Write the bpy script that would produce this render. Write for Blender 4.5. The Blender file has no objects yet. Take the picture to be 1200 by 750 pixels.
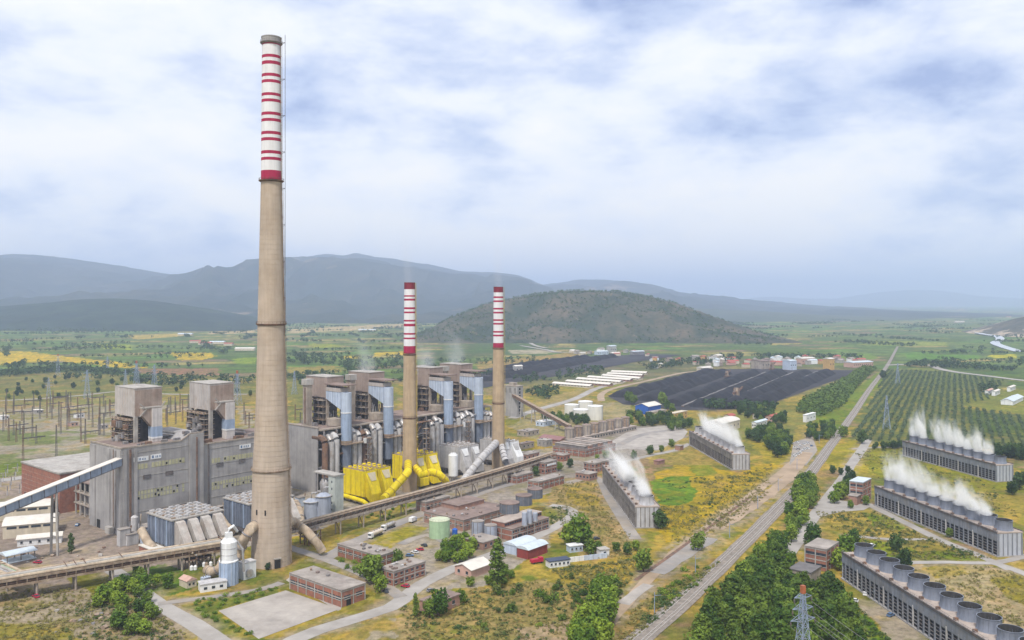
import bpy, math, random
import numpy as np
from mathutils import Vector, Matrix, Euler

# ------------------------------------------------------------------ camera, sky, sun, exposure
SC = bpy.context.scene
COL = SC.collection
CAM_H = 137.5            # drone height in metres
FOC = 1000.0             # focal length in photo pixels (photo 1200 px wide)
HOR = 352.0              # photo row of the horizon

cam_d = bpy.data.cameras.new('camera')
cam_d.sensor_width = 36.0
cam_d.lens = 36.0 * FOC / 1200.0
cam_d.shift_y = -(375.0 - HOR) / 1200.0
cam_d.clip_start = 1.0
cam_d.clip_end = 200000.0
cam = bpy.data.objects.new('camera', cam_d)
cam.location = (0, 0, CAM_H)
cam.rotation_euler = (math.radians(90), 0, 0)
COL.objects.link(cam)
SC.camera = cam

SUN_EL, SUN_AZ = math.radians(57), math.radians(196)     # azimuth from +Y clockwise
world = bpy.data.worlds.new('World')
SC.world = world
world.use_nodes = True

def build_world():
    nt = world.node_tree
    N, L = nt.nodes, nt.links
    N.clear()
    out = N.new('ShaderNodeOutputWorld')
    bg = N.new('ShaderNodeBackground')
    sky = N.new('ShaderNodeTexSky')
    sky.sky_type = 'NISHITA'
    sky.sun_disc = False
    sky.sun_elevation = SUN_EL
    sky.sun_rotation = SUN_AZ
    sky.air_density = 1.0
    sky.dust_density = 1.5
    tc = N.new('ShaderNodeTexCoord')
    sep = N.new('ShaderNodeSeparateXYZ')
    L.new(tc.outputs['Generated'], sep.inputs[0])
    def math_(op, a, b=None, c=None, clamp=False):
        n = N.new('ShaderNodeMath'); n.operation = op; n.use_clamp = clamp
        for i, v in enumerate((a, b, c)):
            if v is None: continue
            if isinstance(v, (int, float)): n.inputs[i].default_value = v
            else: L.new(v, n.inputs[i])
        return n.outputs[0]
    zc = math_('MAXIMUM', sep.outputs['Z'], 0.0)
    den = math_('ADD', zc, 0.42)
    px = math_('DIVIDE', sep.outputs['X'], den)
    py = math_('DIVIDE', sep.outputs['Y'], den)
    comb = N.new('ShaderNodeCombineXYZ')
    L.new(math_('MULTIPLY', math_('ADD', px, sep.outputs['X']), .8), comb.inputs[0]); L.new(math_('MULTIPLY', math_('ADD', py, sep.outputs['Y']), .8), comb.inputs[1]); L.new(math_('MULTIPLY', zc, 4.0), comb.inputs[2])
    def noise(scale, detail, rough, dist, off):
        mp = N.new('ShaderNodeMapping'); mp.inputs['Location'].default_value = off
        L.new(comb.outputs[0], mp.inputs[0])
        n = N.new('ShaderNodeTexNoise'); n.inputs['Scale'].default_value = scale
        n.inputs['Detail'].default_value = detail; n.inputs['Roughness'].default_value = rough
        n.inputs['Distortion'].default_value = dist
        L.new(mp.outputs[0], n.inputs['Vector'])
        return n.outputs[0]
    big = noise(1.3, 3, 0.5, 0.1, (3.1+7*5.3, 1.7+7*2.9, 7.7))
    mid = noise(3.0, 10, 0.57, 0.1, (7.3+7*3.7, 2.2+7*6.1, 7))
    s = math_('ADD', math_('MULTIPLY', big, 0.56), math_('MULTIPLY', mid, 0.56))
    ramp = N.new('ShaderNodeValToRGB')
    e = ramp.color_ramp.elements
    e[0].position = 0.42; e[0].color = (0.36, 0.45, 0.74, 1)
    e[1].position = 0.68; e[1].color = (0.99, 0.975, 0.955, 1)
    k = e.new(0.475); k.color = (0.56, 0.65, 0.88, 1)
    k = e.new(0.53); k.color = (0.72, 0.78, 0.93, 1)
    k = e.new(0.585); k.color = (0.87, 0.90, 0.97, 1)
    low = math_('MULTIPLY', math_('POWER', math_('SUBTRACT', 1.0, zc), 6.0), 0.10)
    s = math_('ADD', s, low)
    L.new(s, ramp.inputs[0])
    # the open sky between the clouds: Nishita at strength 0.1
    mul = N.new('ShaderNodeMix'); mul.data_type = 'RGBA'; mul.blend_type = 'MULTIPLY'
    mul.inputs[0].default_value = 1.0
    L.new(sky.outputs[0], mul.inputs[6]); mul.inputs[7].default_value = (0.09, 0.09, 0.09, 1)
    mix = N.new('ShaderNodeMix'); mix.data_type = 'RGBA'
    cover = N.new('ShaderNodeMapRange'); cover.inputs[1].default_value = 0.38; cover.inputs[2].default_value = 0.55
    cover.inputs[3].default_value = 0.78; cover.inputs[4].default_value = 0.97
    L.new(s, cover.inputs[0])
    L.new(cover.outputs[0], mix.inputs[0]); L.new(mul.outputs[2], mix.inputs[6]); L.new(ramp.outputs[0], mix.inputs[7])
    L.new(mix.outputs[2], bg.inputs[0])
    bg.inputs[1].default_value = 0.86
    L.new(bg.outputs[0], out.inputs[0])
build_world()
world.cycles.sampling_method = 'AUTOMATIC'

sun_d = bpy.data.lights.new('sun', 'SUN')
sun_d.energy = 2.9
sun_d.angle = math.radians(6)
sun_d.color = (1.0, 0.95, 0.87)
sun = bpy.data.objects.new('sun', sun_d)
sd = Vector((math.sin(SUN_AZ) * math.cos(SUN_EL), math.cos(SUN_AZ) * math.cos(SUN_EL), math.sin(SUN_EL)))
sun.rotation_euler = sd.to_track_quat('Z', 'Y').to_euler()
sun.location = (0, 0, 400)
COL.objects.link(sun)

vs = SC.view_settings
vs.view_transform = 'Standard'; vs.look = 'None'; vs.exposure = 0.44; vs.gamma = 1.0
vs.use_curve_mapping = False
SC.cycles.volume_bounces = 6
SC.cycles.max_bounces = 8
SC.cycles.diffuse_bounces = 2
SC.cycles.glossy_bounces = 2
SC.cycles.transparent_max_bounces = 12
SC.cycles.volume_max_steps = 64

# ------------------------------------------------------------------ helpers
R = random.Random(7)

def G(x, y, z=0.0):
    """photo pixel -> point of the place at height z"""
    Y = FOC * (CAM_H - z) / (y - HOR)
    return Vector(((x - 600.0) / FOC * Y, Y, z))

ANG = math.radians(50)                       # the plant's grid
UX, UY = math.cos(ANG), math.sin(ANG)
PO = Vector((-228.0, 498.0, 0))
def W(u, v, z=0.0):
    return Vector((PO.x + u * UX - v * UY, PO.y + u * UY + v * UX, z))

_perm = np.random.RandomState(3).rand(256, 256)
def vnoise(x, y):
    xi = np.floor(x).astype(int); yi = np.floor(y).astype(int)
    fx = x - xi; fy = y - yi
    fx = fx * fx * (3 - 2 * fx); fy = fy * fy * (3 - 2 * fy)
    a = _perm[xi & 255, yi & 255]; b = _perm[(xi + 1) & 255, yi & 255]
    c = _perm[xi & 255, (yi + 1) & 255]; d = _perm[(xi + 1) & 255, (yi + 1) & 255]
    return (a * (1 - fx) + b * fx) * (1 - fy) + (c * (1 - fx) + d * fx) * fy
def fbm(x, y, o=4):
    s = 0; a = 0.5; t = 0
    for i in range(o):
        s = s + a * vnoise(x * 2 ** i + 17.3 * i, y * 2 ** i + 9.1 * i); t += a; a *= 0.5
    return s / t

class MB:
    """collects shapes for ONE mesh object"""
    def __init__(s): s.v = []; s.f = []
    def add(s, vs_, fs):
        o = len(s.v); s.v.extend([tuple(p) for p in vs_]); s.f.extend([tuple(i + o for i in f) for f in fs]); return s
    def box(s, x0, x1, y0, y1, z0, z1):
        return s.add([(x0,y0,z0),(x1,y0,z0),(x1,y1,z0),(x0,y1,z0),(x0,y0,z1),(x1,y0,z1),(x1,y1,z1),(x0,y1,z1)],
                     [(0,3,2,1),(4,5,6,7),(0,1,5,4),(1,2,6,5),(2,3,7,6),(3,0,4,7)])
    def bar(s, a, b, w, h=None):
        a = Vector(a); b = Vector(b); h = h or w
        d = (b - a).normalized()
        up = Vector((0,0,1)) if abs(d.z) < 0.95 else Vector((1,0,0))
        r = d.cross(up).normalized() * w / 2; u = r.cross(d).normalized() * h / 2
        return s.add([a-r-u,a+r-u,a+r+u,a-r+u,b-r-u,b+r-u,b+r+u,b-r+u],
                     [(0,1,2,3),(7,6,5,4),(0,4,5,1),(1,5,6,2),(2,6,7,3),(3,7,4,0)])
    def prism(s, poly, axis, a, b):
        """poly of 2D points extruded along axis between a and b"""
        n = len(poly)
        def p(q, t):
            return {'x': (t, q[0], q[1]), 'y': (q[0], t, q[1]), 'z': (q[0], q[1], t)}[axis]
        vs_ = [p(q, a) for q in poly] + [p(q, b) for q in poly]
        fs = [tuple(range(n))[::-1], tuple(range(n, 2 * n))] + [(i, (i + 1) % n, n + (i + 1) % n, n + i) for i in range(n)]
        return s.add(vs_, fs)
    def lathe(s, prof, n=16, cx=0, cy=0, caps=True):
        vs_ = []; fs = []
        for r, z in prof:
            for i in range(n):
                a = 2 * math.pi * i / n
                vs_.append((cx + r * math.cos(a), cy + r * math.sin(a), z))
        for k in range(len(prof) - 1):
            for i in range(n):
                j = (i + 1) % n
                fs.append((k*n+i, k*n+j, (k+1)*n+j, (k+1)*n+i))
        if caps:
            fs.append(tuple(range(n))[::-1]); fs.append(tuple(range((len(prof)-1)*n, len(prof)*n)))
        return s.add(vs_, fs)
    def tube(s, path, r, n=10):
        path = [Vector(p) for p in path]; m = len(path)
        rr = r if isinstance(r, (list, tuple)) else [r] * m
        vs_ = []; fs = []
        for k, p in enumerate(path):
            d = (path[min(k+1, m-1)] - path[max(k-1, 0)]).normalized()
            up = Vector((0,0,1)) if abs(d.z) < 0.92 else Vector((0,1,0))
            x = d.cross(up).normalized(); y = x.cross(d).normalized()
            for i in range(n):
                a = 2 * math.pi * i / n
                vs_.append(p + x * math.cos(a) * rr[k] + y * math.sin(a) * rr[k])
        for k in range(m - 1):
            for i in range(n):
                j = (i + 1) % n
                fs.append((k*n+i, k*n+j, (k+1)*n+j, (k+1)*n+i))
        fs.append(tuple(range(n))[::-1]); fs.append(tuple(range((m-1)*n, m*n)))
        return s.add(vs_, fs)
    def mesh(s, name, m=None, smooth=False):
        me = bpy.data.meshes.new(name)
        me.from_pydata(s.v, [], s.f)
        if m: me.materials.append(m)
        if smooth:
            me.shade_smooth()
            try: me.set_sharp_from_angle(angle=math.radians(35))
            except Exception: pass
        me.update()
        return me
    def build(s, name, m, parent=None, smooth=False, loc=None):
        return put(name, s.mesh(name, m, smooth), parent, loc)

def put(name, me, parent=None, loc=None, rz=0.0, sc=None):
    o = bpy.data.objects.new(name, me)
    COL.objects.link(o)
    if parent is not None: o.parent = parent
    if loc is not None: o.location = loc
    if rz: o.rotation_euler = (0, 0, rz)
    if sc is not None: o.scale = sc
    return o

def tag(o, label, cat, group=None):
    o['label'] = label; o['category'] = cat
    if group: o['group'] = group
    return o
def thing(name, label, cat, loc=(0,0,0), rz=0.0, group=None):
    o = bpy.data.objects.new(name, None)
    o.empty_display_size = 1.0
    COL.objects.link(o)
    o.location = loc; o.rotation_euler = (0, 0, rz)
    return tag(o, label, cat, group)
def struct(o):
    o['kind'] = 'structure'; return o
def stuff(o):
    o['kind'] = 'stuff'; return o

# ------------------------------------------------------------------ materials
_mats = {}
def mat(name, c, rough=0.85, var=0.25, scale=0.25, streak=0.0, metal=0.0, tint=None, spec=0.3, bump=0.0):
    if name in _mats: return _mats[name]
    m = bpy.data.materials.new(name); m.use_nodes = True
    nt = m.node_tree; N, L = nt.nodes, nt.links
    b = N['Principled BSDF']
    b.inputs['Roughness'].default_value = rough
    b.inputs['Metallic'].default_value = metal
    b.inputs['Specular IOR Level'].default_value = spec
    geo = N.new('ShaderNodeNewGeometry')
    n1 = N.new('ShaderNodeTexNoise'); n1.inputs['Scale'].default_value = scale
    n1.inputs['Detail'].default_value = 6; n1.inputs['Roughness'].default_value = 0.62
    L.new(geo.outputs['Position'], n1.inputs['Vector'])
    mr = N.new('ShaderNodeMapRange')
    mr.inputs[1].default_value = 0.3; mr.inputs[2].default_value = 0.7
    mr.inputs[3].default_value = 1 - var; mr.inputs[4].default_value = 1 + var
    L.new(n1.outputs[0], mr.inputs[0])
    fac = mr.outputs[0]
    if streak:
        mp = N.new('ShaderNodeMapping'); mp.inputs['Scale'].default_value = (1, 1, 0.06)
        L.new(geo.outputs['Position'], mp.inputs[0])
        n2 = N.new('ShaderNodeTexNoise'); n2.inputs['Scale'].default_value = 0.55
        n2.inputs['Detail'].default_value = 5; n2.inputs['Roughness'].default_value = 0.7
        L.new(mp.outputs[0], n2.inputs['Vector'])
        m2 = N.new('ShaderNodeMapRange'); m2.inputs[1].default_value = 0.32; m2.inputs[2].default_value = 0.68
        m2.inputs[3].default_value = 1 - streak; m2.inputs[4].default_value = 1 + streak * 0.6
        L.new(n2.outputs[0], m2.inputs[0])
        mm = N.new('ShaderNodeMath'); mm.operation = 'MULTIPLY'
        L.new(fac, mm.inputs[0]); L.new(m2.outputs[0], mm.inputs[1]); fac = mm.outputs[0]
    vm = N.new('ShaderNodeVectorMath'); vm.operation = 'SCALE'
    src = N.new('ShaderNodeRGB'); src.outputs[0].default_value = (*c, 1)
    col = src.outputs[0]
    if tint:
        n3 = N.new('ShaderNodeTexNoise'); n3.inputs['Scale'].default_value = scale * 0.6
        n3.inputs['Detail'].default_value = 5; n3.inputs['Roughness'].default_value = 0.65
        mp3 = N.new('ShaderNodeMapping'); mp3.inputs['Location'].default_value = (31, 12, 5)
        L.new(geo.outputs['Position'], mp3.inputs[0]); L.new(mp3.outputs[0], n3.inputs['Vector'])
        m3 = N.new('ShaderNodeMapRange'); m3.inputs[1].default_value = 0.44; m3.inputs[2].default_value = 0.66
        L.new(n3.outputs[0], m3.inputs[0])
        mx = N.new('ShaderNodeMix'); mx.data_type = 'RGBA'
        L.new(m3.outputs[0], mx.inputs[0]); L.new(col, mx.inputs[6]); mx.inputs[7].default_value = (*tint, 1)
        col = mx.outputs[2]
    L.new(col, vm.inputs[0]); L.new(fac, vm.inputs['Scale'])
    L.new(vm.outputs[0], b.inputs['Base Color'])
    if bump:
        bp = N.new('ShaderNodeBump'); bp.inputs['Strength'].default_value = bump; bp.inputs['Distance'].default_value = 0.5
        L.new(n1.outputs[0], bp.inputs['Height']); L.new(bp.outputs[0], b.inputs['Normal'])
    _mats[name] = m
    return m

CONC   = mat('concrete_grey', (0.345,0.328,0.32), 0.9, 0.14, 0.12, 0.18, tint=(0.285,0.27,0.265))
CONCD  = mat('concrete_dark', (0.215,0.20,0.195), 0.9, 0.22, 0.2, 0.22, tint=(0.165,0.145,0.14))
CONCL  = mat('concrete_light', (0.40,0.375,0.345), 0.9, 0.2, 0.2, 0.2, tint=(0.31,0.28,0.25))
CONCW  = mat('concrete_warm', (0.37,0.315,0.26), 0.9, 0.2, 0.2, 0.25, tint=(0.28,0.235,0.2))
CHIM   = mat('chimney_concrete', (0.46,0.375,0.30), 0.9, 0.10, 0.1, 0.12, tint=(0.41,0.32,0.24))
CHIMB  = mat('chimney_concrete_tan', (0.45,0.335,0.215), 0.9, 0.12, 0.15, 0.16, tint=(0.38,0.285,0.19))
RED    = mat('band_red', (0.36,0.012,0.06), 0.7, 0.15, 0.3, 0.15)
REDD   = mat('band_red_sooty', (0.20,0.02,0.035), 0.7, 0.15, 0.3, 0.2)
WHITEB = mat('band_white', (0.72,0.71,0.72), 0.7, 0.08, 0.2, 0.12)
RUST   = mat('rusty_steel', (0.20,0.115,0.075), 0.8, 0.35, 0.5, 0.2, tint=(0.10,0.07,0.055))
RUSTL  = mat('pale_rusty_steel', (0.33,0.255,0.19), 0.8, 0.3, 0.4, 0.2, tint=(0.22,0.14,0.09))
STEEL  = mat('dark_steel', (0.10,0.095,0.10), 0.6, 0.3, 0.5, 0.2, tint=(0.14,0.10,0.085))
STEELM = mat('grey_steel', (0.24,0.235,0.25), 0.6, 0.3, 0.4, 0.25, tint=(0.20,0.16,0.14))
BLUE   = mat('blue_cladding', (0.31,0.385,0.51), 0.6, 0.12, 0.3, 0.22)
BLUEP  = mat('pale_blue_cladding', (0.46,0.525,0.63), 0.6, 0.1, 0.3, 0.22)
BROWN  = mat('brown_cladding', (0.33,0.26,0.225), 0.8, 0.12, 0.2, 0.16, tint=(0.28,0.215,0.185))
BOXL   = mat('weathered_cladding', (0.46,0.42,0.395), 0.8, 0.12, 0.2, 0.18, tint=(0.40,0.335,0.29))
YEL    = mat('yellow_paint', (0.78,0.61,0.0), 0.55, 0.1, 0.3, 0.2, tint=(0.68,0.50,0.01))
YELD   = mat('yellow_paint_worn', (0.56,0.40,0.02), 0.7, 0.25, 0.5, 0.2, tint=(0.30,0.19,0.06))
CREAM  = mat('cream_panel', (0.62,0.54,0.38), 0.7, 0.1, 0.3, 0.15)
GREYP  = mat('grey_panel', (0.46,0.445,0.44), 0.7, 0.15, 0.3, 0.25)
WHITE  = mat('white_paint', (0.72,0.72,0.72), 0.6, 0.1, 0.3, 0.15)
SLATE  = mat('slate_blue_panel', (0.155,0.18,0.235), 0.6, 0.2, 0.3, 0.3)
SILV   = mat('silver_pipe', (0.47,0.46,0.46), 0.45, 0.2, 0.4, 0.2, metal=0.35, tint=(0.36,0.31,0.27))
TANP   = mat('tan_pipe', (0.46,0.37,0.27), 0.7, 0.2, 0.3, 0.2, tint=(0.36,0.27,0.19))
BRICK  = mat('red_brick', (0.30,0.125,0.082), 0.9, 0.22, 0.5, 0.12, tint=(0.25,0.13,0.10))
BRICKL = mat('pale_brick', (0.34,0.19,0.14), 0.9, 0.22, 0.5, 0.12, tint=(0.27,0.18,0.15))
ROOFG  = mat('roof_felt', (0.31,0.275,0.245), 0.95, 0.3, 0.15, 0, tint=(0.23,0.195,0.175))
ROOFB  = mat('roof_brown', (0.235,0.175,0.15), 0.95, 0.25, 0.15, 0, tint=(0.19,0.14,0.125))
ROOFW  = mat('roof_white', (0.62,0.58,0.52), 0.7, 0.12, 0.2, 0.05)
ROOFS  = mat('roof_silver', (0.52,0.58,0.63), 0.5, 0.12, 0.2, 0.1)
ROOFM  = mat('roof_maroon', (0.25,0.135,0.13), 0.9, 0.15, 0.2)
GLASS  = mat('window_glass', (0.035,0.045,0.06), 0.25, 0.4, 0.6, spec=0.5)
GLASSY = mat('aged_glass_block', (0.42,0.40,0.25), 0.5, 0.2, 0.5, 0.15)
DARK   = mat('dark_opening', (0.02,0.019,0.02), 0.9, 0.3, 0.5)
CORE   = mat('wet_fill', (0.035,0.037,0.043), 0.9, 0.4, 0.5)
TOWER  = mat('cooling_tower_concrete', (0.205,0.22,0.255), 0.85, 0.15, 0.25, 0.25, tint=(0.21,0.205,0.21))
TOWERB = mat('cooling_tower_weathered', (0.235,0.215,0.20), 0.9, 0.25, 0.3, 0.3, tint=(0.16,0.14,0.13))
DECK   = mat('deck_concrete', (0.40,0.335,0.29), 0.9, 0.2, 0.3, 0, tint=(0.30,0.245,0.215))
STACK  = mat('stack_fibre', (0.19,0.21,0.26), 0.6, 0.1, 0.3, 0.2)
STACKW = mat('stack_pale', (0.44,0.435,0.45), 0.6, 0.15, 0.3, 0.25)
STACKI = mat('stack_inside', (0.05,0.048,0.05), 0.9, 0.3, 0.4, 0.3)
ASPH   = mat('road_asphalt', (0.35,0.325,0.30), 0.95, 0.15, 0.08, 0, tint=(0.28,0.255,0.23))
ASPHD  = mat('road_old', (0.26,0.24,0.225), 0.95, 0.2, 0.08, 0, tint=(0.32,0.27,0.215))
DIRT   = mat('dirt_track', (0.35,0.26,0.18), 0.95, 0.22, 0.06, 0, tint=(0.29,0.22,0.15))
SLAB   = mat('concrete_slab', (0.37,0.335,0.30), 0.95, 0.2, 0.1, 0, tint=(0.29,0.26,0.235))
BALL   = mat('ballast', (0.245,0.21,0.18), 0.95, 0.28, 0.4, 0, tint=(0.19,0.165,0.14))
RAIL   = mat('rail_steel', (0.50,0.46,0.42), 0.5, 0.2, 0.5, 0, metal=0.3)
SLEEP  = mat('sleeper', (0.30,0.27,0.24), 0.9, 0.2, 0.5)
COAL   = mat('coal', (0.009,0.009,0.013), 0.9, 0.4, 0.04, 0, tint=(0.016,0.014,0.018))
COALG  = mat('coal_dust_ground', (0.028,0.026,0.032), 0.95, 0.35, 0.02, 0, tint=(0.05,0.045,0.046))
WATER  = mat('river_water', (0.50,0.52,0.55), 0.3, 0.1, 0.01)
GREEN  = mat('green_paint', (0.36,0.50,0.31), 0.7, 0.12, 0.3, 0.2)
BLUEV  = mat('vivid_blue', (0.02,0.10,0.42), 0.6, 0.1, 0.3, 0.1)
REDV   = mat('vehicle_red', (0.42,0.02,0.05), 0.5, 0.1, 0.5)
CARW   = mat('vehicle_white', (0.72,0.72,0.72), 0.4, 0.05, 0.5)
CARD   = mat('vehicle_dark', (0.05,0.055,0.065), 0.4, 0.2, 0.5)
CARB   = mat('vehicle_blue', (0.10,0.17,0.30), 0.4, 0.2, 0.5)
TYRE   = mat('tyre', (0.02,0.02,0.02), 0.9, 0.2, 0.5)
PYL    = mat('pylon_steel', (0.30,0.36,0.50), 0.5, 0.15, 0.5, metal=0.2)
PYLO   = mat('pylon_orange', (0.36,0.11,0.05), 0.6, 0.15, 0.5)
ORANGE = mat('ochre_plaster', (0.52,0.33,0.12), 0.9, 0.12, 0.2, 0.1)
BEIGE  = mat('beige_plaster', (0.56,0.49,0.38), 0.9, 0.12, 0.2, 0.12)
PINK   = mat('pink_plaster', (0.50,0.32,0.26), 0.9, 0.12, 0.2, 0.1)
TILE   = mat('tile_red', (0.36,0.10,0.08), 0.9, 0.15, 0.3)
BARK   = mat('bark', (0.10,0.07,0.045), 0.95, 0.3, 1.0)

def leaf(name, c, c2, trans=0.13):
    if name in _mats: return _mats[name]
    m = bpy.data.materials.new(name); m.use_nodes = True
    nt = m.node_tree; N, L = nt.nodes, nt.links
    b = N['Principled BSDF']; b.inputs['Roughness'].default_value = 0.7; b.inputs['Specular IOR Level'].default_value = 0.15
    geo = N.new('ShaderNodeNewGeometry'); oi = N.new('ShaderNodeObjectInfo')
    n1 = N.new('ShaderNodeTexNoise'); n1.inputs['Scale'].default_value = 0.35; n1.inputs['Detail'].default_value = 4
    L.new(geo.outputs['Position'], n1.inputs['Vector'])
    ad = N.new('ShaderNodeMath'); ad.operation = 'ADD'
    ml = N.new('ShaderNodeMath'); ml.operation = 'MULTIPLY_ADD'; ml.inputs[1].default_value = 0.5; ml.inputs[2].default_value = -0.25
    L.new(oi.outputs['Random'], ml.inputs[0]); L.new(ml.outputs[0], ad.inputs[0]); L.new(n1.outputs[0], ad.inputs[1])
    rp = N.new('ShaderNodeMapRange'); rp.inputs[1].default_value = 0.3; rp.inputs[2].default_value = 0.72
    L.new(ad.outputs[0], rp.inputs[0])
    mx = N.new('ShaderNodeMix'); mx.data_type = 'RGBA'
    mx.inputs[6].default_value = (*c, 1); mx.inputs[7].default_value = (*c2, 1)
    L.new(rp.outputs[0], mx.inputs[0]); L.new(mx.outputs[2], b.inputs['Base Color'])
    tr = N.new('ShaderNodeBsdfTranslucent'); L.new(mx.outputs[2], tr.inputs[0])
    ms = N.new('ShaderNodeMixShader'); ms.inputs[0].default_value = trans
    L.new(b.outputs[0], ms.inputs[1]); L.new(tr.outputs[0], ms.inputs[2])
    L.new(ms.outputs[0], N['Material Output'].inputs[0])
    _mats[name] = m
    return m
LPINE = leaf('leaf_pine', (0.042,0.088,0.012), (0.135,0.195,0.026))
LBRIG = leaf('leaf_bright', (0.080,0.150,0.014), (0.230,0.310,0.032))
LDARK = leaf('leaf_dark', (0.026,0.058,0.018), (0.070,0.120,0.030))
LMID  = leaf('leaf_mid', (0.050,0.105,0.014), (0.160,0.230,0.030))
LOLIV = leaf('leaf_olive', (0.085,0.125,0.062), (0.155,0.195,0.095))
LBUSH = leaf('leaf_bush', (0.055,0.095,0.022), (0.150,0.185,0.045))

# ------------------------------------------------------------------ ground
def dict_(*a, **k): return a, k
ROADS = [
    dict_('road', [(110,655),(133,669),(160,688),(187,709),(227,731),(262,756),(300,785)], (8,9), ASPH, 0.08, wob=.05),
    dict_('road', [(185,708),(215,704),(262,698),(305,691),(330,683)], 5, ASPHD, 0.12, wob=.05),
    dict_('road', [(290,790),(345,750),(400,730),(457,712),(478,697),(495,684),(529,667),(560,656),(590,645),(630,628),(660,612),(672,602),(664,595),(645,592)], (9,7), ASPH, 0.08, wob=.05),
    dict_('road', [(322,636),(353,646),(400,662),(440,680),(470,700)], 6.5, ASPHD, 0.12, wob=.05),
    dict_('road', [(380,655),(420,633),(460,616),(500,600),(540,586),(580,572),(620,562)], 9, ASPHD, 0.10, wob=.04),
    dict_('road', [(470,638),(500,627),(530,640),(545,658)], 6, ASPHD, 0.14, wob=.05),
    dict_('road', [(664,566),(700,560),(712,580),(728,606),(745,632)], 7, ASPHD, 0.10, wob=.05),
    dict_('road', [(-40,475),(0,470),(50,467),(100,463),(140,459),(200,462),(290,462)], 9, ASPH, 0.20),
    dict_('path', [(-40,567),(0,563),(40,558),(60,556)], 14, ASPH, 0.10, wob=.05),
    dict_('path', [(600,490),(630,480),(672,468),(700,455),(735,446),(748,440)], 12, ASPH, 0.15, wob=.05),
    dict_('path', [(705,470),(705,462),(720,455),(760,446),(800,437),(830,434)], 10, DIRT, 0.2, wob=.1),
    dict_('path', [(700,545),(735,540),(765,533),(790,528),(808,520)], 6, ASPH, 0.10, wob=.08),
    dict_('path', [(720,525),(745,512),(770,506),(800,503)], 9, ASPHD, 0.12, wob=.08),
    dict_('road', [(905,672),(930,640),(945,618),(962,594),(985,565),(997,545),(1010,527),(1017,515)], 8, ASPH, 0.10, wob=.05),
    dict_('path', [(1015,590),(1060,612),(1100,632),(1140,648),(1185,668)], 6, ASPH, 0.10, wob=.08),
    dict_('path', [(990,627),(1040,632),(1085,632)], 4, ASPH, 0.12, wob=.1),
    dict_('path', [(1050,660),(1110,659),(1165,660),(1200,652),(1250,640)], 5, ASPH, 0.14, wob=.1),
    dict_('path', [(1165,660),(1200,672),(1240,690)], 6, ASPH, 0.12, wob=.1),
    dict_('path', [(980,705),(995,722),(1005,752),(1010,790)], (4,5), DIRT, 0.1, wob=.1),
    dict_('path', [(1000,526),(1035,524),(1062,524)], 5, ASPH, 0.14),
    dict_('path', [(1180,560),(1210,556),(1250,552)], 5, ASPH, 0.12),
    dict_('path', [(1192,526),(1230,528),(1260,530)], 6, ASPH, 0.14),
    dict_('road', [(1040,428),(1065,427),(1090,428),(1100,432),(1120,436),(1160,441),(1200,446),(1260,452)], 16, CONCL, 0.3),
    dict_('dirt_track', [(700,745),(735,707),(766,672),(800,640),(850,603),(895,570),(930,542),(945,525),(950,505)], (5,8), DIRT, 0.08, wob=.25),
    dict_('dirt_track', [(770,672),(800,650),(830,630)], (9,13), ASPHD, 0.12, wob=.2),
    dict_('dirt_track', [(745,680),(790,648),(845,608),(880,582)], 2.2, RUST, 0.16),
    dict_('dirt_track', [(840,620),(870,602),(900,580),(925,558),(945,530)], (7,12), DIRT, 0.14, wob=.2),
    dict_('dirt_track', [(730,708),(750,692),(760,685)], 6, SLAB, 0.12, wob=.1),
    dict_('path', [(805,775),(822,740),(838,712)], 2.2, ASPH, 0.12),
    dict_('path', [(610,405),(640,410),(655,413),(690,412)], 12, CONCL, 0.3),
    dict_('path', [(640,408),(625,404),(614,396)], 12, CONCL, 0.5),
]
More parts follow.
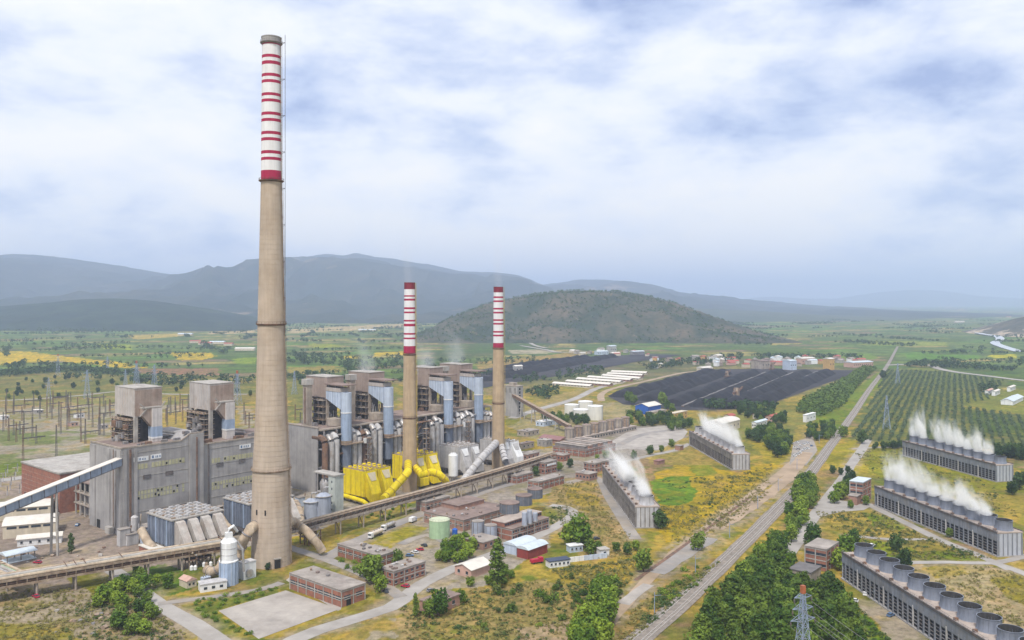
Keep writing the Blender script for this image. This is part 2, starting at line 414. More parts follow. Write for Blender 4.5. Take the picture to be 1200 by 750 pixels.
def build_ground():
    th = list(np.radians(np.linspace(-36.5, 36.5, 860)))
    side = list(np.radians(np.concatenate([np.linspace(37.2, 60, 24), np.linspace(64, 296, 40), np.linspace(300, 322.8, 24)])))
    th = np.array(th + side); nt_ = len(th)
    ys = np.concatenate([np.linspace(880, 640, 150), np.linspace(639.2, 400, 330), np.linspace(399.5, 364, 90),
                         np.array([363, 362, 361, 360, 359, 358, 357, 356, 355, 354.3, 353.7])])
    rr = FOC * CAM_H / (ys - HOR)
    rr = np.concatenate([[60, 140, 200], rr])
    nr = len(rr)
    # depth rows: constant Y in front so that rows follow the picture, polar elsewhere
    T, Rr = np.meshgrid(th, rr)
    c = np.cos(T)
    k = np.where(c > 0.55, 1 / np.maximum(c, 0.55), 1 / 0.55)
    rad = Rr * k
    X = np.sin(T) * rad; Y = np.cos(T) * rad
    X = X.ravel(); Y = Y.ravel()
    X = np.append(X, 0.0); Y = np.append(Y, 0.0)
    far = np.clip((np.hypot(X, Y) - 1500) / 3000, 0, 1)
    Z = far * (fbm(X / 700, Y / 700, 3) - 0.5) * 10 - far * 4
    near = np.clip(1 - far * 4, 0, 1)
    # ---- what grows where
    wob = (fbm(X / 18, Y / 18, 3) - 0.5), (fbm(X / 18 + 50, Y / 18 + 7, 3) - 0.5)
    A = np.array
    dry, soil, olive = A([.335,.255,.085]), A([.27,.195,.115]), A([.155,.165,.05])
    grn, fresh, gravel = A([.09,.145,.028]), A([.13,.23,.028]), A([.295,.262,.225])
    n1 = fbm(X / 60, Y / 60, 4); n2 = fbm(X / 25 + 31, Y / 25 + 5, 4); n3 = fbm(X / 9 + 3, Y / 9 + 77, 3)
    def mixc(C, c2, w): return C * (1 - w[:, None]) + c2 * w[:, None]
    sm = lambda a, b, x: np.clip((x - a) / (b - a), 0, 1) ** 2 * (3 - 2 * np.clip((x - a) / (b - a), 0, 1))
    C = np.tile(dry, (len(X), 1))
    C = mixc(C, soil, sm(.5, .68, n1))
    C = mixc(C, olive, sm(.5, .62, n2) * .8)
    C = mixc(C, grn, sm(.6, .7, n3) * .55)
    # far plain: a patchwork of fields
    def cells(ang, sx, sy, seed):
        ca, sa = math.cos(ang), math.sin(ang)
        p = (X * ca + Y * sa) / sx; q = (-X * sa + Y * ca) / sy
        j = np.floor(q); p = p + vnoise(j * 7.7 + seed, j * 0.0 + seed) * 3
        p = p + (fbm(X / 300 + seed, Y / 300, 2) - .5) * .5
        i = np.floor(p)
        h = np.abs(np.sin(i * 127.1 + j * 311.7 + seed * 17.0) * 43758.5453) % 1.0
        e = np.minimum(np.minimum(p - i, 1 - (p - i)) * sx, np.minimum(q - j, 1 - (q - j)) * sy)
        return h, e
    h, e = cells(0.35, 170, 85, 2.0)
    pal = A([[.075,.115,.035],[.10,.135,.045],[.06,.095,.03],[.13,.145,.05],[.20,.165,.085],[.09,.15,.04],[.07,.105,.03],
             [.24,.205,.09],[.085,.12,.045],[.16,.125,.08],[.075,.11,.04],[.11,.15,.05]])
    pal = pal * 1.45
    F = pal[(h * len(pal)).astype(int) % len(pal)]
    F = mixc(F, A([.05,.08,.03]), (1 - sm(4, 14, e)) * .8)
    F = mixc(F, A([.12,.13,.055]), sm(.5, .7, n2) * .5)
    R_ = np.hypot(X, Y)
    wf = sm(1250, 1600, R_ + (n1 - .5) * 400) 
    wl = sm(-60, -140, X / np.maximum(Y, 1) * 1000 + 60) * sm(860, 960, R_)
    C = mixc(C, F, np.maximum(wf, wl * .0))
    # ---- named patches: photo outline on the ground
    def patch(pts, col, wobble=10, w=1.0, noise=None):
        nonlocal C
        P = np.array([[*G(x, y)[:2]] for x, y in pts])
        x0, y0 = P.min(0) - wobble; x1, y1 = P.max(0) + wobble
        idx = np.nonzero((X > x0) & (X < x1) & (Y > y0) & (Y < y1))[0]
        if len(idx) == 0: return
        qx = X[idx] + wob[0][idx] * wobble * 2; qy = Y[idx] + wob[1][idx] * wobble * 2
        ins = np.zeros(len(idx), bool)
        n = len(P)
        for a in range(n):
            xa, ya = P[a]; xb, yb = P[(a + 1) % n]
            if ya == yb: continue
            cr = ((ya > qy) != (yb > qy)) & (qx < (xb - xa) * (qy - ya) / (yb - ya) + xa)
            ins ^= cr
        ww = np.full(len(idx), w)
        if noise == 'n2': ww = ww * sm(.36, .52, n2[idx])
        if noise == 'n3': ww = ww * sm(.36, .54, n3[idx])
        ww = ww * (.55 + .45 * sm(.3, .55, n3[idx]))
        ids = idx[ins]; ww = ww[ins]
        C[ids] = C[ids] * (1 - ww[:, None]) + A(col) * ww[:, None]
    DRY, SOIL, GRN, FRE, GRV, OLV = tuple(dry), tuple(soil), tuple(grn), tuple(fresh), tuple(gravel), tuple(olive)
    WHE, TAN, PAVE = (.52,.38,.085), (.48,.37,.22), (.345,.305,.26)
    # left plain
    patch([(0,438),(75,431),(160,440),(300,442),(300,470),(0,500),(-60,480)], (.235,.19,.075), 30, .85)
    patch([(0,449),(150,443),(300,450),(300,462),(0,470)], (.115,.135,.045), 40, .8, 'n2')
    patch([(-40,410),(35,411),(66,416),(140,424),(176,431),(135,430),(68,422),(-40,430)], WHE, 12)
    patch([(-40,432),(70,430),(150,436),(150,440),(70,436),(-40,442)], (.05,.085,.03), 20)
    patch([(114,402),(154,403),(154,409),(120,407)], (.30,.34,.06), 10)
    patch([(198,413),(248,413),(251,417),(240,421),(212,422)], WHE, 12)
    patch([(146,392),(215,389),(224,392),(160,397)], (.44,.33,.11), 20)
    patch([(244,387),(302,384),(302,389),(243,391)], TAN, 20)
    patch([(338,385),(400,382),(480,378),(480,382),(400,387),(338,390)], TAN, 25)
    patch([(160,432),(255,431),(258,440),(165,438)], (.27,.165,.11), 12)
    patch([(272,420),(300,418),(300,426),(274,426)], (.20,.26,.04), 10)
    patch([(400,417),(421,416),(421,420),(402,420)], WHE, 6)
    patch([(438,413),(476,411),(476,415),(440,417)], WHE, 6)
    patch([(360,402),(400,403),(402,407),(366,407)], (.26,.28,.06), 12)
    patch([(336,430),(392,428),(400,436),(340,442)], (.27,.22,.08), 14)
    patch([(520,405),(592,400),(660,398),(640,412),(560,420),(500,424)], (.065,.10,.04), 25, .9)
    patch([(560,424),(600,420),(668,413),(700,412),(668,419),(592,432),(560,436)], (.33,.24,.11), 8)
    patch([(595,410),(640,409),(660,412),(640,414),(600,414)], (.40,.35,.26), 10)
    # switchyard
    patch([(-60,474),(60,470),(150,464),(300,476),(300,520),(110,560),(-60,560)], (.33,.245,.145), 14, .95)
    patch([(-60,474),(60,470),(150,464),(300,476),(300,520),(110,560),(-60,560)], (.17,.185,.06), 14, .8, 'n2')
    patch([(-60,480),(60,476),(150,472),(300,480),(300,510),(110,530),(-60,530)], (.34,.30,.25), 14, .7, 'n3')
    patch([(-60,503),(100,503),(100,545),(60,556),(-60,562)], (.30,.27,.22), 8, .9)
    patch([(-60,505),(110,505),(110,540),(-60,556)], (.14,.17,.05), 14, .85, 'n2')
    patch([(190,484),(280,480),(280,505),(190,510)], (.33,.25,.09), 10)
    patch([(-60,548),(46,540),(46,556),(-60,565)], (.135,.17,.04), 6)
    patch([(338,438),(380,440),(360,500),(338,500)], (.16,.16,.06), 10)
    # works yard
    q = lambda u, v: (600 + FOC * W(u, v).x / W(u, v).y, HOR + FOC * CAM_H / W(u, v).y)
    patch([q(-30,-80), q(345,-62), q(350,60), q(-30,60)], PAVE, 6)
    patch([q(-75,-85), q(10,-85), q(10,90), q(-75,90)], (.275,.225,.19), 5)
    patch([(-60,566),(46,557),(100,600),(145,636),(145,655),(-60,672)], (.285,.235,.20), 5)
    patch([(600,530),(660,524),(720,500),(800,500),(806,512),(770,532),(700,545),(650,575),(600,590),(520,610),(470,600)], (.30,.265,.23), 5)
    patch([(592,500),(640,478),(735,470),(745,492),(700,500),(640,520)], (.30,.26,.16), 8, .9)
    patch([(600,480),(660,460),(700,452),(690,470),(640,488)], (.30,.24,.11), 10)
    patch([(430,640),(500,604),(560,596),(640,600),(650,640),(560,690),(470,690)], PAVE, 5, .95)
    patch([(396,632),(415,622),(470,612),(500,600),(478,598),(400,618)], (.25,.235,.09), 5)
    patch([(432,636),(478,614),(502,618),(458,643)], (.30,.26,.07), 4)
    patch([(420,610),(470,596),(520,580),(540,590),(470,612)], (.12,.17,.04), 8, .8, 'n2')
    patch([(530,606),(552,598),(556,602),(540,610)], (.13,.19,.035), 4)
    # foreground left
    patch([(-60,690),(80,685),(140,690),(200,720),(250,770),(-60,770)], (.285,.23,.165), 8)
    patch([(-60,700),(130,690),(150,720),(90,745),(-60,748)], (.32,.27,.20), 10, .9, 'n3')
    patch([(70,672),(160,670),(175,710),(140,715),(100,700)], (.19,.18,.045), 7)
    patch([(-20,728),(60,732),(110,752),(-20,760)], (.25,.21,.07), 8)
    patch([(140,670),(200,660),(225,690),(190,700)], (.10,.155,.035), 5)
    patch([(215,712),(262,700),(325,690),(330,694),(258,716),(270,728),(310,750),(340,748),(400,718),(412,712),(420,716),(330,768),(230,740)], (.15,.165,.05), 4)
    patch([(200,705),(215,712),(235,735),(300,770),(262,770)], (.33,.28,.215), 4)
    patch([(330,668),(372,650),(390,655),(345,670)], (.17,.17,.055), 4)
    patch([(420,648),(440,664),(478,690),(470,694),(420,668)], (.14,.17,.045), 4)
    patch([(385,715),(440,695),(437,712),(405,722)], (.27,.235,.075), 3)
    patch([(360,768),(460,716),(470,730),(500,745),(560,770)], (.27,.22,.085), 6)
    patch([(440,735),(470,725),(500,730),(500,755),(430,755)], (.33,.285,.22), 6, .9, 'n3')
    # foreground centre
    patch([(470,712),(560,690),(640,680),(720,690),(720,770),(470,770)], (.29,.225,.115), 8, .9)
    patch([(500,735),(560,735),(600,760),(560,775),(480,765)], (.20,.205,.06), 8, .8, 'n3')
    patch([(600,735),(690,725),(690,770),(600,770)], (.36,.275,.19), 7)
    patch([(640,668),(760,655),(765,680),(690,690),(640,685)], (.30,.235,.075), 6)
    patch([(645,560),(700,560),(715,590),(735,618),(742,655),(690,655),(660,630),(640,600)], (.31,.235,.12), 6)
    patch([(655,565),(690,562),(710,600),(680,605)], (.34,.255,.07), 8, .8, 'n3')
    patch([(640,592),(672,598),(668,608),(645,616),(634,612)], (.19,.20,.055), 3)
    patch([(700,655),(790,640),(790,665),(720,690)], (.32,.245,.075), 6)
    patch([(748,680),(830,655),(860,655),(800,715),(720,770),(680,770),(700,735)], (.31,.215,.09), 7, .9)
    patch([(760,700),(830,662),(850,660),(790,705),(760,715)], (.16,.18,.055), 6, .85, 'n2')
    # field beside the cooling towers
    patch([(790,640),(770,610),(765,560),(800,540),(870,555),(905,540),(935,545),(900,580),(850,620)], (.37,.275,.065), 8)
    patch([(763,562),(806,558),(812,572),(817,588),(795,592),(775,590),(768,576)], (.125,.20,.03), 9)
    patch([(806,545),(835,545),(838,556),(808,558)], (.20,.215,.05), 8)
    patch([(880,520),(925,515),(932,540),(905,545)], (.36,.29,.075), 6)
    patch([(760,520),(812,512),(825,530),(860,545),(800,545),(762,545)], (.33,.26,.10), 6)
    patch([(738,500),(800,496),(806,506),(745,516)], (.285,.255,.225), 3)
    patch([(795,500),(880,478),(950,480),(960,500),(925,520),(870,515)], (.20,.20,.07), 8)
    patch([(930,500),(985,492),(990,510),(930,520)], (.33,.26,.09), 8)
    patch([(950,488),(1000,455),(1040,430),(1046,434),(1010,478),(985,505),(968,510)], (.15,.20,.035), 6)
    patch([(955,525),(1010,515),(1060,520),(1060,560),(1010,560),(975,548)], (.28,.245,.06), 7)
    # right side
    patch([(1000,528),(1060,520),(1200,565),(1280,580),(1280,640),(1200,612),(1180,600),(1030,560)], (.215,.215,.05), 8)
    patch([(1100,575),(1200,580),(1280,600),(1280,630),(1195,606),(1150,590)], (.30,.24,.08), 8)
    patch([(955,600),(1025,595),(1090,625),(1085,632),(1000,630),(960,618)], (.315,.25,.085), 5)
    patch([(1010,600),(1050,608),(1058,620),(1020,618)], (.16,.20,.045), 5)
    patch([(1000,634),(1090,632),(1165,655),(1140,660),(1040,658)], (.185,.215,.04), 5)
    patch([(1060,632),(1110,634),(1120,645),(1075,648)], (.29,.235,.08), 4)
    patch([(1060,664),(1160,662),(1240,690),(1280,770),(1180,770),(1100,690)], (.36,.295,.19), 6)
    patch([(1080,668),(1130,664),(1145,672),(1100,678)], (.33,.255,.085), 6)
    patch([(1150,680),(1200,668),(1240,700),(1215,720),(1180,700)], (.25,.21,.06), 6)
    patch([(985,690),(1000,705),(1060,770),(980,770),(975,720)], (.105,.165,.03), 4)
    patch([(1000,700),(1040,706),(1110,770),(1060,770)], (.34,.29,.225), 4)
    patch([(960,610),(925,660),(905,700),(880,690),(920,630),(945,600)], (.10,.13,.035), 5)
    patch([(815,770),(880,665),(960,668),(1000,720),(1010,770)], (.075,.095,.03), 4)
    # orchard floor and fields beyond
    patch([(995,515),(1042,432),(1100,434),(1180,446),(1165,470),(1120,478),(1210,488),(1280,500),(1280,540),(1180,528),(1064,521)], (.125,.145,.055), 14)
    patch([(1130,462),(1200,455),(1280,460),(1280,488),(1200,486),(1130,476)], (.19,.20,.06), 12)
    patch([(1120,478),(1220,492),(1280,500),(1280,525),(1150,505)], (.075,.11,.035), 10)
    patch([(965,418),(1020,414),(1030,420),(975,422)], (.16,.24,.06), 15)
    patch([(1060,414),(1150,416),(1150,421),(1065,421)], (.12,.22,.05), 15)
    patch([(1010,399),(1060,398),(1110,400),(1110,404),(1010,404)], (.25,.28,.08), 25)
    patch([(1160,416),(1190,415),(1190,419),(1160,419)], (.50,.45,.05), 10)
    patch([(900,400),(935,398),(940,402),(905,404)], (.42,.34,.14), 15)
    patch([(590,447),(680,434),(760,420),(830,416),(1015,432),(1000,440),(885,480),(790,482),(712,466),(735,455),(700,440),(610,460)], (.13,.12,.075), 10, .7)
    # trodden, dusty verges along the roads and tracks
    n4 = fbm(X / 5 + 9, Y / 5 + 2, 3)
    for a, k in ROADS:
        P = [G(x, y) for x, y in a[1]]
        w = a[2] if not isinstance(a[2], tuple) else max(a[2])
        for p, q in zip(P[:-1], P[1:]):
            if p.y > 1100: continue
            r = w * 1.5
            idx = np.nonzero((X > min(p.x,q.x)-r) & (X < max(p.x,q.x)+r) & (Y > min(p.y,q.y)-r) & (Y < max(p.y,q.y)+r))[0]
            if len(idx) == 0: continue
            dx, dy = q.x-p.x, q.y-p.y
            t = np.clip(((X[idx]-p.x)*dx + (Y[idx]-p.y)*dy)/(dx*dx+dy*dy), 0, 1)
            dd = np.hypot(X[idx]-p.x-t*dx, Y[idx]-p.y-t*dy) - w*.5
            ww = np.clip(1 - dd/(w*.75), 0, 1) * np.clip((n4[idx]-.3)*4, 0, 1) * .75
            C[idx] = C[idx]*(1-ww[:,None]) + A([.33,.275,.205])*ww[:,None]
    faces = []
    for i in range(nr - 1):
        a = i * nt_
        for j in range(nt_):
            k2 = (j + 1) % nt_
            faces.append((a + j, a + nt_ + j, a + nt_ + k2, a + k2))
    cidx = nr * nt_
    for j in range(nt_):
        faces.append((cidx, j, (j + 1) % nt_))
    me = bpy.data.meshes.new('ground')
    nv = len(X)
    me.vertices.add(nv)
    me.vertices.foreach_set('co', np.stack([X, Y, Z], 1).astype(np.float32).ravel())
    quads = np.array(faces[:-nt_], np.int32); tris = np.array(faces[-nt_:], np.int32)
    loops = np.concatenate([quads.ravel(), tris.ravel()])
    me.loops.add(len(loops)); me.loops.foreach_set('vertex_index', loops)
    me.polygons.add(len(faces))
    starts = np.concatenate([np.arange(len(quads)) * 4, len(quads) * 4 + np.arange(len(tris)) * 3]).astype(np.int32)
    me.polygons.foreach_set('loop_start', starts)
    me.update(calc_edges=True)
    me.shade_smooth()
    at = me.color_attributes.new('cover', 'FLOAT_COLOR', 'POINT')
    n5 = fbm(X / 2.6 + 13, Y / 2.6 + 71, 3); n6 = fbm(X / 13 + 43, Y / 13 + 11, 3)
    veg = sm(1.35, 2.2, C[:,0] / np.maximum(C[:,2], .01))
    C = mixc(C, C * A([.62,.72,.6]), sm(.5, .66, n5) * veg * .75)
    C = mixc(C, C * A([1.22,1.1,1.15]), sm(.5, .64, n6) * veg * .6)
    C = C * (.86 + .28 * n6)[:, None]
    lum = C @ A([.3,.6,.1]); C = np.clip(lum[:,None] + (C - lum[:,None]) * 1.25, .01, 1) * .82
    at.data.foreach_set('color', np.concatenate([C, np.ones((nv, 1))], 1).astype(np.float32).ravel())
    m = bpy.data.materials.new('land_cover'); m.use_nodes = True
    nt = m.node_tree; N, L = nt.nodes, nt.links
    b = N['Principled BSDF']; b.inputs['Roughness'].default_value = 0.95; b.inputs['Specular IOR Level'].default_value = 0.1
    ca = N.new('ShaderNodeVertexColor'); ca.layer_name = 'cover'
    geo = N.new('ShaderNodeNewGeometry')
    def nz(s, d, r=.65):
        n = N.new('ShaderNodeTexNoise'); n.inputs['Scale'].default_value = s; n.inputs['Detail'].default_value = d
        n.inputs['Roughness'].default_value = r; L.new(geo.outputs['Position'], n.inputs['Vector']); return n.outputs[0]
    def rng(s, a, b_, c, d):
        n = N.new('ShaderNodeMapRange'); n.inputs[1].default_value = a; n.inputs[2].default_value = b_
        n.inputs[3].default_value = c; n.inputs[4].default_value = d; L.new(s, n.inputs[0]); return n.outputs[0]
    f1 = rng(nz(0.22, 7, .74), .3, .7, .55, 1.42)
    f2 = rng(nz(0.018, 6, .65), .3, .7, .78, 1.22)
    mm = N.new('ShaderNodeMath'); mm.operation = 'MULTIPLY'; L.new(f1, mm.inputs[0]); L.new(f2, mm.inputs[1])
    # low scrub and weeds: darker olive flecks
    fl = rng(nz(0.5, 5, .7), .56, .66, 0, .6)
    mx = N.new('ShaderNodeMix'); mx.data_type = 'RGBA'
    L.new(fl, mx.inputs[0]); L.new(ca.outputs[0], mx.inputs[6]); mx.inputs[7].default_value = (.10, .115, .04, 1)
    # weeds only where the cover is vegetation: keep paving clean by comparing red with blue
    vm = N.new('ShaderNodeVectorMath'); vm.operation = 'SCALE'
    L.new(mx.outputs[2], vm.inputs[0]); L.new(mm.outputs[0], vm.inputs['Scale'])
    L.new(vm.outputs[0], b.inputs['Base Color'])
    bp = N.new('ShaderNodeBump'); bp.inputs['Strength'].default_value = .55; bp.inputs['Distance'].default_value = .9
    L.new(nz(0.35, 6, .7), bp.inputs['Height']); L.new(bp.outputs[0], b.inputs['Normal'])
    me.materials.append(m)
    o = put('ground', me); struct(o)
    return o
build_ground()

def ribbon(name, px, width, m, z=0.06, parent=None, world_pts=None, kind=True, step=12.0, wob=0.0):
    """a road-like strip along photo points laid on the ground"""
    P = [G(x, y) for x, y in px] if world_pts is None else [Vector(p) for p in world_pts]
    Q = []
    n = len(P)
    for i in range(n - 1):
        p0, p1, p2, p3 = P[max(i-1,0)], P[i], P[i+1], P[min(i+2,n-1)]
        k = max(2, int((p2 - p1).length / step))
        for j in range(k):
            t = j / k
            Q.append(0.5 * ((2*p1) + (p2-p0)*t + (2*p0-5*p1+4*p2-p3)*t*t + (3*p1-p0-3*p2+p3)*t**3))
    Q.append(P[-1])
    vs_, fs = [], []
    for i, p in enumerate(Q):
        d = (Q[min(i+1,len(Q)-1)] - Q[max(i-1,0)]); d.z = 0; d.normalize()
        s = Vector((-d.y, d.x, 0))
        t = i / max(1, len(Q) - 1)
        w = width if not isinstance(width, (tuple, list)) else width[0] * (1-t) + width[1] * t
        a = w / 2 * (1 + R.uniform(-wob, wob)); c = w / 2 * (1 + R.uniform(-wob, wob))
        vs_ += [(p.x + s.x*a, p.y + s.y*a, z), (p.x - s.x*c, p.y - s.y*c, z)]
    for i in range(len(Q) - 1):
        fs.append((2*i, 2*i+1, 2*i+3, 2*i+2))
    o = MB().add(vs_, fs).build(name, m, parent)
    if kind: struct(o)
    return o, Q

def sheet(name, px, m, z=0.05):
    P = [G(x, y) for x, y in px]
    o = MB().add([(p.x, p.y, z) for p in P], [tuple(range(len(P)))]).build(name, m)
    if o.data.polygons[0].normal.z < 0: o.data.flip_normals()
    return struct(o)

def build_roads():
    for a, k in ROADS: ribbon(*a, **k)
    sheet('paved_yard', [(955,603),(968,585),(1000,588),(1020,594),(1012,598),(985,600),(962,606)], ASPH, 0.14)
    sheet('paved_yard', [(925,545),(945,545),(958,528),(952,512),(930,518)], ASPHD, 0.13)
    sheet('concrete_yard', [(256,716),(335,692),(398,714),(303,749)], SLAB, 0.10)
    sheet('concrete_yard', [(335,680),(350,668),(392,688),(400,714),(396,716)], SLAB, 0.06)
    sheet('paved_yard', [(740,503),(795,497),(806,506),(800,514),(770,528),(735,526),(700,530),(712,520)], SLAB, 0.07)
build_roads()

def build_railway():
    px = [(716,782),(748,750),(800,705),(860,648),(905,603),(945,560),(975,520),(1000,485),(1020,455),(1040,428),(1052,406)]
    o, Q = ribbon('railway', px, (10.5,6), BALL, 0.25, wob=.06)
    # raised bed
    def off(d):
        out = []
        for i, p in enumerate(Q):
            t = Q[min(i+1,len(Q)-1)] - Q[max(i-1,0)]; t.z = 0; t.normalize()
            out.append(Vector((p.x - t.y*d, p.y + t.x*d, 0)))
        return out
    for c in (-2.3, 2.3):
        for r in (-0.75, 0.75):
            pts = off(c + r)
            mb = MB()
            for i in range(len(pts) - 1):
                if pts[i].y > 1500: break
                a, b = pts[i].copy(), pts[i+1].copy(); a.z = b.z = 0.42
                mb.bar(a, b, 0.22, 0.2)
            mb.build('rail', RAIL, o)
        pts = off(c); mb = MB(); cnt = 0
        for i in range(len(pts) - 1):
            a, b = pts[i], pts[i+1]; d = (b - a); n = int(d.length / 1.6); d.normalize()
            s = Vector((-d.y, d.x, 0))
            for j in range(n):
                if cnt > 520: break
                p = a + d * (j * 1.6); p = Vector((p.x, p.y, 0.29)); cnt += 1
                mb.bar(p - s * 1.3, p + s * 1.3, 0.45, 0.1)
        stuff(mb.build('sleeper', SLEEP, o))
    # catenary posts
    for i, (x, y) in enumerate([(767,718),(815,672),(855,630),(888,596),(912,575),(934,550),(960,520)]):
        p = G(x, y)
        t = thing('catenary_mast', ('nearest','second','third','fourth','fifth','sixth','farthest')[i] + ' slender grey line mast along the railway, counted from the camera', 'mast', p, 0, 'masts along the railway')
        MB().lathe([(0.22,0),(0.14,9)], 6).build('pole', PYL, t)
        MB().bar((0,0,7.6), (2.6,-1.2,8.2), 0.15).build('arm', PYL, t)
    return Q
build_railway()

# ------------------------------------------------------------------ hills
def hill(name, prof, D, depth, m, label, rough=0.26, nx=150, nd=44, base=-6, scale=900, back=0.6, seed=0, fall=1.3):
    """heightfield whose crest follows the skyline at distance D"""
    xs = np.array([p[0] for p in prof]); ysl = np.array([p[1] for p in prof])
    gx = np.linspace(xs[0], xs[-1], nx)
    # smooth interpolation
    gy = np.interp(gx, xs, ysl)
    ker = np.hanning(9); ker /= ker.sum()
    gy = np.convolve(np.pad(gy, 4, mode='edge'), ker, 'valid')
    H = CAM_H + (HOR - gy) * D / FOC
    tt = np.concatenate([np.linspace(-1, 0, nd*2//3), np.linspace(.06, back, nd - nd*2//3)])
    V = np.zeros((nd, nx, 3))
    for i, t in enumerate(tt):
        Yd = D + t * depth
        Xw = (gx - 600) / FOC * D * (1 + 0.25 * t * depth / D)
        s = (1 - abs(t) ** fall) if t < 0 else (1 - (t / (back * 1.0001)) ** 2 * 0.9)
        n = fbm(Xw / scale + seed, np.full_like(Xw, Yd / scale) + seed, 5) - 0.5
        n2 = np.abs(fbm(Xw / scale * 2 + seed + 9, np.full_like(Xw, Yd / scale * 0.8) + seed, 4) - 0.5) * 2
        env = 4 * max(0, -t) * (1 + t) if t < 0 else 0.3
        z = base + np.maximum(H - base, 0) * np.clip(s + env * (n * rough * 4 - n2 * rough * 1.6), 0, 1.0 if t >= 0 else 0.97)
        if t < -.02: z = np.minimum(z, CAM_H + (HOR - gy) * (Yd - depth*.06) / FOC * (1 if True else 0) - 6 - 10*n2)
        V[i] = np.stack([Xw, np.full_like(Xw, Yd) + (n * depth * 0.1 * min(1, abs(t)*4)), z], 1)
    vs_ = V.reshape(-1, 3)
    fs = [(i*nx+j, i*nx+j+1, (i+1)*nx+j+1, (i+1)*nx+j) for i in range(nd-1) for j in range(nx-1)]
    o = MB().add([tuple(p) for p in vs_], fs).build(name, m, None, True)
    return struct(o), V

def hill_mat(name, c1, c2, c3, s1, s2, t3=.62):
    m = bpy.data.materials.new(name); m.use_nodes = True
    nt = m.node_tree; N, L = nt.nodes, nt.links
    b = N['Principled BSDF']; b.inputs['Roughness'].default_value = 1; b.inputs['Specular IOR Level'].default_value = 0.05
    geo = N.new('ShaderNodeNewGeometry')
    def nz(s, d, off):
        mp = N.new('ShaderNodeMapping'); mp.inputs['Location'].default_value = (off, off*.7, 0); L.new(geo.outputs['Position'], mp.inputs[0])
        n = N.new('ShaderNodeTexNoise'); n.inputs['Scale'].default_value = s; n.inputs['Detail'].default_value = d; n.inputs['Roughness'].default_value = .68
        L.new(mp.outputs[0], n.inputs['Vector']); return n.outputs[0]
    def mixn(f, a, b_, A_, B_):
        r = N.new('ShaderNodeMapRange'); r.inputs[1].default_value = a; r.inputs[2].default_value = b_; L.new(f, r.inputs[0])
        x = N.new('ShaderNodeMix'); x.data_type = 'RGBA'; L.new(r.outputs[0], x.inputs[0])
        for i, q in ((6, A_), (7, B_)):
            if isinstance(q, tuple): x.inputs[i].default_value = (*q, 1)
            else: L.new(q, x.inputs[i])
        return x.outputs[2]
    c = mixn(nz(s1, 8, 10), .42, .62, c1, c2)
    c = mixn(nz(s2, 6, 2000), t3, t3 + .05, c, c3)
    c = mixn(nz(s1 * 12, 4, 500), .5, .7, c, tuple(x * .55 for x in c1))
    L.new(c, b.inputs['Base Color'])
    return m
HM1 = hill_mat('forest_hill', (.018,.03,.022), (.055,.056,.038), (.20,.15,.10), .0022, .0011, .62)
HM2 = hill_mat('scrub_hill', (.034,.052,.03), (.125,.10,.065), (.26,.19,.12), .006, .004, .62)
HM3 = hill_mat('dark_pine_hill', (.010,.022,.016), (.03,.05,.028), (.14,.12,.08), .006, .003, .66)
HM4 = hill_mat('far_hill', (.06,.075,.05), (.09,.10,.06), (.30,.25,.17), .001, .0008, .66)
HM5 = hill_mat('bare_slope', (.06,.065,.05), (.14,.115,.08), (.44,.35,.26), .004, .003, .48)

def build_hills():
    hill('mountain', [(-420,330),(-250,306),(-120,299),(0,297),(60,299),(120,309),(180,319),(232,327),(290,336),(350,350),(400,362)], 10500, 5400, HM1, '', nx=240, seed=1)
    hill('mountain', [(120,360),(170,348),(215,333),(245,323),(275,316),(305,311),(340,304),(380,297.5),(420,296.5),(460,300),(500,309),(540,318),(580,319),(606,322),(640,334),(690,350),(740,362)], 12000, 6800, HM1, '', nx=260, seed=5)
    hill('mountain', [(540,352),(600,340),(640,333),(672,328),(705,326),(740,330),(780,340),(820,346),(860,350),(920,355),(980,360),(1040,363)], 13000, 6000, HM1, '', nx=170, seed=9, rough=.22)
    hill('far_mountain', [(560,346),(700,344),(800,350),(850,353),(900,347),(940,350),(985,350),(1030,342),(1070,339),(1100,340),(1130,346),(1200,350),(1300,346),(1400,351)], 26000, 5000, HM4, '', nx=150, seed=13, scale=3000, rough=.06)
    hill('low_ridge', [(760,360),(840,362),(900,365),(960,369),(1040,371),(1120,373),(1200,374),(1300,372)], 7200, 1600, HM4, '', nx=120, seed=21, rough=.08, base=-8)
    hill('pine_hill', [(-300,350),(-150,352),(-60,358),(0,359),(50,355),(90,351),(130,349.5),(170,352),(215,358),(250,364),(290,371),(320,378),(350,384)], 4900, 900, HM3, '', nx=150, seed=17, rough=.12, scale=500)
    o, V = hill('scrub_hill', [(470,396),(500,386),(530,371),(560,359),(590,351),(625,345),(660,341),(700,340),(735,342),(765,346),(795,354),(825,366),(855,378),(885,388),(920,397)], 3350, 620, HM2, '', nx=170, nd=40, seed=23, rough=.24, scale=300, base=-4, fall=1.6)
    hill('bare_slope', [(1125,398),(1150,389),(1175,380),(1200,372),(1250,358),(1320,350),(1400,345)], 3600, 500, HM5, '', nx=90, seed=31, rough=.12, scale=300)
    return V
HV = build_hills()
ribbon('river', [(1138,387),(1150,391),(1168,394),(1172,398),(1166,402),(1178,407),(1195,412)], 28, WATER, 0.6)

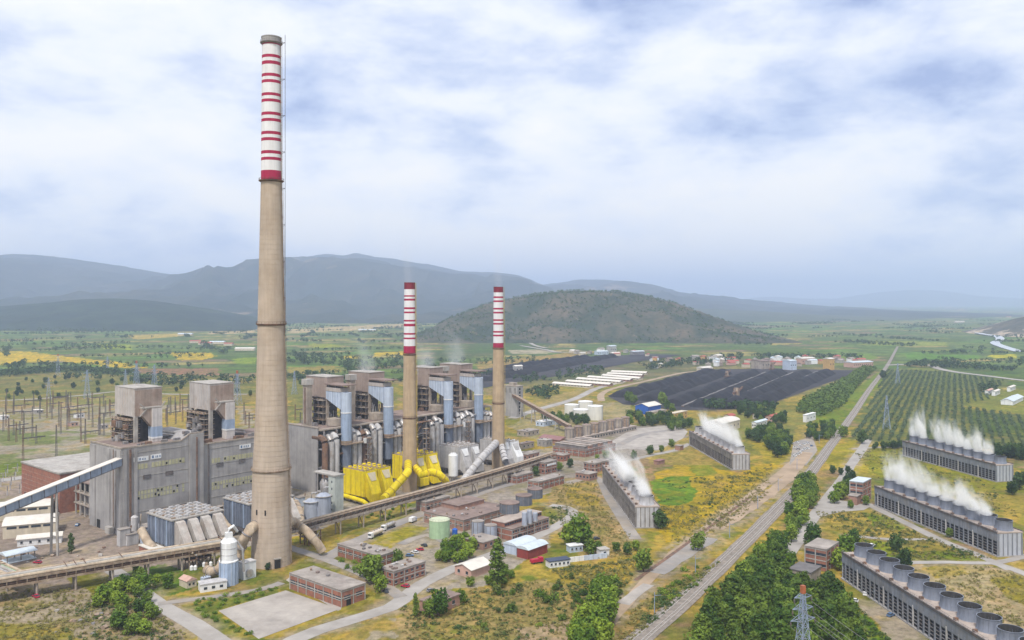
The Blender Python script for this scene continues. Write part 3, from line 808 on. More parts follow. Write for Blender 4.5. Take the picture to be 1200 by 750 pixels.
# ------------------------------------------------------------------ trees
def blob_leaves(mb, rng, cx, cy, cz, rx, ry, rz, n, s, shell=0.55):
    for _ in range(n):
        while True:
            p = Vector((rng.uniform(-1,1), rng.uniform(-1,1), rng.uniform(-1,1)))
            l = p.length
            if shell < l < 1 or (l < 1 and rng.random() < .25): break
        c = Vector((cx + p.x*rx, cy + p.y*ry, cz + p.z*rz))
        nrm = Vector((p.x/rx, p.y/ry, p.z/rz)); nrm.normalize()
        nrm = (nrm + Vector((rng.gauss(0,.55), rng.gauss(0,.55), rng.gauss(0,.55)))).normalized()
        a = nrm.orthogonal().normalized(); b = nrm.cross(a)
        th = rng.uniform(0, 6.28); a2 = a*math.cos(th)+b*math.sin(th); b2 = -a*math.sin(th)+b*math.cos(th)
        k = s * rng.uniform(.6, 1.35)
        mb.add([c-a2*k, c-b2*k*.7+nrm*k*.15, c+a2*k, c+b2*k*.7+nrm*k*.15], [(0,1,2,3)])

def tree_meshes(kind, lm, seed, fine=1.0):
    """unit-height tree: trunk mesh, crown mesh"""
    rng = random.Random(seed)
    t = MB(); c = MB()
    if kind == 'round':
        t.tube([(0,0,-.02),(.01,0,.25),(.0,.02,.55),(0,0,.8)], [.028,.022,.014,.006], 6)
        for a in range(4):
            th = a*1.57+rng.random(); t.tube([(0,0,.3),(math.cos(th)*.2,math.sin(th)*.2,.55)], [.012,.005], 5)
        for k in range(13):
            th = k*2.4+rng.uniform(-.4,.4); z = .22+.62*k/12; r = rng.uniform(.08,.3)*(1.15-abs(z-.45)*1.1)
            q = rng.uniform(.15,.23)
            blob_leaves(c, rng, math.cos(th)*r, math.sin(th)*r, z, q, q, q*.8, int(46*fine), .058)
        blob_leaves(c, rng, 0, 0, .5, .34, .34, .36, int(150*fine), .08, .3)
    elif kind == 'pine':
        t.tube([(0,0,-.02),(0,0,.4),(.01,0,.9)], [.024,.018,.006], 6)
        for a in range(4):
            th = a*1.57+rng.random(); t.tube([(0,0,.45),(math.cos(th)*.2,math.sin(th)*.2,.6)], [.01,.004], 5)
        for k in range(14):
            th = k*2.4+rng.uniform(-.4,.4); z = .22+.7*k/13; r = rng.uniform(.08,.34)*(1.25-z)
            q = rng.uniform(.15,.22)*(1.3-.5*z)
            blob_leaves(c, rng, math.cos(th)*r, math.sin(th)*r, z, q, q, q*.65, int(44*fine), .055)
        blob_leaves(c, rng, 0, 0, .5, .3, .3, .34, int(150*fine), .08, .3)
    elif kind == 'poplar':
        t.tube([(0,0,-.02),(0,0,.5),(0,0,.95)], [.018,.012,.004], 6)
        for a in range(5):
            th = a*1.3; z = .2+.12*a; t.tube([(0,0,z),(math.cos(th)*.07,math.sin(th)*.07,z+.14)], [.006,.003], 5)
        for k in range(14):
            z = .12 + .8*k/13; w = .115*math.sin(math.pi*min(1,(z+.14)/1.18))**.6
            th = rng.uniform(0,6.28)
            blob_leaves(c, rng, math.cos(th)*w*.35, math.sin(th)*w*.35, z, w, w, .09, int(48*fine), .028)
    elif kind == 'bush':
        t.tube([(0,0,-.05),(.02,0,.2),(0,.03,.5)], [.05,.035,.015], 5)
        for a in range(3):
            th = a*2.1; t.tube([(0,0,.05),(math.cos(th)*.25,math.sin(th)*.25,.45)], [.03,.01], 5)
        for _ in range(6):
            th = rng.uniform(0,6.28); r = rng.uniform(0,.4)
            q = rng.uniform(.26,.4)
            blob_leaves(c, rng, math.cos(th)*r, math.sin(th)*r, rng.uniform(.3,.65), q, q, q*.85, int(34*fine), .11)
    elif kind == 'scrub':
        t.tube([(0,0,-.05),(.02,0,.2),(0,.03,.4)], [.03,.02,.01], 5)
        for _ in range(7):
            th = rng.uniform(0,6.28); r = rng.uniform(0,.9)
            q = rng.uniform(.25,.45)
            blob_leaves(c, rng, math.cos(th)*r, math.sin(th)*r, rng.uniform(.2,.6), q*1.3, q*1.3, q, int(30*fine), .13)
    return t.mesh(kind+'_trunk', BARK), c.mesh(kind+'_crown', lm)

TREES = {}
def tree_kind(key, kind, lm, n=4, fine=1.0):
    TREES[key] = [tree_meshes(kind, lm, hash_(key) + i, fine) for i in range(n)]
def hash_(s): return sum((i+1)*ord(ch) for i, ch in enumerate(s))
tree_kind('pine', 'pine', LPINE, 5)
tree_kind('bright', 'round', LBRIG, 4)
tree_kind('mid', 'round', LMID, 4)
tree_kind('dark', 'round', LDARK, 4)
tree_kind('poplar', 'poplar', LPINE, 2, 1.6)
tree_kind('cypress', 'poplar', LDARK, 1)
tree_kind('bush', 'bush', LBUSH, 4)
tree_kind('bushd', 'bush', LPINE, 3)
tree_kind('scrub', 'scrub', LBRIG, 3)
tree_kind('olive', 'round', LOLIV, 3, .45)

TW = random.Random(99)
def tree(key, p, h, name, label, group=None, cat='tree', wide=1.0):
    tm, cm = TW.choice(TREES[key])
    t = thing(name, label, cat, p, TW.uniform(0, 6.28), group)
    w = h * wide * TW.uniform(.9, 1.12)
    put('trunk', tm, t, sc=(w, w, h)); put('crown', cm, t, sc=(w, w, h))
    return t

def inpoly(x, y, P):
    s = False; n = len(P)
    for a in range(n):
        xa, ya = P[a]; xb, yb = P[(a+1) % n]
        if (ya > y) != (yb > y) and x < (xb-xa)*(y-ya)/(yb-ya)+xa: s = not s
    return s
def scatter(px, n, dmin, seed=1):
    rng = random.Random(seed)
    P = [tuple(G(x, y)[:2]) for x, y in px]
    x0 = min(p[0] for p in P); x1 = max(p[0] for p in P); y0 = min(p[1] for p in P); y1 = max(p[1] for p in P)
    out = []; tries = 0
    while len(out) < n and tries < n * 60:
        tries += 1
        x = rng.uniform(x0, x1); y = rng.uniform(y0, y1)
        if not inpoly(x, y, P): continue
        if any((x-a)**2+(y-b)**2 < dmin*dmin for a, b in out): continue
        out.append((x, y))
    return out
def grove(px, n, dmin, key, h0, h1, name, label, group, seed=1, cat='tree', wide=1.0):
    for x, y in scatter(px, n, dmin, seed):
        k = key if isinstance(key, str) else TW.choice(key)
        tree(k, (x, y, 0), TW.uniform(h0, h1), name, label, group, cat, wide)

# ------------------------------------------------------------------ chimneys
def chimney(name, label, base, prof, bands, body_mat, galleries, top_mat, depth, ladder_mat, door=False, cap=None, ang=0.0):
    """prof: (z, radius); bands: photo rows of the red rings, white between first and last"""
    t = thing(name, label, 'chimney', base, ang)
    def rad(z):
        return float(np.interp(z, [p[0] for p in prof], [p[1] for p in prof]))
    zr = lambda y: CAM_H + (HOR - y) * depth / FOC
    H = prof[-1][0]
    zb = zr(bands[-1][1])                                 # foot of the painted length
    # concrete shaft in formwork lifts, each lift with a shallow joint
    z = 0.0; k = 0; ps = []
    while z < zb - 0.5:
        z2 = min(z + 2.6, zb)
        r = rad(z); r2 = rad(z2)
        ps += [(r * 1.003, z), (r2 * 1.003, z2 - .36), (r2 * .993, z2 - .34), (r2 * .993, z2)]
        z = z2; k += 1
    MB().lathe(ps, 40, caps=True).build('shaft', body_mat, t, True)
    # painted rings
    edges = [(zr(a), zr(b)) for a, b in bands]            # top to bottom
    hi = edges[0][0]
    for i, (a, b) in enumerate(edges):
        m = top_mat if i == 0 else RED
        MB().lathe([(rad(b) * 1.004, b), (rad(a) * 1.004, a)], 40).build('red_band', m, t, True)
        if i + 1 < len(edges):
            na = edges[i + 1][0]
            MB().lathe([(rad(na), na), (rad(b), b)], 40).build('white_band', WHITEB, t, True)
    if cap:
        r = rad(hi)
        MB().lathe([(r, hi), (r*1.06, hi+.3), (r*1.06, H-.6), (r*1.1, H-.5), (r*1.1, H), (r*.82, H), (r*.8, H-3)], 32, caps=False).build('crown', CONC, t, True)
    else:
        MB().lathe([(rad(H)*1.004, hi), (rad(H)*1.03, hi+.4), (rad(H)*1.03, H), (rad(H)*.8, H), (rad(H)*.78, H-3)], 28, caps=False).build('crown', top_mat, t, True)
    MB().lathe([(rad(H)*.79, H-3.1), (rad(H)*.79, H-3.0)], 24).build('flue', DARK, t)
    for gz, w, gm in galleries:
        r = rad(gz)
        g = MB().lathe([(r, gz-.9), (r+w, gz-.2), (r+w, gz+.1), (r, gz+.1)], 36, caps=False).build('gallery', gm, t)
        rl = MB()
        for i in range(24):
            a0 = 6.2832*i/24; a1 = 6.2832*(i+1)/24; q = r + w - .15
            rl.bar((q*math.cos(a0), q*math.sin(a0), gz+1.1), (q*math.cos(a1), q*math.sin(a1), gz+1.1), .12)
            rl.bar((q*math.cos(a0), q*math.sin(a0), gz), (q*math.cos(a0), q*math.sin(a0), gz+1.1), .1)
        rl.build('handrail', gm, g)
    # caged ladder on the right flank
    lm = MB(); z = 1.0
    while z < H - 1:
        z2 = min(z + 6, H)
        a, b = rad(z) + .35, rad(z2) + .35
        for s in (-.4, .4): lm.bar((a, s, z), (b, s, z2), .16)
        lm.bar((a + .75, 0, z), (b + .75, 0, z2), .14)
        lm.bar((a, -.4, z), (a + .75, 0, z), .12); lm.bar((a + .75, 0, z), (a, .4, z), .12)
        for j in range(6):
            zz = z + j; rr_ = rad(zz) + .35
            lm.bar((rr_, -.4, zz), (rr_, .4, zz), .08)
        z = z2
    lm.build('ladder', ladder_mat, t)
    return t, rad

TALL = G(318, 660)
TD = TALL.y
tall_prof = [(0,10.25),(20,10.05),(46,9.6),(62.6,8.8),(85,7.85),(116,7.1),(125,6.95),(201,5.25),(275,4.7)]
tb = [(50.8,54),(66,69.5),(73.5,77.5),(88,91.6),(95.4,98.9),(110.6,114),(117.8,121.3),(133,136.6),(140.5,144),(155.4,159),(162.8,166.4),(177.8,181.5),(185.5,189),(200.7,210.8)]
tc_, trad = chimney('tall_chimney', 'tallest tapering concrete chimney with many red and white rings, standing nearest', TALL, tall_prof, tb, CHIM,
        [(49.6,.9,RUSTL),(125.3,.9,RUST),(200,1.2,RUST),(272,1.0,STEELM)], RED, TD, RUSTL, cap=True, ang=-0.15)
# side mast running up beside the painted length, hoist rail
mr = MB()
for z in range(120, 274, 3):
    mr.bar((7.6, 0, z), (7.6, 0, z+3), .18)
for z in range(120, 276, 19):
    mr.bar((trad(z), 0, z), (7.6, 0, z), .2); mr.bar((trad(z)-.2, .5, z-1.2), (7.6, 0, z), .15)
mr.build('hoist_rail', STEEL, tc_)
for a in (-1.95, -1.45):
    r = trad(28.7)
    MB().box(-.35,.35,-.3,.3,-1.3,1.3).build('vent_opening', DARK, tc_, loc=(r*math.cos(a), r*math.sin(a), 28.7)).rotation_euler = (0,0,a+1.57)
MB().box(-1.5,1.5,-.6,.3,0,4.6).build('door', DARK, tc_, loc=(10.2*math.cos(-.85), 10.2*math.sin(-.85), .1)).rotation_euler = (0,0,-.85+1.57)
MB().box(-1.9,1.9,-.65,.25,4.6,5.2).build('door_lintel', CONCL, tc_, loc=(10.2*math.cos(-.85), 10.2*math.sin(-.85), .1)).rotation_euler = (0,0,-.85+1.57)

C1 = G(480, 575); C2 = G(584, 549)
sp = lambda H: [(0,5.35),(20,5.15),(60,4.75),(110,4.2),(H,3.85)]
b1_ = [(331.7,339),(346,347.7),(350,352.3),(360,362.3),(365,367),(374.7,376.7),(379.3,382.3),(390,392),(395.3,397.3),(405.3,414)]
chimney('chimney', 'shorter red and white banded chimney standing among the yellow filters', C1, sp(150.0), b1_, CHIMB,
        [(CAM_H-(489-HOR)*C1.y/1000,.45,RUST),(CAM_H-(548-HOR)*C1.y/1000,.45,RUST),(CAM_H-(415-HOR)*C1.y/1000,.5,RUST)], REDD, C1.y, YELD, ang=-0.1)
b2_ = [(336.7,342.7),(347.3,349.3),(352,354),(360.7,362.7),(365.3,367.3),(374,376),(378.3,380.3),(387.7,389.7),(392,394),(401.7,407.3)]
chimney('chimney', 'shorter red and white banded chimney standing among the white filters', C2, sp(148.5), b2_, CHIMB,
        [(CAM_H-(472-HOR)*C2.y/1000,.45,RUST),(CAM_H-(522-HOR)*C2.y/1000,.45,RUST),(CAM_H-(408-HOR)*C2.y/1000,.5,RUST)], REDD, C2.y, YELD, ang=0.0)

# ------------------------------------------------------------------ power blocks
def grid_parts(parent, mesh, name, items):
    for (x, y, z) in items: put(name, mesh, parent, (x, y, z))

def block_one():
    t = thing('turbine_block', 'long grey concrete power block with streaked walls and twin name boards', 'power station', PO, ANG)
    # walls: stepped roofline
    def seg(u0, u1, v0, v1, h, nm='wall', m=CONC):
        return MB().box(u0, u1, v0, v1, 0, h).build(nm, m, t)
    seg(0, 37, 0, 40, 50.6)
    MB().prism([(37.003,0),(52,0),(52,54.2),(43,54.2),(37.003,50.6)], 'y', 0, 40).build('wall', CONC, t)
    seg(52.003, 116, .8, 40, 46.2)
    # roofs, parapets
    MB().box(.6, 37, .6, 39.4, 50.6, 50.7).build('roof', ROOFB, t)
    MB().box(52.6, 115.4, 1.4, 39.4, 46.2, 46.3).build('roof', ROOFB, t)
    for a in ((-.25,37.2,-.25,.55),(-.25,.55,.555,40.2)): MB().box(*a, 50.6, 51.5).build('parapet', CONCW, t)
    MB().box(52.2, 116.2, .55, 1.35, 46.2, 47.1).build('parapet', CONCW, t)
    MB().prism([(37.2,50.62),(43,54.22),(52.2,54.22),(52.2,55),(43,55),(37.2,51.5)], 'y', -.25, .6).build('parapet', CONCW, t)
    # stair tower bay and pilasters
    MB().box(42.5, 51.8, -.9, -.003, 0, 54.0).build('stair_bay', CONCL if False else CONC, t)
    for u in (2.2, 8.5): MB().box(u-.9, u+.9, -.6, -.003, 0, 50).build('pilaster', CONC, t)
    for u in (5.2,): MB().box(u-.45, u+.45, -.9, -.004, 8, 49.8).build('downpipe', RUST, t)
    MB().tube([(47, -1.3, 4), (47, -1.3, 52)], .45, 8).build('downpipe', RUST, t)
    MB().tube([(56, .3, 6), (56, .3, 46.5)], .4, 8).build('downpipe', STEEL, t)
    # horizontal construction joints
    for z in (12, 24.5, 33, 47.2): MB().box(0, 42.4, -.16, -.004, z, z+.35).build('string_course', CONCL, t)
    for z in (12, 24.5, 33, 43): MB().box(57, 115.9, .6, .796, z, z+.35).build('string_course', CONCL, t)
    # aged glass-block window strips: each pane a part
    pane = MB().box(-.85,.85,-.12,0,-1.5,1.5).mesh('pane', GLASSY); pane_s = MB().box(-.7,.7,-.12,0,-1.1,1.1).mesh('pane', GLASSY)
    dk = MB().box(-.55,.55,-.14,0,-.7,.7).mesh('broken_pane', DARK)
    rp = random.Random(5)
    def strip(u0, u1, y, z, rows, mesh, du=2.15, dz=3.2):
        n = int((u1 - u0) / du)
        for r in range(rows):
            for i in range(n):
                if rp.random() < .06: continue
                o = put('pane', mesh, t, (u0 + (i+.5)*du, y, z - r*dz))
                if rp.random() < .16: put('broken_pane', dk, o, (rp.uniform(-.2,.2), -.01, rp.uniform(-.5,.5)))
    strip(9.5, 41, -.003, 38.8, 1, pane)
    strip(9.5, 41, -.003, 23.2, 2, pane_s, 2.0, 2.7)
    strip(58, 112, .797, 35.2, 1, pane)
    strip(58, 112, .797, 20.5, 2, pane_s, 2.0, 2.7)
    for u, y in ((15.5,0),(29.5,0),(64,.8),(80,.8),(96,.8)):
        v = MB().box(u-2.4,u+2.4,y-.3,y-.004,31.0,33.4).build('louvre_vent', STEEL, t)
        MB().box(u-2.1,u+2.1,y-.36,y-.305,31.4,31.7).box(u-2.1,u+2.1,y-.36,y-.305,32.2,32.5).build('slat', CONCD, v)
    # name boards (writing too small to read: dark strokes)
    for u0, u1, y, z in ((7.2,16.2,-.2,42.0),(17.5,24.2,-.2,42.2),(78,86.5,.6,40.2)):
        b = MB().box(u0,u1,y-.14,y-.004,z,z+2.7).build('name_board', WHITE, t)
        mk = MB(); u = u0 + .9
        mk.box(u, u+1.1, y-.18, y-.145, z+.5, z+2.2)
        u += 2.2
        while u < u1 - 1.0:
            w = rp.choice((.35,.5,.65)); hh = rp.choice((1.0,1.25,1.4))
            mk.box(u, u+w, y-.18, y-.145, z+.6, z+.6+hh); u += w + rp.choice((.3,.45,.8))
        mk.build('lettering', CARB, b)
    # end wall: recessed dark strip, buttresses and doors
    for v0, v1, m in ((0.0,5.2,CONC),(13.5,25.5,CONC),(33,40,CONC)): MB().box(-.55,-.004,v0+.2,v1,0,49.6).build('buttress', m, t)
    MB().box(-.2,-.006,6.3,8.2,2,49).build('recess', CONCD, t)
    MB().box(-.25,-.008,9.6,10.2,0,49.5).build('downpipe', RUST, t)
    MB().box(-.3,-.01,27,31,0,5).build('door', DARK, t)
    MB().box(-3.2,-.6,8,14,0,4).build('annexe', CONCL, t)
    # rooftop clutter along the bunker gallery
    rg = random.Random(8)
    for i in range(22):
        u = rg.uniform(3, 112); v = rg.uniform(2.5, 12)
        if 13 < u < 35 or 40 < u < 54 or 63 < u < 84: v = rg.uniform(2.2, 5)
        z = 50.7 if u < 37 else (54.2 if u < 52 else 46.3)
        s = rg.uniform(.8, 2.2)
        MB().box(-s,s,-s*.6,s*.6,0,s*1.1).build('roof_unit', rg.choice((CONCD,STEELM,RUST)), t, loc=(u, v, z))
    return t
block_one()

def block_two():
    t = thing('turbine_block', 'far concrete power block hung with rows of bent steam ducts', 'power station', W(142,0), ANG)
    MB().box(0, 184, 7, 40, 0, 44.5).build('wall', mat('sooty_wall',(.22,.205,.205),.9,.25,.2,.3,tint=(.16,.145,.14)), t)
    MB().box(-.8, 0, 1.5, 40, 0, 46.2).build('end_wall', CONC, t)
    MB().box(-1.1, 1.2, 1.2, 40.3, 46.2, 47).build('parapet', CONCW, t)
    MB().box(1.2, 184, 2, 40, 44.5, 45.3).build('roof', ROOFB, t)
    for z, y0 in ((31,-3.2),(18,-3.2)):
        for k in range(8):
            p = MB().box(k*23+.2, k*23+22.8, y0, 7, z, z+.5).build('platform', RUSTL if k % 2 else STEELM, t)
            rl = MB()
            for q in range(8): rl.bar((k*23+.4+q*3.1, y0+.2, z+.5), (k*23+.4+q*3.1, y0+.2, z+1.7), .16)
            rl.bar((k*23+.4, y0+.2, z+1.7), (k*23+22.4, y0+.2, z+1.7), .16)
            rl.build('handrail', RUSTL, p)
    MB().box(0, 184, -1.5, 2, 44.6, 45.6).build('eaves_gallery', CONCW, t)
    col = MB().box(-.5,.5,-.5,.5,0,44.5).mesh('column', STEELM)
    for k in range(17): put('column', col, t, (2+k*11.2, -2.4, 0))
    brace = MB().bar((0,0,0),(11.2,0,12.5),.4).mesh('brace', RUST)
    for k in range(0, 16, 2):
        for z in (5, 18.6, 31.6): put('brace', brace, t, (2+k*11.2, -2.4, z))
    # inverted-U steam ducts
    rg = random.Random(4)
    def duct(u, top, m, r=2.3, bot=8):
        pth = [(0,-4.6,bot), (0,-4.6,top-4.5)]
        for a in range(1, 7):
            th = math.radians(a*15); pth.append((0, -4.6+4.6*(1-math.cos(th)), top-4.5+4.5*math.sin(th)))
        pth.append((0, 8, top))
        MB().tube(pth, r, 12).build('steam_duct', m, t, True, loc=(u, 0, 0))
    for base in (18, 58, 124, 161):
        for du, m in ((-16.5,RUST if base < 50 else SILV),(-11.2,SILV),(-6.4,GREYP),(8.6,SILV),(13.6,GREYP),(18.8,SILV if base != 18 else RUST)):
            duct(base + du + rg.uniform(-.6,.6), 42 + rg.uniform(-3, 1.5), m)
        if base == 161: duct(base + 22.3, 38, GREYP, 1.8)
    # cladding boxes, hoppers between
    for i in range(90):
        u = rg.uniform(4, 180); z = rg.choice((.2, .2, 18.6, 31.6))
        s = rg.uniform(1.4, 3.4)
        MB().box(-s,s,0,3.2,0,rg.uniform(3,8)).build('equipment_box', rg.choice((STEELM,CONCD,RUSTL,STEEL,SILV)), t, loc=(u, rg.uniform(1.2,2.8), z))
    for i in range(70):
        u = rg.uniform(3, 170); z = rg.choice((14.5, 27, 29.5, 40.5))
        MB().tube([(0,0,0),(rg.uniform(5,16),0,0)], rg.uniform(.3,.8), 8).build('pipe', rg.choice((SILV,RUST,TANP,GREYP,CONCL)), t, True, loc=(u, rg.uniform(-5.5,0), z))
    return t
block_two()

def frames(t, x0, x1, y0, y1, z0, z1, nz, rg, m=STEEL, m2=CONCW, slab=True):
    """open steel storeys inside a boiler house"""
    nx, ny = 3, 4
    for i in range(nx+1):
        for j in range(ny+1):
            if 0 < i < nx and 0 < j < ny: continue
            x = x0+(x1-x0)*i/nx; y = y0+(y1-y0)*j/ny
            MB().box(x-.4,x+.4,y-.4,y+.4,z0,z1).build('column', m, t)
    for k in range(nz):
        z = z0+(z1-z0)*(k+.8)/nz
        MB().box(x0-1,x1+1,y0-1.2,y1+1,z-.25,z+.25).build('floor_slab', m2 if k % 2 else RUSTL, t)
        rl = MB()
        for q in range(9):
            y = y0-1+(y1-y0+1.6)*q/8; rl.bar((x0-.9,y,z+.25),(x0-.9,y,z+1.4),.14)
        rl.bar((x0-.9,y0-1,z+1.4),(x0-.9,y1+.6,z+1.4),.15)
        rl.bar((x0-.9,y0-1.1,z+1.4),(x1+.9,y0-1.1,z+1.4),.15)
        rl.build('handrail', RUSTL, t)
    for j in range(ny):
        a = y0+(y1-y0)*j/ny; b = y0+(y1-y0)*(j+1)/ny
        MB().bar((x0,a,z0),(x0,b,z0+(z1-z0)*.5),.35).bar((x0,b,z0+(z1-z0)*.5),(x0,a,z1),.35).build('brace', m, t)

def boiler_a(u, v, zr, top, label, seed):
    """weathered boxy boiler house over the near block"""
    rg = random.Random(seed)
    t = thing('boiler_house', label, 'boiler house', W(u, v, zr), ANG)
    H = top - zr; zb = H - 17.2
    w, d = 17.5, 25.5
    MB().box(0,w,0,d,zb,H).build('casing', BOXL, t)
    MB().box(-.25,w+.25,-.25,d+.25,H,H+.35).build('roof', CONCL, t)
    for k in range(9):                                         # cladding seams on the end face
        y = d*(k+.5)/9; MB().box(-.12,-.003,y-.1,y+.1,zb+.2,H-.2).build('seam', GREYP, t)
    # brown front apron with the outlet hood
    MB().box(.4,w-.4,-.22,-.003,zb+.4,H-1.0).build('front_cladding', BROWN if False else mat('buff_cladding', (0.35,0.275,0.23), .8, .16, .2, .3, tint=(.29,.21,.17)), t)
    MB().prism([(3.2,zb+5),(14.6,zb+5),(14.6,zb-6),(8.4,zb-6),(3.2,zb+.6)], 'y', -4.2, -.24).build('outlet_hood', mat('buff_cladding', (0,0,0)), t)
    MB().bar((1,-4.4,zb+8.4),(5.2,-4.4,zb+4.6),.55).bar((1,-4.4,zb+.4),(5.2,-4.4,zb+4.6),.55).bar((14.6,-4.4,zb+5.2),(17.2,-4.4,zb+8.6),.55).build('brace', CONCL, t)
    MB().box(3,15,-4.6,-.24,zb+5.01,zb+5.7).build('hood_cap', CONCL, t)
    # duct down to the roof: pale upper, blue lower
    MB().box(8.6,14.8,-5.4,-.26,zb-6.4,zb+4.7).build('duct', mat('pale_duct',(.56,.52,.50),.7,.12,.3,.25), t)
    MB().box(8.5,14.9,-5.5,-.2,zb-12.6,zb-6.42).build('duct', BLUE, t)
    MB().box(8.6,14.8,-5.4,-.26,0.02,zb-12.62).build('duct', mat('pale_duct',(0,0,0)), t)
    MB().box(8.45,14.95,-5.6,-.18,zb-13.6,zb-12.63).build('duct_band', WHITE, t)
    MB().box(15.6,16.6,-1.2,-.2,zb-11,zb-7).build('pipe_box', TILE, t)
    # corner columns
    for x, y in ((1.1,1.0),(16.5,1.0),(1.1,24.4),(16.5,24.4)):
        MB().box(x-1.05,x+1.05,y-1.05,y+1.05,0.01,zb-.02).build('column', CONCL, t)
    MB().box(4.5,13,5,22,0.02,zb-.03).build('boiler', mat('boiler_casing',(.07,.065,.068),.8,.4,.3,.3), t)
    frames(t, -2.5, 3.5, 3, 23.5, .03, zb-1.5, 5, rg)
    MB().prism([(3.5,zb-.05),(13.5,zb-.05),(11.5,zb-4),(6,zb-4)], 'y', 3, 24).build('hopper', STEEL, t)
    for i in range(12):
        s = rg.uniform(.7,1.8)
        MB().box(-s,s,-s,s,0,rg.uniform(1.2,4)).build('equipment_box', rg.choice((STEELM,RUST,CONCD,SILV)), t, loc=(rg.uniform(-5,-2.6), rg.uniform(1,24), rg.choice((.03,zb*.16+.3,zb*.36+.3,zb*.56+.3))))
    for i in range(8):
        MB().tube([(rg.uniform(-3,-2),0,0),(rg.uniform(-3,-2),rg.uniform(6,14),rg.uniform(-1,1))], .35, 6).build('pipe', rg.choice((SILV,STEELM,RUSTL)), t, loc=(0, rg.uniform(1,10), rg.uniform(2,zb-2)))
    # side gallery to the right with sloping pipes
    MB().box(w+.3,w+9,2,14,0.02,1.6).build('gallery', CONCD, t)
    MB().tube([(w-1,0.2,5.5),(w+9,1.5,3)], .7, 8).build('pipe', CONCL, t)
    MB().tube([(w-1,-1.2,3.8),(w+9,0.5,1.6)], .5, 8).build('pipe', SILV, t)
    return t
boiler_a(15.2, 15, 50.72, 83.6, 'weathered box boiler house on the near block, farther from the tall chimney', 1)
boiler_a(65.4, 15, 46.32, 82.6, 'weathered box boiler house on the near block, right beside the tall chimney', 2)

def boiler_b(u, v, top, label, seed, dirty):
    rg = random.Random(seed)
    t = thing('boiler_house', label, 'boiler house', W(u, v, 45.32), ANG)
    H = top - 45.32; zb = H - 15.0; w, d = 15.5, 25
    MB().box(0,w,0,d,zb,H).build('casing', BROWN, t)
    MB().box(-.3,w+.3,-.3,d+.3,H,H+.4).build('roof', CONCL, t)
    for k in range(9):
        y = d*(k+.5)/9; MB().box(-.1,-.003,y-.08,y+.08,zb+.2,H-.2).build('seam', mat('brown_seam',(.30,.235,.20),.8,.1,.2), t)
    MB().prism([(2,zb-.02),(w-2,zb-.02),(w-5,zb-5),(5,zb-5)], 'y', 2, 23).build('hopper', STEELM, t)
    for x, y in ((1,1),(w-1,1),(1,24),(w-1,24)):
        MB().box(x-.95,x+.95,y-.95,y+.95,0.01,zb-.01).build('column', CONCW, t)
    MB().box(3.5,w-3,4,21,0.02,zb-5.1).build('boiler', mat('boiler_casing',(.07,.065,.068),.8,.4,.3,.3), t)
    frames(t, -2, 2.5, 2, 23, .03, zb-1, 4, rg)
    # lift shaft
    s = thing_part = MB().box(-13.5,-8.8,6,11,0.01,H-5).build('lift_shaft', CONCW, t)
    MB().box(-14.3,-8.0,5.4,11.6,H-5,H-.8).build('lift_cap', CONCL, s)
    MB().box(-13.6,-13.4,7.5,9,2,H-7).build('rust_streak_panel', RUST, s)
    # blue hood sloping out of the casing to the downcomer in front
    px_, py_ = 2.6, -19.0
    MB().prism([(-.02,zb+5.4),(py_+2.2,zb+5.4),(py_+2.2,zb-7.2),(-.02,zb-.3)], 'x', px_-3.6, px_+3.6).build('hood', BLUEP, t)
    for k in range(5):
        y = -2 - k*2.9
        MB().box(px_-3.75,px_-3.605,y-.14,y+.14,zb-.3+(y/(py_+2.2))*-6.9+.3,zb+5.2).build('hood_rib', BLUE, t)
    MB().box(px_-3.9,px_+5,py_+2,-.4,zb+5.42,zb+8.2).build('hood_plenum', BOXL, t)
    MB().box(px_-5,px_+7,py_-3,0,zb+10,zb+10.8).build('canopy', ROOFB, t)
    for y in (py_+1, py_+8, -3): MB().box(px_-3.4,px_-2.7,y-.35,y+.35,zb+8.2,zb+10).build('canopy_post', STEELM, t)
    zl = -9.4
    MB().lathe([(3.85,zb-9),(3.85,zb+5.2)], 22, px_, py_).build('downcomer', BLUEP, t, True)
    MB().lathe([(4.05,zb-9.8),(4.05,zb-9.02)], 22, px_, py_).build('flange', WHITE, t, True)
    MB().lathe([(3.85,zl),(3.85,zb-9.82)], 22, px_, py_).build('downcomer', BLUE, t, True)
    MB().lathe([(4.2,zl-1.6),(4.2,zl-.02)], 22, px_, py_).build('flange', RUSTL, t, True)
    MB().lathe([(3.7,zl-19),(3.7,zl-1.62)], 22, px_, py_).build('downcomer', SLATE, t, True)
    MB().lathe([(6.2,.3),(6.2,5.4)], 22, 3.5, -5).build('drum', CONCW, t, True)
    MB().box(px_-5,px_+14,py_-5.5,py_+3,zl-2.6,zl-1.9).build('walkway', RUSTL, t)
    wr = MB()
    for q in range(8): wr.bar((px_-5+q*2.7,py_-5.4,zl-1.9),(px_-5+q*2.7,py_-5.4,zl-.7),.14)
    wr.bar((px_-5,py_-5.4,zl-.7),(px_+14,py_-5.4,zl-.7),.15); wr.build('handrail', RUSTL, t)
    MB().box(px_+12.2,px_+14,py_-6,py_-4.6,zl-3.2,zl+.4).build('junction_box', WHITE, t)
    for i in range(10):
        MB().tube([(0,0,0),(rg.uniform(-1,1),rg.uniform(-2,2),rg.uniform(4,9))], .35, 6).build('pipe', rg.choice((STEELM,SILV,STEEL)), t, loc=(rg.uniform(2,14), rg.uniform(-1,2), rg.uniform(.5,5)))
    for i in range(7):
        q = rg.uniform(.7,1.7)
        MB().box(-q,q,-q,q,0,rg.uniform(1,3)).build('equipment_box', rg.choice((STEELM,RUST,CONCD,SILV)), t, loc=(rg.uniform(-8,-2.5), rg.uniform(2,20), .03))
    return t
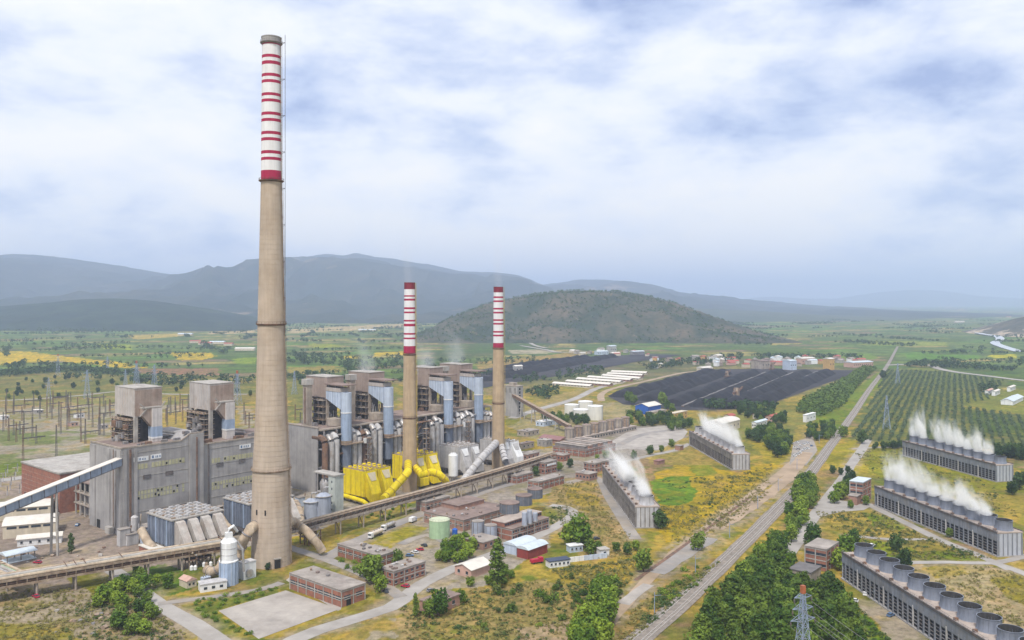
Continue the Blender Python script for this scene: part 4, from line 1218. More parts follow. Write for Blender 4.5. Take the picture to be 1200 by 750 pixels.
boiler_b(160, 15, 80.5, 'brown boiler house with blue downcomer, just right of the tall chimney', 11, 0)
boiler_b(200.6, 15, 81.2, 'brown boiler house with blue downcomer, left of the yellow-filter chimney', 12, 0)
boiler_b(266, 15, 80.8, 'brown boiler house with blue downcomer, just right of the yellow-filter chimney', 13, 0)
boiler_b(303, 15, 81.6, 'farthest brown boiler house with blue downcomer, at the end of its block', 14, 0)

# ------------------------------------------------------------------ flue-gas filters
def filter_grey(u, v, label, seed):
    t = thing('dust_filter', label, 'dust filter', W(u, v), ANG)
    L_, D_ = 30, 27
    MB().box(0,L_,0,D_,5,19.2).build('casing', SLATE, t)
    for k in range(7): MB().box(-.35,-.003,D_*(k+.35)/7,D_*(k+.62)/7,5.2,19.1).build('stiffener', BLUE if k % 3 == 1 else SLATE, t)
    MB().box(-.6,L_+.6,-.6,D_+.6,19.21,19.9).build('roof', CONCL, t)
    rg = random.Random(seed)
    unit = MB().box(-1.3,1.3,-.8,.8,0,1.1).mesh('rapper_box', GREYP); unit2 = MB().box(-1.1,1.1,-.55,.55,0,.7).mesh('rapper_box', RUSTL)
    for i in range(8):
        for j in range(8):
            put('rapper_box', unit if (i+j) % 3 else unit2, t, (1.8+i*3.7+rg.uniform(-.2,.2), 2+j*3.3+rg.uniform(-.2,.2), 19.92))
    for k in range(4):
        x = 1.2 + k*7.4
        MB().prism([(0,19),(0,5.5),(-7.4,3),(-10.2,3),(-10.2,8.6),(-2.5,18.4)], 'x', x, x+4.9).build('outlet_duct', mat('buff_duct',(.46,.425,.39),.7,.14,.3,.2,tint=(.38,.32,.28)), t)
        MB().lathe([(1.9,-.1),(1.9,.1)], 14).build('manhole', DARK, t, loc=(x-.12, -6.4, 6.2)).rotation_euler = (0, math.radians(90), 0)
    MB().box(-1.0,-.4,4,24,3.2,4.9).build('inlet_frame', STEEL, t)
    MB().tube([(-2.5,D_+2,10),(-3.5,D_-8,5),(-4,D_-16,3)], 2.3, 12).build('inlet_duct', TANP, t, True)
    leg = MB().box(-.5,.5,-.5,.5,0,5).mesh('leg', CONC)
    for i in range(5):
        for j in range(4): put('leg', leg, t, (1.2+i*6.8, 1+j*8.2, 0))
    for i in range(4):
        for j in range(3):
            MB().prism([(-2.8,4.98),(2.8,4.98),(.6,1.6),(-.6,1.6)], 'y', -3, 3).build('ash_hopper', STEELM, t, loc=(4.2+i*7.2, 4.8+j*8.4, 0))
    return t
filter_grey(-2, -62, 'slate-blue dust filter with four slanting outlet ducts below the near block', 1)
filter_grey(45, -62, 'slate-blue dust filter half hidden behind the tall chimney', 2)

def filter_unit(t, x, w, d, h, cm, inset, m2, rg, z0=5):
    c = MB().box(x, x+w, 0, d, z0, h).build('casing', cm, t)
    for k in range(4): MB().box(x-.12, x-.003, d*(k+.5)/4-.12, d*(k+.5)/4+.12, z0, h).build('stiffener', m2, t)
    MB().prism([(-.003,h-1),(-.003,z0),(-4.2,z0-3.2),(-6.2,z0-3.2),(-6.2,z0+2.2),(-2.2,h-5.5)], 'x', x+w*.16, x+w*.9).build('outlet_hood', cm, t)
    MB().add([(x+w*.24,-.5,h-1.4),(x+w*.82,-.5,h-1.4),(x+w*.74,-2.85,h-6.6),(x+w*.36,-2.85,h-6.6),
              (x+w*.24,-.7,h-1.2),(x+w*.82,-.7,h-1.2),(x+w*.74,-3.1,h-6.4),(x+w*.36,-3.1,h-6.4)],
             [(3,2,1,0),(4,5,6,7),(0,1,5,4),(1,2,6,5),(2,3,7,6),(3,0,4,7)]).build('hood_panel', inset, t)
    MB().box(x+.9,x+w-.9,.9,d-.9,h+.003,h+.3).build('roof_grating', RUSTL if cm is YEL else ROOFG, t)
    for i in range(2):
        for j in range(4):
            cx = x + w*(.32+.38*i); cy = d*(j+.5)/4
            q = MB().lathe([(1.25,h+.32),(1.25,h+1.1),(.9,h+1.4)], 12, cx, cy).build('roof_fan', cm, t, True)
            MB().lathe([(.7,h+1.42),(.7,h+1.7)], 10, cx, cy).build('fan_cap', RUST, q)
    rl = MB()
    for a, b in (((x,0),(x+w,0)),((x,0),(x,d))):
        for q in range(6):
            px_, py_ = a[0]+(b[0]-a[0])*q/5, a[1]+(b[1]-a[1])*q/5
            rl.bar((px_,py_,h),(px_,py_,h+1.3),.14)
        rl.bar((*a,h+1.3),(*b,h+1.3),.16)
    rl.build('handrail', m2, t)
    for j in range(3):
        MB().prism([(x+.6,z0-.01),(x+w-.6,z0-.01),(x+w*.58,z0-3.4),(x+w*.42,z0-3.4)], 'y', d*j/3+.5, d*(j+1)/3-.5).build('ash_hopper', cm, t)
    for i in (0.05,.95):
        for j in range(4): MB().box(x+w*i-.4,x+w*i+.4,d*j/3.2+.4,d*j/3.2+1.2,0,z0-.01).build('leg', STEEL, t)

def filters():
    rg = random.Random(2)
    t = thing('bag_filter', 'twin bright yellow bag filter left of the chimney foot', 'dust filter', W(141,-49), ANG)
    filter_unit(t, 0, 11.6, 21.6, 22, YEL, CREAM, YELD, rg); filter_unit(t, 12.6, 11.6, 21.6, 22, YEL, CREAM, YELD, rg)
    MB().tube([(-1,20,3.5),(-2,8,3.5),(-2.2,-2,3),(-1,-5,1)], 1.4, 10).build('ash_pipe', YEL, t, True)
    MB().box(-1.2,25,-7.4,-6.3,1.6,2.4).build('platform', YELD, t)
    t = thing('bag_filter', 'twin yellow bag filter half hidden behind its chimney', 'dust filter', W(196,-38), ANG)
    filter_unit(t, 0, 12.5, 21.6, 22.5, YEL, CREAM, YELD, rg); filter_unit(t, 13.6, 12.5, 21.6, 22.5, YEL, CREAM, YELD, rg)
    t = thing('bag_filter', 'twin whitish dust filter left of the farther chimney', 'dust filter', W(249,-34), ANG)
    filter_unit(t, 0, 11.5, 22, 22, GREYP, WHITE, CONCL, rg); filter_unit(t, 12.6, 11.5, 22, 22, GREYP, WHITE, CONCL, rg)
    t = thing('bag_filter', 'whitish dust filter right of the farther chimney', 'dust filter', W(296,-36), ANG)
    filter_unit(t, 0, 12, 22, 21, GREYP, WHITE, CONCL, rg); filter_unit(t, 13.2, 11.5, 22, 19, WHITE, GREYP, CONCL, rg)
    # flue ducts
    def flue(name, label, pts, r, m, ribm):
        P = [Vector(p) for p in pts]
        t = thing(name, label, 'duct', (P[0].x, P[0].y, 0))
        Q = [p - Vector((P[0].x, P[0].y, 0)) for p in P]
        MB().tube(Q, r, 16).build('pipe', m, t, True)
        for i in range(len(Q)-1):
            n = max(1, int((Q[i+1]-Q[i]).length / 6))
            for j in range(n):
                c = Q[i].lerp(Q[i+1], (j+.5)/n); d = (Q[i+1]-Q[i]).normalized()*.2
                MB().tube([c-d, c+d], r*1.06, 16).build('hoop', ribm, t)
        for q in (Q[0], Q[-1]):
            if q.z > r + 1: MB().box(q.x-.6,q.x+.6,q.y-.6,q.y+.6,0,q.z-r*.9).build('support', STEEL, t)
    c1 = C1; c2 = C2; tl = TALL
    flue('flue_duct', 'fat yellow flue duct rising into the left of its chimney', [G(449,585,5), G(456,578,7), G(471,562,15), G(478,553,20), (c1.x-1, c1.y, 21)], 2.7, YEL, YELD)
    flue('flue_duct', 'fat yellow flue duct bending down to the right of its chimney', [(c1.x+3, c1.y+2, 17), G(494,556,16), G(506,553,16), G(515,556,14), G(522,563,9), G(524,570,3)], 2.6, YEL, YELD)
    flue('flue_duct', 'pale grey flue duct slanting up to the farther chimney', [G(541,566,3), G(553,551,9), G(566,535,18), (c2.x-1,c2.y,22)], 2.9, GREYP, CONCL)
    flue('flue_duct', 'pale grey flue duct curving down right of the farther chimney', [(c2.x+2,c2.y+2,20), G(592,540,12), G(598,548,3)], 2.6, GREYP, STEELM)
    flue('flue_duct', 'buff flue duct entering the left flank of the tall chimney', [G(272,664,3), G(280,648,8), G(286,632,16), G(293,620,21), (tl.x-3,tl.y+4,24)], 2.7, TANP, STEELM)
    flue('flue_duct', 'buff flue duct sloping down from the right flank of the tall chimney', [(tl.x+5,tl.y+1,20), G(345,611,18), G(360,623,13), G(373,638,6), G(378,646,2.2)], 2.3, TANP, CONCW)
    flue('flue_duct', 'low curved buff duct feeding the blue and white scrubber', [G(243,668,3), G(250,671,4), G(258,666,6), G(262,656,9)], 2.4, TANP, STEELM)
    flue('flue_duct', 'short buff elbow duct at the right foot of the tall chimney', [G(346,590,12), G(351,600,10), G(352,612,5), G(350,622,2.5)], 2.6, TANP, STEELM)
filters()

def scrubber():
    p = G(268, 684)
    t = thing('scrubber', 'scrubber tower with blue lower box and white cylinder before the tall chimney', 'scrubber', p, 0.6)
    MB().prism([(4.6*math.cos(a*math.pi/4+.39), 4.6*math.sin(a*math.pi/4+.39)) for a in range(8)], 'z', 0, 11).build('lower_casing', BLUE, t)
    for a in range(8): MB().box(4.25,4.5,-.2,.2,.2,10.8).build('rib', BLUEP, t).rotation_euler = (0,0,a*math.pi/4)
    MB().lathe([(4.5,11.02),(4.5,11.5),(3.9,11.8),(3.9,20.5),(2.4,22.2)], 20).build('upper_cylinder', WHITE, t, True)
    for z in (14.5,17.5): MB().lathe([(4.0,z),(4.0,z+.3)], 20).build('hoop', GREYP, t)
    MB().box(-1.6,1.6,-1.2,1.2,22.2,25).build('top_housing', WHITE, t)
    MB().tube([(0,0,25),(0,0,26.5),(2.5,1,27.5),(5,3,24)], .7, 8).build('top_pipe', WHITE, t, True)
    MB().tube([(4,0,20),(6.5,-1,16),(7,-1,5)], .6, 8).build('side_pipe', SILV, t, True)
    lad = MB().bar((-4.2,-1,0),(-4.2,-1,21),.15).bar((-4.2,-1.6,0),(-4.2,-1.6,21),.15)
    for k in range(20): lad.bar((-4.2,-1.6,k+.5),(-4.2,-1,k+.5),.1)
    lad.build('ladder', STEEL, t)
    # neighbours
    t = thing('fan_house', 'white box housing with pipes beside the blue scrubber', 'machine housing', G(287,678), ANG)
    MB().box(-2,5,-2,3,0,8).build('casing', WHITE, t)
    MB().box(-2.2,5.2,-2.2,3.2,8,8.4).build('roof', GREYP, t)
    MB().lathe([(2,-.6),(2,.6)], 16).build('fan_casing', SILV, t, loc=(1,-2.4,3)).rotation_euler = (math.radians(90),0,0)
    MB().box(-.6,.6,-2.9,-2.1,1.5,2.5).build('motor', BLUE, t)
    t = thing('low_shed', 'low white flat-roofed hut row left of the scrubber', 'shed', G(235,695), ANG-.35)
    MB().box(0,12,0,6,0,3.6).build('wall', WHITE, t); MB().box(-.3,12.3,-.3,6.3,3.6,4).build('roof', GREYP, t)
    for k in range(3): MB().box(1.5+k*3.6,3+k*3.6,-.1,-.004,1.2,2.4).build('window', GLASS, t)
    t = thing('low_shed', 'small cream hut with pink roof beside the bushes', 'shed', G(219,690), ANG)
    MB().box(0,5,0,7,0,3.4).build('wall', BEIGE, t)
    MB().prism([(-.4,3.4),(5.4,3.4),(2.5,4.9)], 'y', -.4, 7.4).build('roof', PINK, t)
    for k in range(2): MB().box(.9+k*2,1.9+k*2,-.1,-.004,1.2,2.2).build('window', GLASS, t)
    t = thing('transformer', 'blue-grey transformer set on the kerb left of the scrubber', 'transformer', G(241,683), ANG)
    MB().box(-2,2,-1.4,1.4,.4,3).build('tank', BLUEP, t)
    MB().box(-2.2,2.2,-1.6,1.6,0,.4).build('plinth', CONC, t)
    for k in range(3): MB().lathe([(.18,3),(.3,3.4),(.12,4.4)], 8, -1.2+k*1.2, 0).build('bushing', STEELM, t)
    for k in range(6): MB().box(-1.8+k*.65,-1.6+k*.65,-1.9,-1.42,.7,2.7).build('radiator_fin', STEELM, t)
    # pipework rig left of the scrubber
    t = thing('pipe_rig', 'rusty steel frame tangled with small pipes under the pipe bridge', 'pipe rig', G(222,668), ANG)
    rg = random.Random(6)
    for i in range(4):
        for j in range(3): MB().box(i*4-.25,i*4+.25,j*4-.25,j*4+.25,0,9).build('post', RUSTL, t)
    for z in (4.5, 8.8): MB().box(-.6,12.6,-.6,8.6,z,z+.25).build('platform', RUST, t)
    for i in range(16):
        MB().tube([(rg.uniform(0,12),rg.uniform(-1,8),rg.uniform(.6,9.5)),(rg.uniform(0,12),rg.uniform(-1,8),rg.uniform(.6,10.5))], rg.uniform(.25,.6), 8).build('pipe', rg.choice((RUST,TANP,SILV,RUSTL)), t, True)
    for i in range(5): MB().lathe([(.9,.2),(.9,2),(.3,2.6)], 10, rg.uniform(0,12), rg.uniform(-3,-1)).build('pump', rg.choice((WHITE,RUSTL,BLUEP)), t, True)
    t = thing('pipe_rig', 'rusty pipework stand right of the tall chimney', 'pipe rig', G(362,640), ANG)
    for i in range(3):
        for j in range(3): MB().box(i*4-.25,i*4+.25,j*4-.25,j*4+.25,0,8).build('post', RUST, t)
    for z in (4, 7.8): MB().box(-.6,8.6,-.6,8.6,z,z+.25).build('platform', RUSTL, t)
    for i in range(14):
        MB().tube([(rg.uniform(-2,10),rg.uniform(-1,8),rg.uniform(.6,8.5)),(rg.uniform(-2,10),rg.uniform(-1,8),rg.uniform(.6,9.5))], rg.uniform(.25,.55), 8).build('pipe', rg.choice((RUST,TANP,SILV,RUSTL)), t, True)
scrubber()

# ------------------------------------------------------------------ pipe bridge, conveyors
def bridge(name, label, P, width, z0, z1, cat, style):
    P = [Vector((p.x, p.y, 0)) for p in P]
    t = thing(name, label, cat, P[0])
    rg = random.Random(3)
    for i in range(len(P)-1):
        a = P[i]-P[0]; b = P[i+1]-P[0]; d = (b-a); L_ = d.length; d.normalize(); s = Vector((-d.y, d.x, 0))
        ang = math.atan2(d.y, d.x)
        up = lambda v, z: Vector((v.x, v.y, z))
        if style == 'pipes':
            deck = MB().bar(up(a, z0+.3), up(b, z0+.3), width, .6).build('lower_deck', RUST, t)
            MB().bar(up(a, z1-3.2), up(b, z1-3.2), width*.96, .5).build('upper_deck', RUSTL, t)
            for k, (off, r, m, z) in enumerate(((-3.4,.75,TANP,z1-2.1),(-1.8,.5,GREEN,z1-2.3),(-.4,.8,CONCL,z1-2.0),(1.4,.65,SILV,z1-2.2),(3.0,.8,TANP,z1-2.0),
                                              (-3.3,.5,RUST,z0+1.3),(-1.9,.6,RUST,z0+1.4),(.2,.6,STEELM,z0+1.4),(2.4,.6,RUST,z0+1.4))):
                MB().tube([up(a+s*off, z), up(b+s*off, z)], r, 8).build('pipe', m, t, True)
            for off in (-width/2, width/2):
                MB().bar(up(a+s*off, z1-3.2), up(b+s*off, z1-3.2), .4, 1.0).bar(up(a+s*off, z0+.3), up(b+s*off, z0+.3), .4, 1.0).build('girder', RUSTL, t)
            n = int(L_/4)
            for k in range(n+1):
                p = a+d*(L_*k/n)
                for off in (-width/2, width/2):
                    MB().bar(up(p+s*off, z0), up(p+s*off, z1-3.2), .3).build('upright', RUSTL, t)
                if rg.random() < .35: MB().bar(up(p-s*width/2, z1-.6), up(p+s*width/2, z1-.6), .3).build('cross_beam', RUST, t)
            m_ = int(L_/18)+1
            for k in range(m_):
                p = a+d*(L_*(k+.5)/m_)
                for off in (-width*.4, width*.4):
                    MB().bar(up(p+s*off, 0), up(p+s*off, z0), .8).build('trestle_leg', CONCW, t)
                MB().bar(up(p-s*width*.45, z0-.3), up(p+s*width*.45, z0-.3), .8, .7).build('trestle_cap', CONCW, t)
        else:
            MB().bar(up(a, z0+.2), up(b, z0+.2), width, .4).build('deck', RUST, t)
            MB().bar(up(a, z1-1.2), up(b, z1-1.2), width+.5, .35).build('roof', TANP if False else RUSTL, t)
            MB().tube([up(a+s*.9, z1-.5), up(b+s*.9, z1-.5)], .55, 8).build('pipe', CONCW, t, True)
            MB().tube([up(a-s*.9, z1-.4), up(b-s*.9, z1-.4)], .6, 8).build('pipe', TANP, t, True)
            n = int(L_/5)
            for k in range(n+1):
                p = a+d*(L_*k/n)
                for off in (-width/2, width/2): MB().bar(up(p+s*off, z0), up(p+s*off, z1-1.4), .3).build('upright', RUST, t)
                if k < n:
                    q = a+d*(L_*(k+1)/n)
                    for off in (-width/2, width/2): MB().bar(up(p+s*off, z0+.4), up(q+s*off, z1-1.5), .22).build('lattice', RUSTL, t)
            for off in (-width/2, width/2): MB().bar(up(a+s*off, z0+.9), up(b+s*off, z0+.9), .25, 1.4).build('side_board', CONCW, t)
            m_ = int(L_/22)+1
            for k in range(m_):
                p = a+d*(L_*(k+.5)/m_)
                for off in (-width*.4, width*.4): MB().bar(up(p+s*off, 0), up(p+s*off, z0), .7).build('trestle_leg', CONCW, t)
                MB().bar(up(p-s*width*.4, 0.5), up(p+s*width*.4, z0-.3), .35).build('trestle_brace', RUST, t)
    return t
bridge('pipe_bridge', 'elevated bridge of tan and rusty pipes crossing the yard on trestles', [Vector((-330,322,0)), Vector((-229,394,0)), Vector((-150,451,0))], 8.5, 6.8, 13, 'pipe bridge', 'pipes')
bridge('conveyor_bridge', 'long low gallery of pipes running past the yellow filters', [Vector((-141,459,0)), Vector((-119,481,0)), Vector((-53,569,0)), Vector((0,648,0)), Vector((34,703,0))], 5.5, 8.0, 13, 'pipe bridge', 'gallery')
bridge('pipe_bridge', 'short bank of pipes joining the bridge at the left edge', [Vector((-229,394,0))+Vector((-2,6,0)), Vector((-270,430,0))], 5, 5.8, 10.6, 'pipe bridge', 'pipes')

def conveyor(name, label, a, b, width, h, legs, roofm, sidem, group=None):
    a = Vector(a); b = Vector(b)
    t = thing(name, label, 'conveyor', (a.x, a.y, 0))
    o = Vector((a.x, a.y, 0)); A_ = a-o; B_ = b-o
    d = (B_-A_).normalized(); s = Vector((-d.y, d.x, 0)).normalized(); n = d.cross(s) * -1
    if n.z < 0: n = -n
    L_ = (B_-A_).length
    k = max(2, int(L_/7))
    for i in range(k):
        p = A_+d*(L_*i/k+.15); q = A_+d*(L_*(i+1)/k-.15)
        for sg in (-1, 1):
            MB().bar(p+s*sg*width/2+n*h/2, q+s*sg*width/2+n*h/2, .25, h*.92).build('side_panel', sidem, t)
    for i in range(k+1):
        p = A_+d*(L_*i/k)
        MB().bar(p-s*(width/2+.25)+n*h*.5, p+s*(width/2+.25)+n*h*.5, .25, h*1.02).build('frame', STEEL, t)
    MB().bar(A_+n*(h+.15), B_+n*(h+.15), width+.8, .4).build('roof', roofm, t)
    MB().bar(A_-n*.2, B_-n*.2, width, .4).build('deck', STEELM, t)
    for f in legs:
        p = A_.lerp(B_, f)
        for sg in (-1, 1):
            MB().bar((p.x+s.x*sg*2.6, p.y+s.y*sg*2.6, 0), (p.x+s.x*sg*1.6, p.y+s.y*sg*1.6, p.z-.4), 1.0).build('leg', CONCL, t)
        for zf in (.3, .6, .88):
            MB().bar((p.x-s.x*2.2, p.y-s.y*2.2, p.z*zf), (p.x+s.x*2.2, p.y+s.y*2.2, p.z*zf), .45).build('tie_beam', CONCL, t)
    return t
conveyor('coal_conveyor', 'sloping coal conveyor gallery with pale roof entering the block corner', (-297,350,14), (-229.5,499.5,41), 4.2, 4.2, (.1,.42,.74), ROOFW, BLUEP if False else mat('conveyor_panel',(.26,.31,.40),.6,.15,.3,.2))
ct = G(606, 488)
conveyor('coal_conveyor', 'thin distant conveyor sloping down from the concrete tower', (ct.x-6, ct.y+2, 24), (*G(668,508)[:2], 5), 3.5, 3.2, (.2,.4,.6,.8), RUSTL, RUST)

def yard_clutter():
    rg = random.Random(41)
    where = ((150,320,-11,-6,46,'far block and the filters'),(-10,112,-30,-4,30,'near block and the slate-blue filters'))
    for u0,u1,v0,v1,n,wh in where:
        for i in range(n):
            u, v = rg.uniform(u0,u1), rg.uniform(v0,v1)
            t = thing('plant_unit', f'small weathered plant unit wedged between the {wh}', 'plant unit', W(u,v), ANG+rg.choice((0,0,.2)), 'plant units between '+wh)
            a, b, h = rg.uniform(1.5,4), rg.uniform(1.5,3.5), rg.uniform(2.5,11)
            m = rg.choice((GREYP,STEELM,CONCL,RUSTL,SILV,BLUEP,CONCW))
            if rg.random() < .45:
                MB().lathe([(b,.5),(b,h),(b*.4,h+1)], 14).build('shell', m, t, True); MB().lathe([(b+.3,0),(b+.3,.5)], 14).build('plinth', CONC, t)
            else:
                MB().box(-a,a,-b,b,.4,h).build('casing', m, t); MB().box(-a-.3,a+.3,-b-.3,b+.3,h,h+.3).build('cap', ROOFG, t); MB().box(-a-.2,a+.2,-b-.2,b+.2,0,.4).build('plinth', CONC, t)
            MB().tube([(0,0,h*.6),(a+1,0,h*.6),(a+1.5,0,h*.6+rg.uniform(3,8))], .4, 8).build('pipe', rg.choice((SILV,RUST,TANP)), t, True)
    # steel stair towers before the far block
    for k, u in enumerate((178,214,238,286,322)):
        t = thing('stair_tower', ('first','second','third','fourth','fifth')[k] + ' open steel stair tower against the far block, counted from the tall chimney', 'stair tower', W(u,-9.5), ANG)
        for x in (0,4):
            for y in (0,3.5): MB().box(x-.22,x+.22,y-.22,y+.22,0,36).build('post', STEELM, t)
        for q in range(9):
            MB().box(-.3,4.3,-.3,3.8,q*4+3.8,q*4+4.05).build('landing', RUSTL, t)
            MB().bar((0,0,q*4),(4,0,q*4+3.8),.35).build('flight', RUST, t)
yard_clutter()

# ------------------------------------------------------------------ buildings
def span(near, x_to, d):
    """length along direction d from the ground point near until photo column x_to"""
    k = (x_to - 600.0) / FOC
    den = d.x - k * d.y
    return abs((k * near.y - near.x) / den)

PANE = {}
def pane_mesh(w, h, m, ax):
    key = (round(w,2), round(h,2), m.name, ax)
    if key not in PANE:
        PANE[key] = (MB().box(-w/2,w/2,-.1,0,-h/2,h/2) if ax == 'F' else MB().box(-.1,0,-w/2,w/2,-h/2,h/2)).mesh('window', m)
    return PANE[key]
def sill_mesh(w, ax):
    key = (round(w,2), 'sill', ax)
    if key not in PANE:
        PANE[key] = (MB().box(-w/2-.15,w/2+.15,-.22,0,-.12,.12) if ax == 'F' else MB().box(-.22,0,-w/2-.15,w/2+.15,-.12,.12)).mesh('sill', CONCL)
    return PANE[key]

def bld(name, label, near, xr, xl, h, wall=BRICK, roof=ROOFG, cat='building', ang=ANG, style='flat', nF=0, nL=0, rows=1, win=None,
        bands=True, doorF=None, doorL=None, ridge='u', group=None, vents=0, Lu=None, Lv=None, gh=None, trim=CONCL, seed=1):
    p = G(*near)
    u = Vector((math.cos(ang), math.sin(ang), 0)); v = Vector((-math.sin(ang), math.cos(ang), 0))
    Lu = Lu or span(p, xr, u); Lv = Lv or span(p, xl, v)
    t = thing(name, label, cat, p, ang, group)
    MB().box(0,Lu,0,Lv,0,h).build('wall', wall, t)
    rg = random.Random(seed)
    if style == 'flat':
        MB().box(-.35,Lu+.35,-.35,Lv+.35,h+.003,h+.45).build('roof', roof, t)
        if bands:
            for z in ((h*.5,) if rows == 1 else tuple(h*(k+1)/rows - .6 for k in range(rows-1))) + (h-.75,):
                MB().box(-.12,Lu+.12,-.12,-.002,z,z+.5).build('concrete_band', trim, t)
                MB().box(-.12,-.002,0,Lv,z,z+.5).build('concrete_band', trim, t)
            n = max(2, int(Lu/6))
            for k in range(n+1): MB().box(Lu*k/n-.3,Lu*k/n+.3,-.2,-.122,0,h).build('pilaster', trim, t)
            n = max(2, int(Lv/6))
            for k in range(1,n+1): MB().box(-.2,-.122,Lv*k/n-.3,Lv*k/n+.3,0,h).build('pilaster', trim, t)
    elif style == 'gable':
        g = gh or min(Lu, Lv)*.2
        if ridge == 'u':
            MB().prism([(-.5,h),(Lv+.5,h),(Lv/2,h+g)], 'x', 0, Lu).build('gable', wall, t)
            for a, b in (((-.8,h-.1),(Lv/2,h+g+.25)),((Lv/2,h+g+.25),(Lv+.8,h-.1))):
                MB().prism([a,b,(b[0],b[1]+.3),(a[0],a[1]+.3)], 'x', -.6, Lu+.6).build('roof', roof, t)
        else:
            MB().prism([(-.5,h),(Lu+.5,h),(Lu/2,h+g)], 'y', 0, Lv).build('gable', wall, t)
            for a, b in (((-.8,h-.1),(Lu/2,h+g+.25)),((Lu/2,h+g+.25),(Lu+.8,h-.1))):
                MB().prism([a,b,(b[0],b[1]+.3),(a[0],a[1]+.3)], 'y', -.6, Lv+.6).build('roof', roof, t)
    elif style == 'arch':
        W_ = Lv if ridge == 'u' else Lu
        arc = [(W_*(.5-.5*math.cos(math.pi*k/10)) , h + (gh or W_*.16)*math.sin(math.pi*k/10)) for k in range(11)]
        arc[0] = (-.5, h); arc[-1] = (W_+.5, h)
        MB().prism(arc[::-1] if ridge == 'u' else arc, 'x' if ridge == 'u' else 'y', -.4, (Lu if ridge == 'u' else Lv)+.4).build('roof', roof, t, True)
    ww, wh = win or (1.6, 1.5)
    for r in range(rows):
        z = h*(r+.5)/rows + (.2 if rows == 1 else 0)
        for k in range(nF):
            o = put('window', pane_mesh(ww, wh, GLASS, 'F'), t, (Lu*(k+.5)/nF, -.004, z))
            put('sill', sill_mesh(ww, 'F'), o, (0, -.003, -wh/2-.12))
        for k in range(nL):
            o = put('window', pane_mesh(ww, wh, GLASS, 'L'), t, (-.004, Lv*(k+.5)/nL, z))
            put('sill', sill_mesh(ww, 'L'), o, (-.003, 0, -wh/2-.12))
    if doorF is not None: MB().box(Lu*doorF-1.2,Lu*doorF+1.2,-.28,-.003,0,2.7).build('door', DARK, t)
    if doorL is not None: MB().box(-.28,-.003,Lv*doorL-1.4,Lv*doorL+1.4,0,3).build('door', DARK, t)
    for k in range(vents):
        x, y = rg.uniform(1.5,max(1.6,Lu-1.5)), rg.uniform(1.5,max(1.6,Lv-1.5))
        if rg.random() < .5: MB().lathe([(.5,h+.451),(.5,h+1.3),(.8,h+1.4),(.2,h+1.9)], 10, x, y).build('roof_vent', rg.choice((SILV,RUSTL)), t, True)
        else: MB().box(x-.8,x+.8,y-.6,y+.6,h+.451,h+1.3).build('roof_unit', rg.choice((CONCD,GREYP,ROOFB)), t)
    return t, Lu, Lv

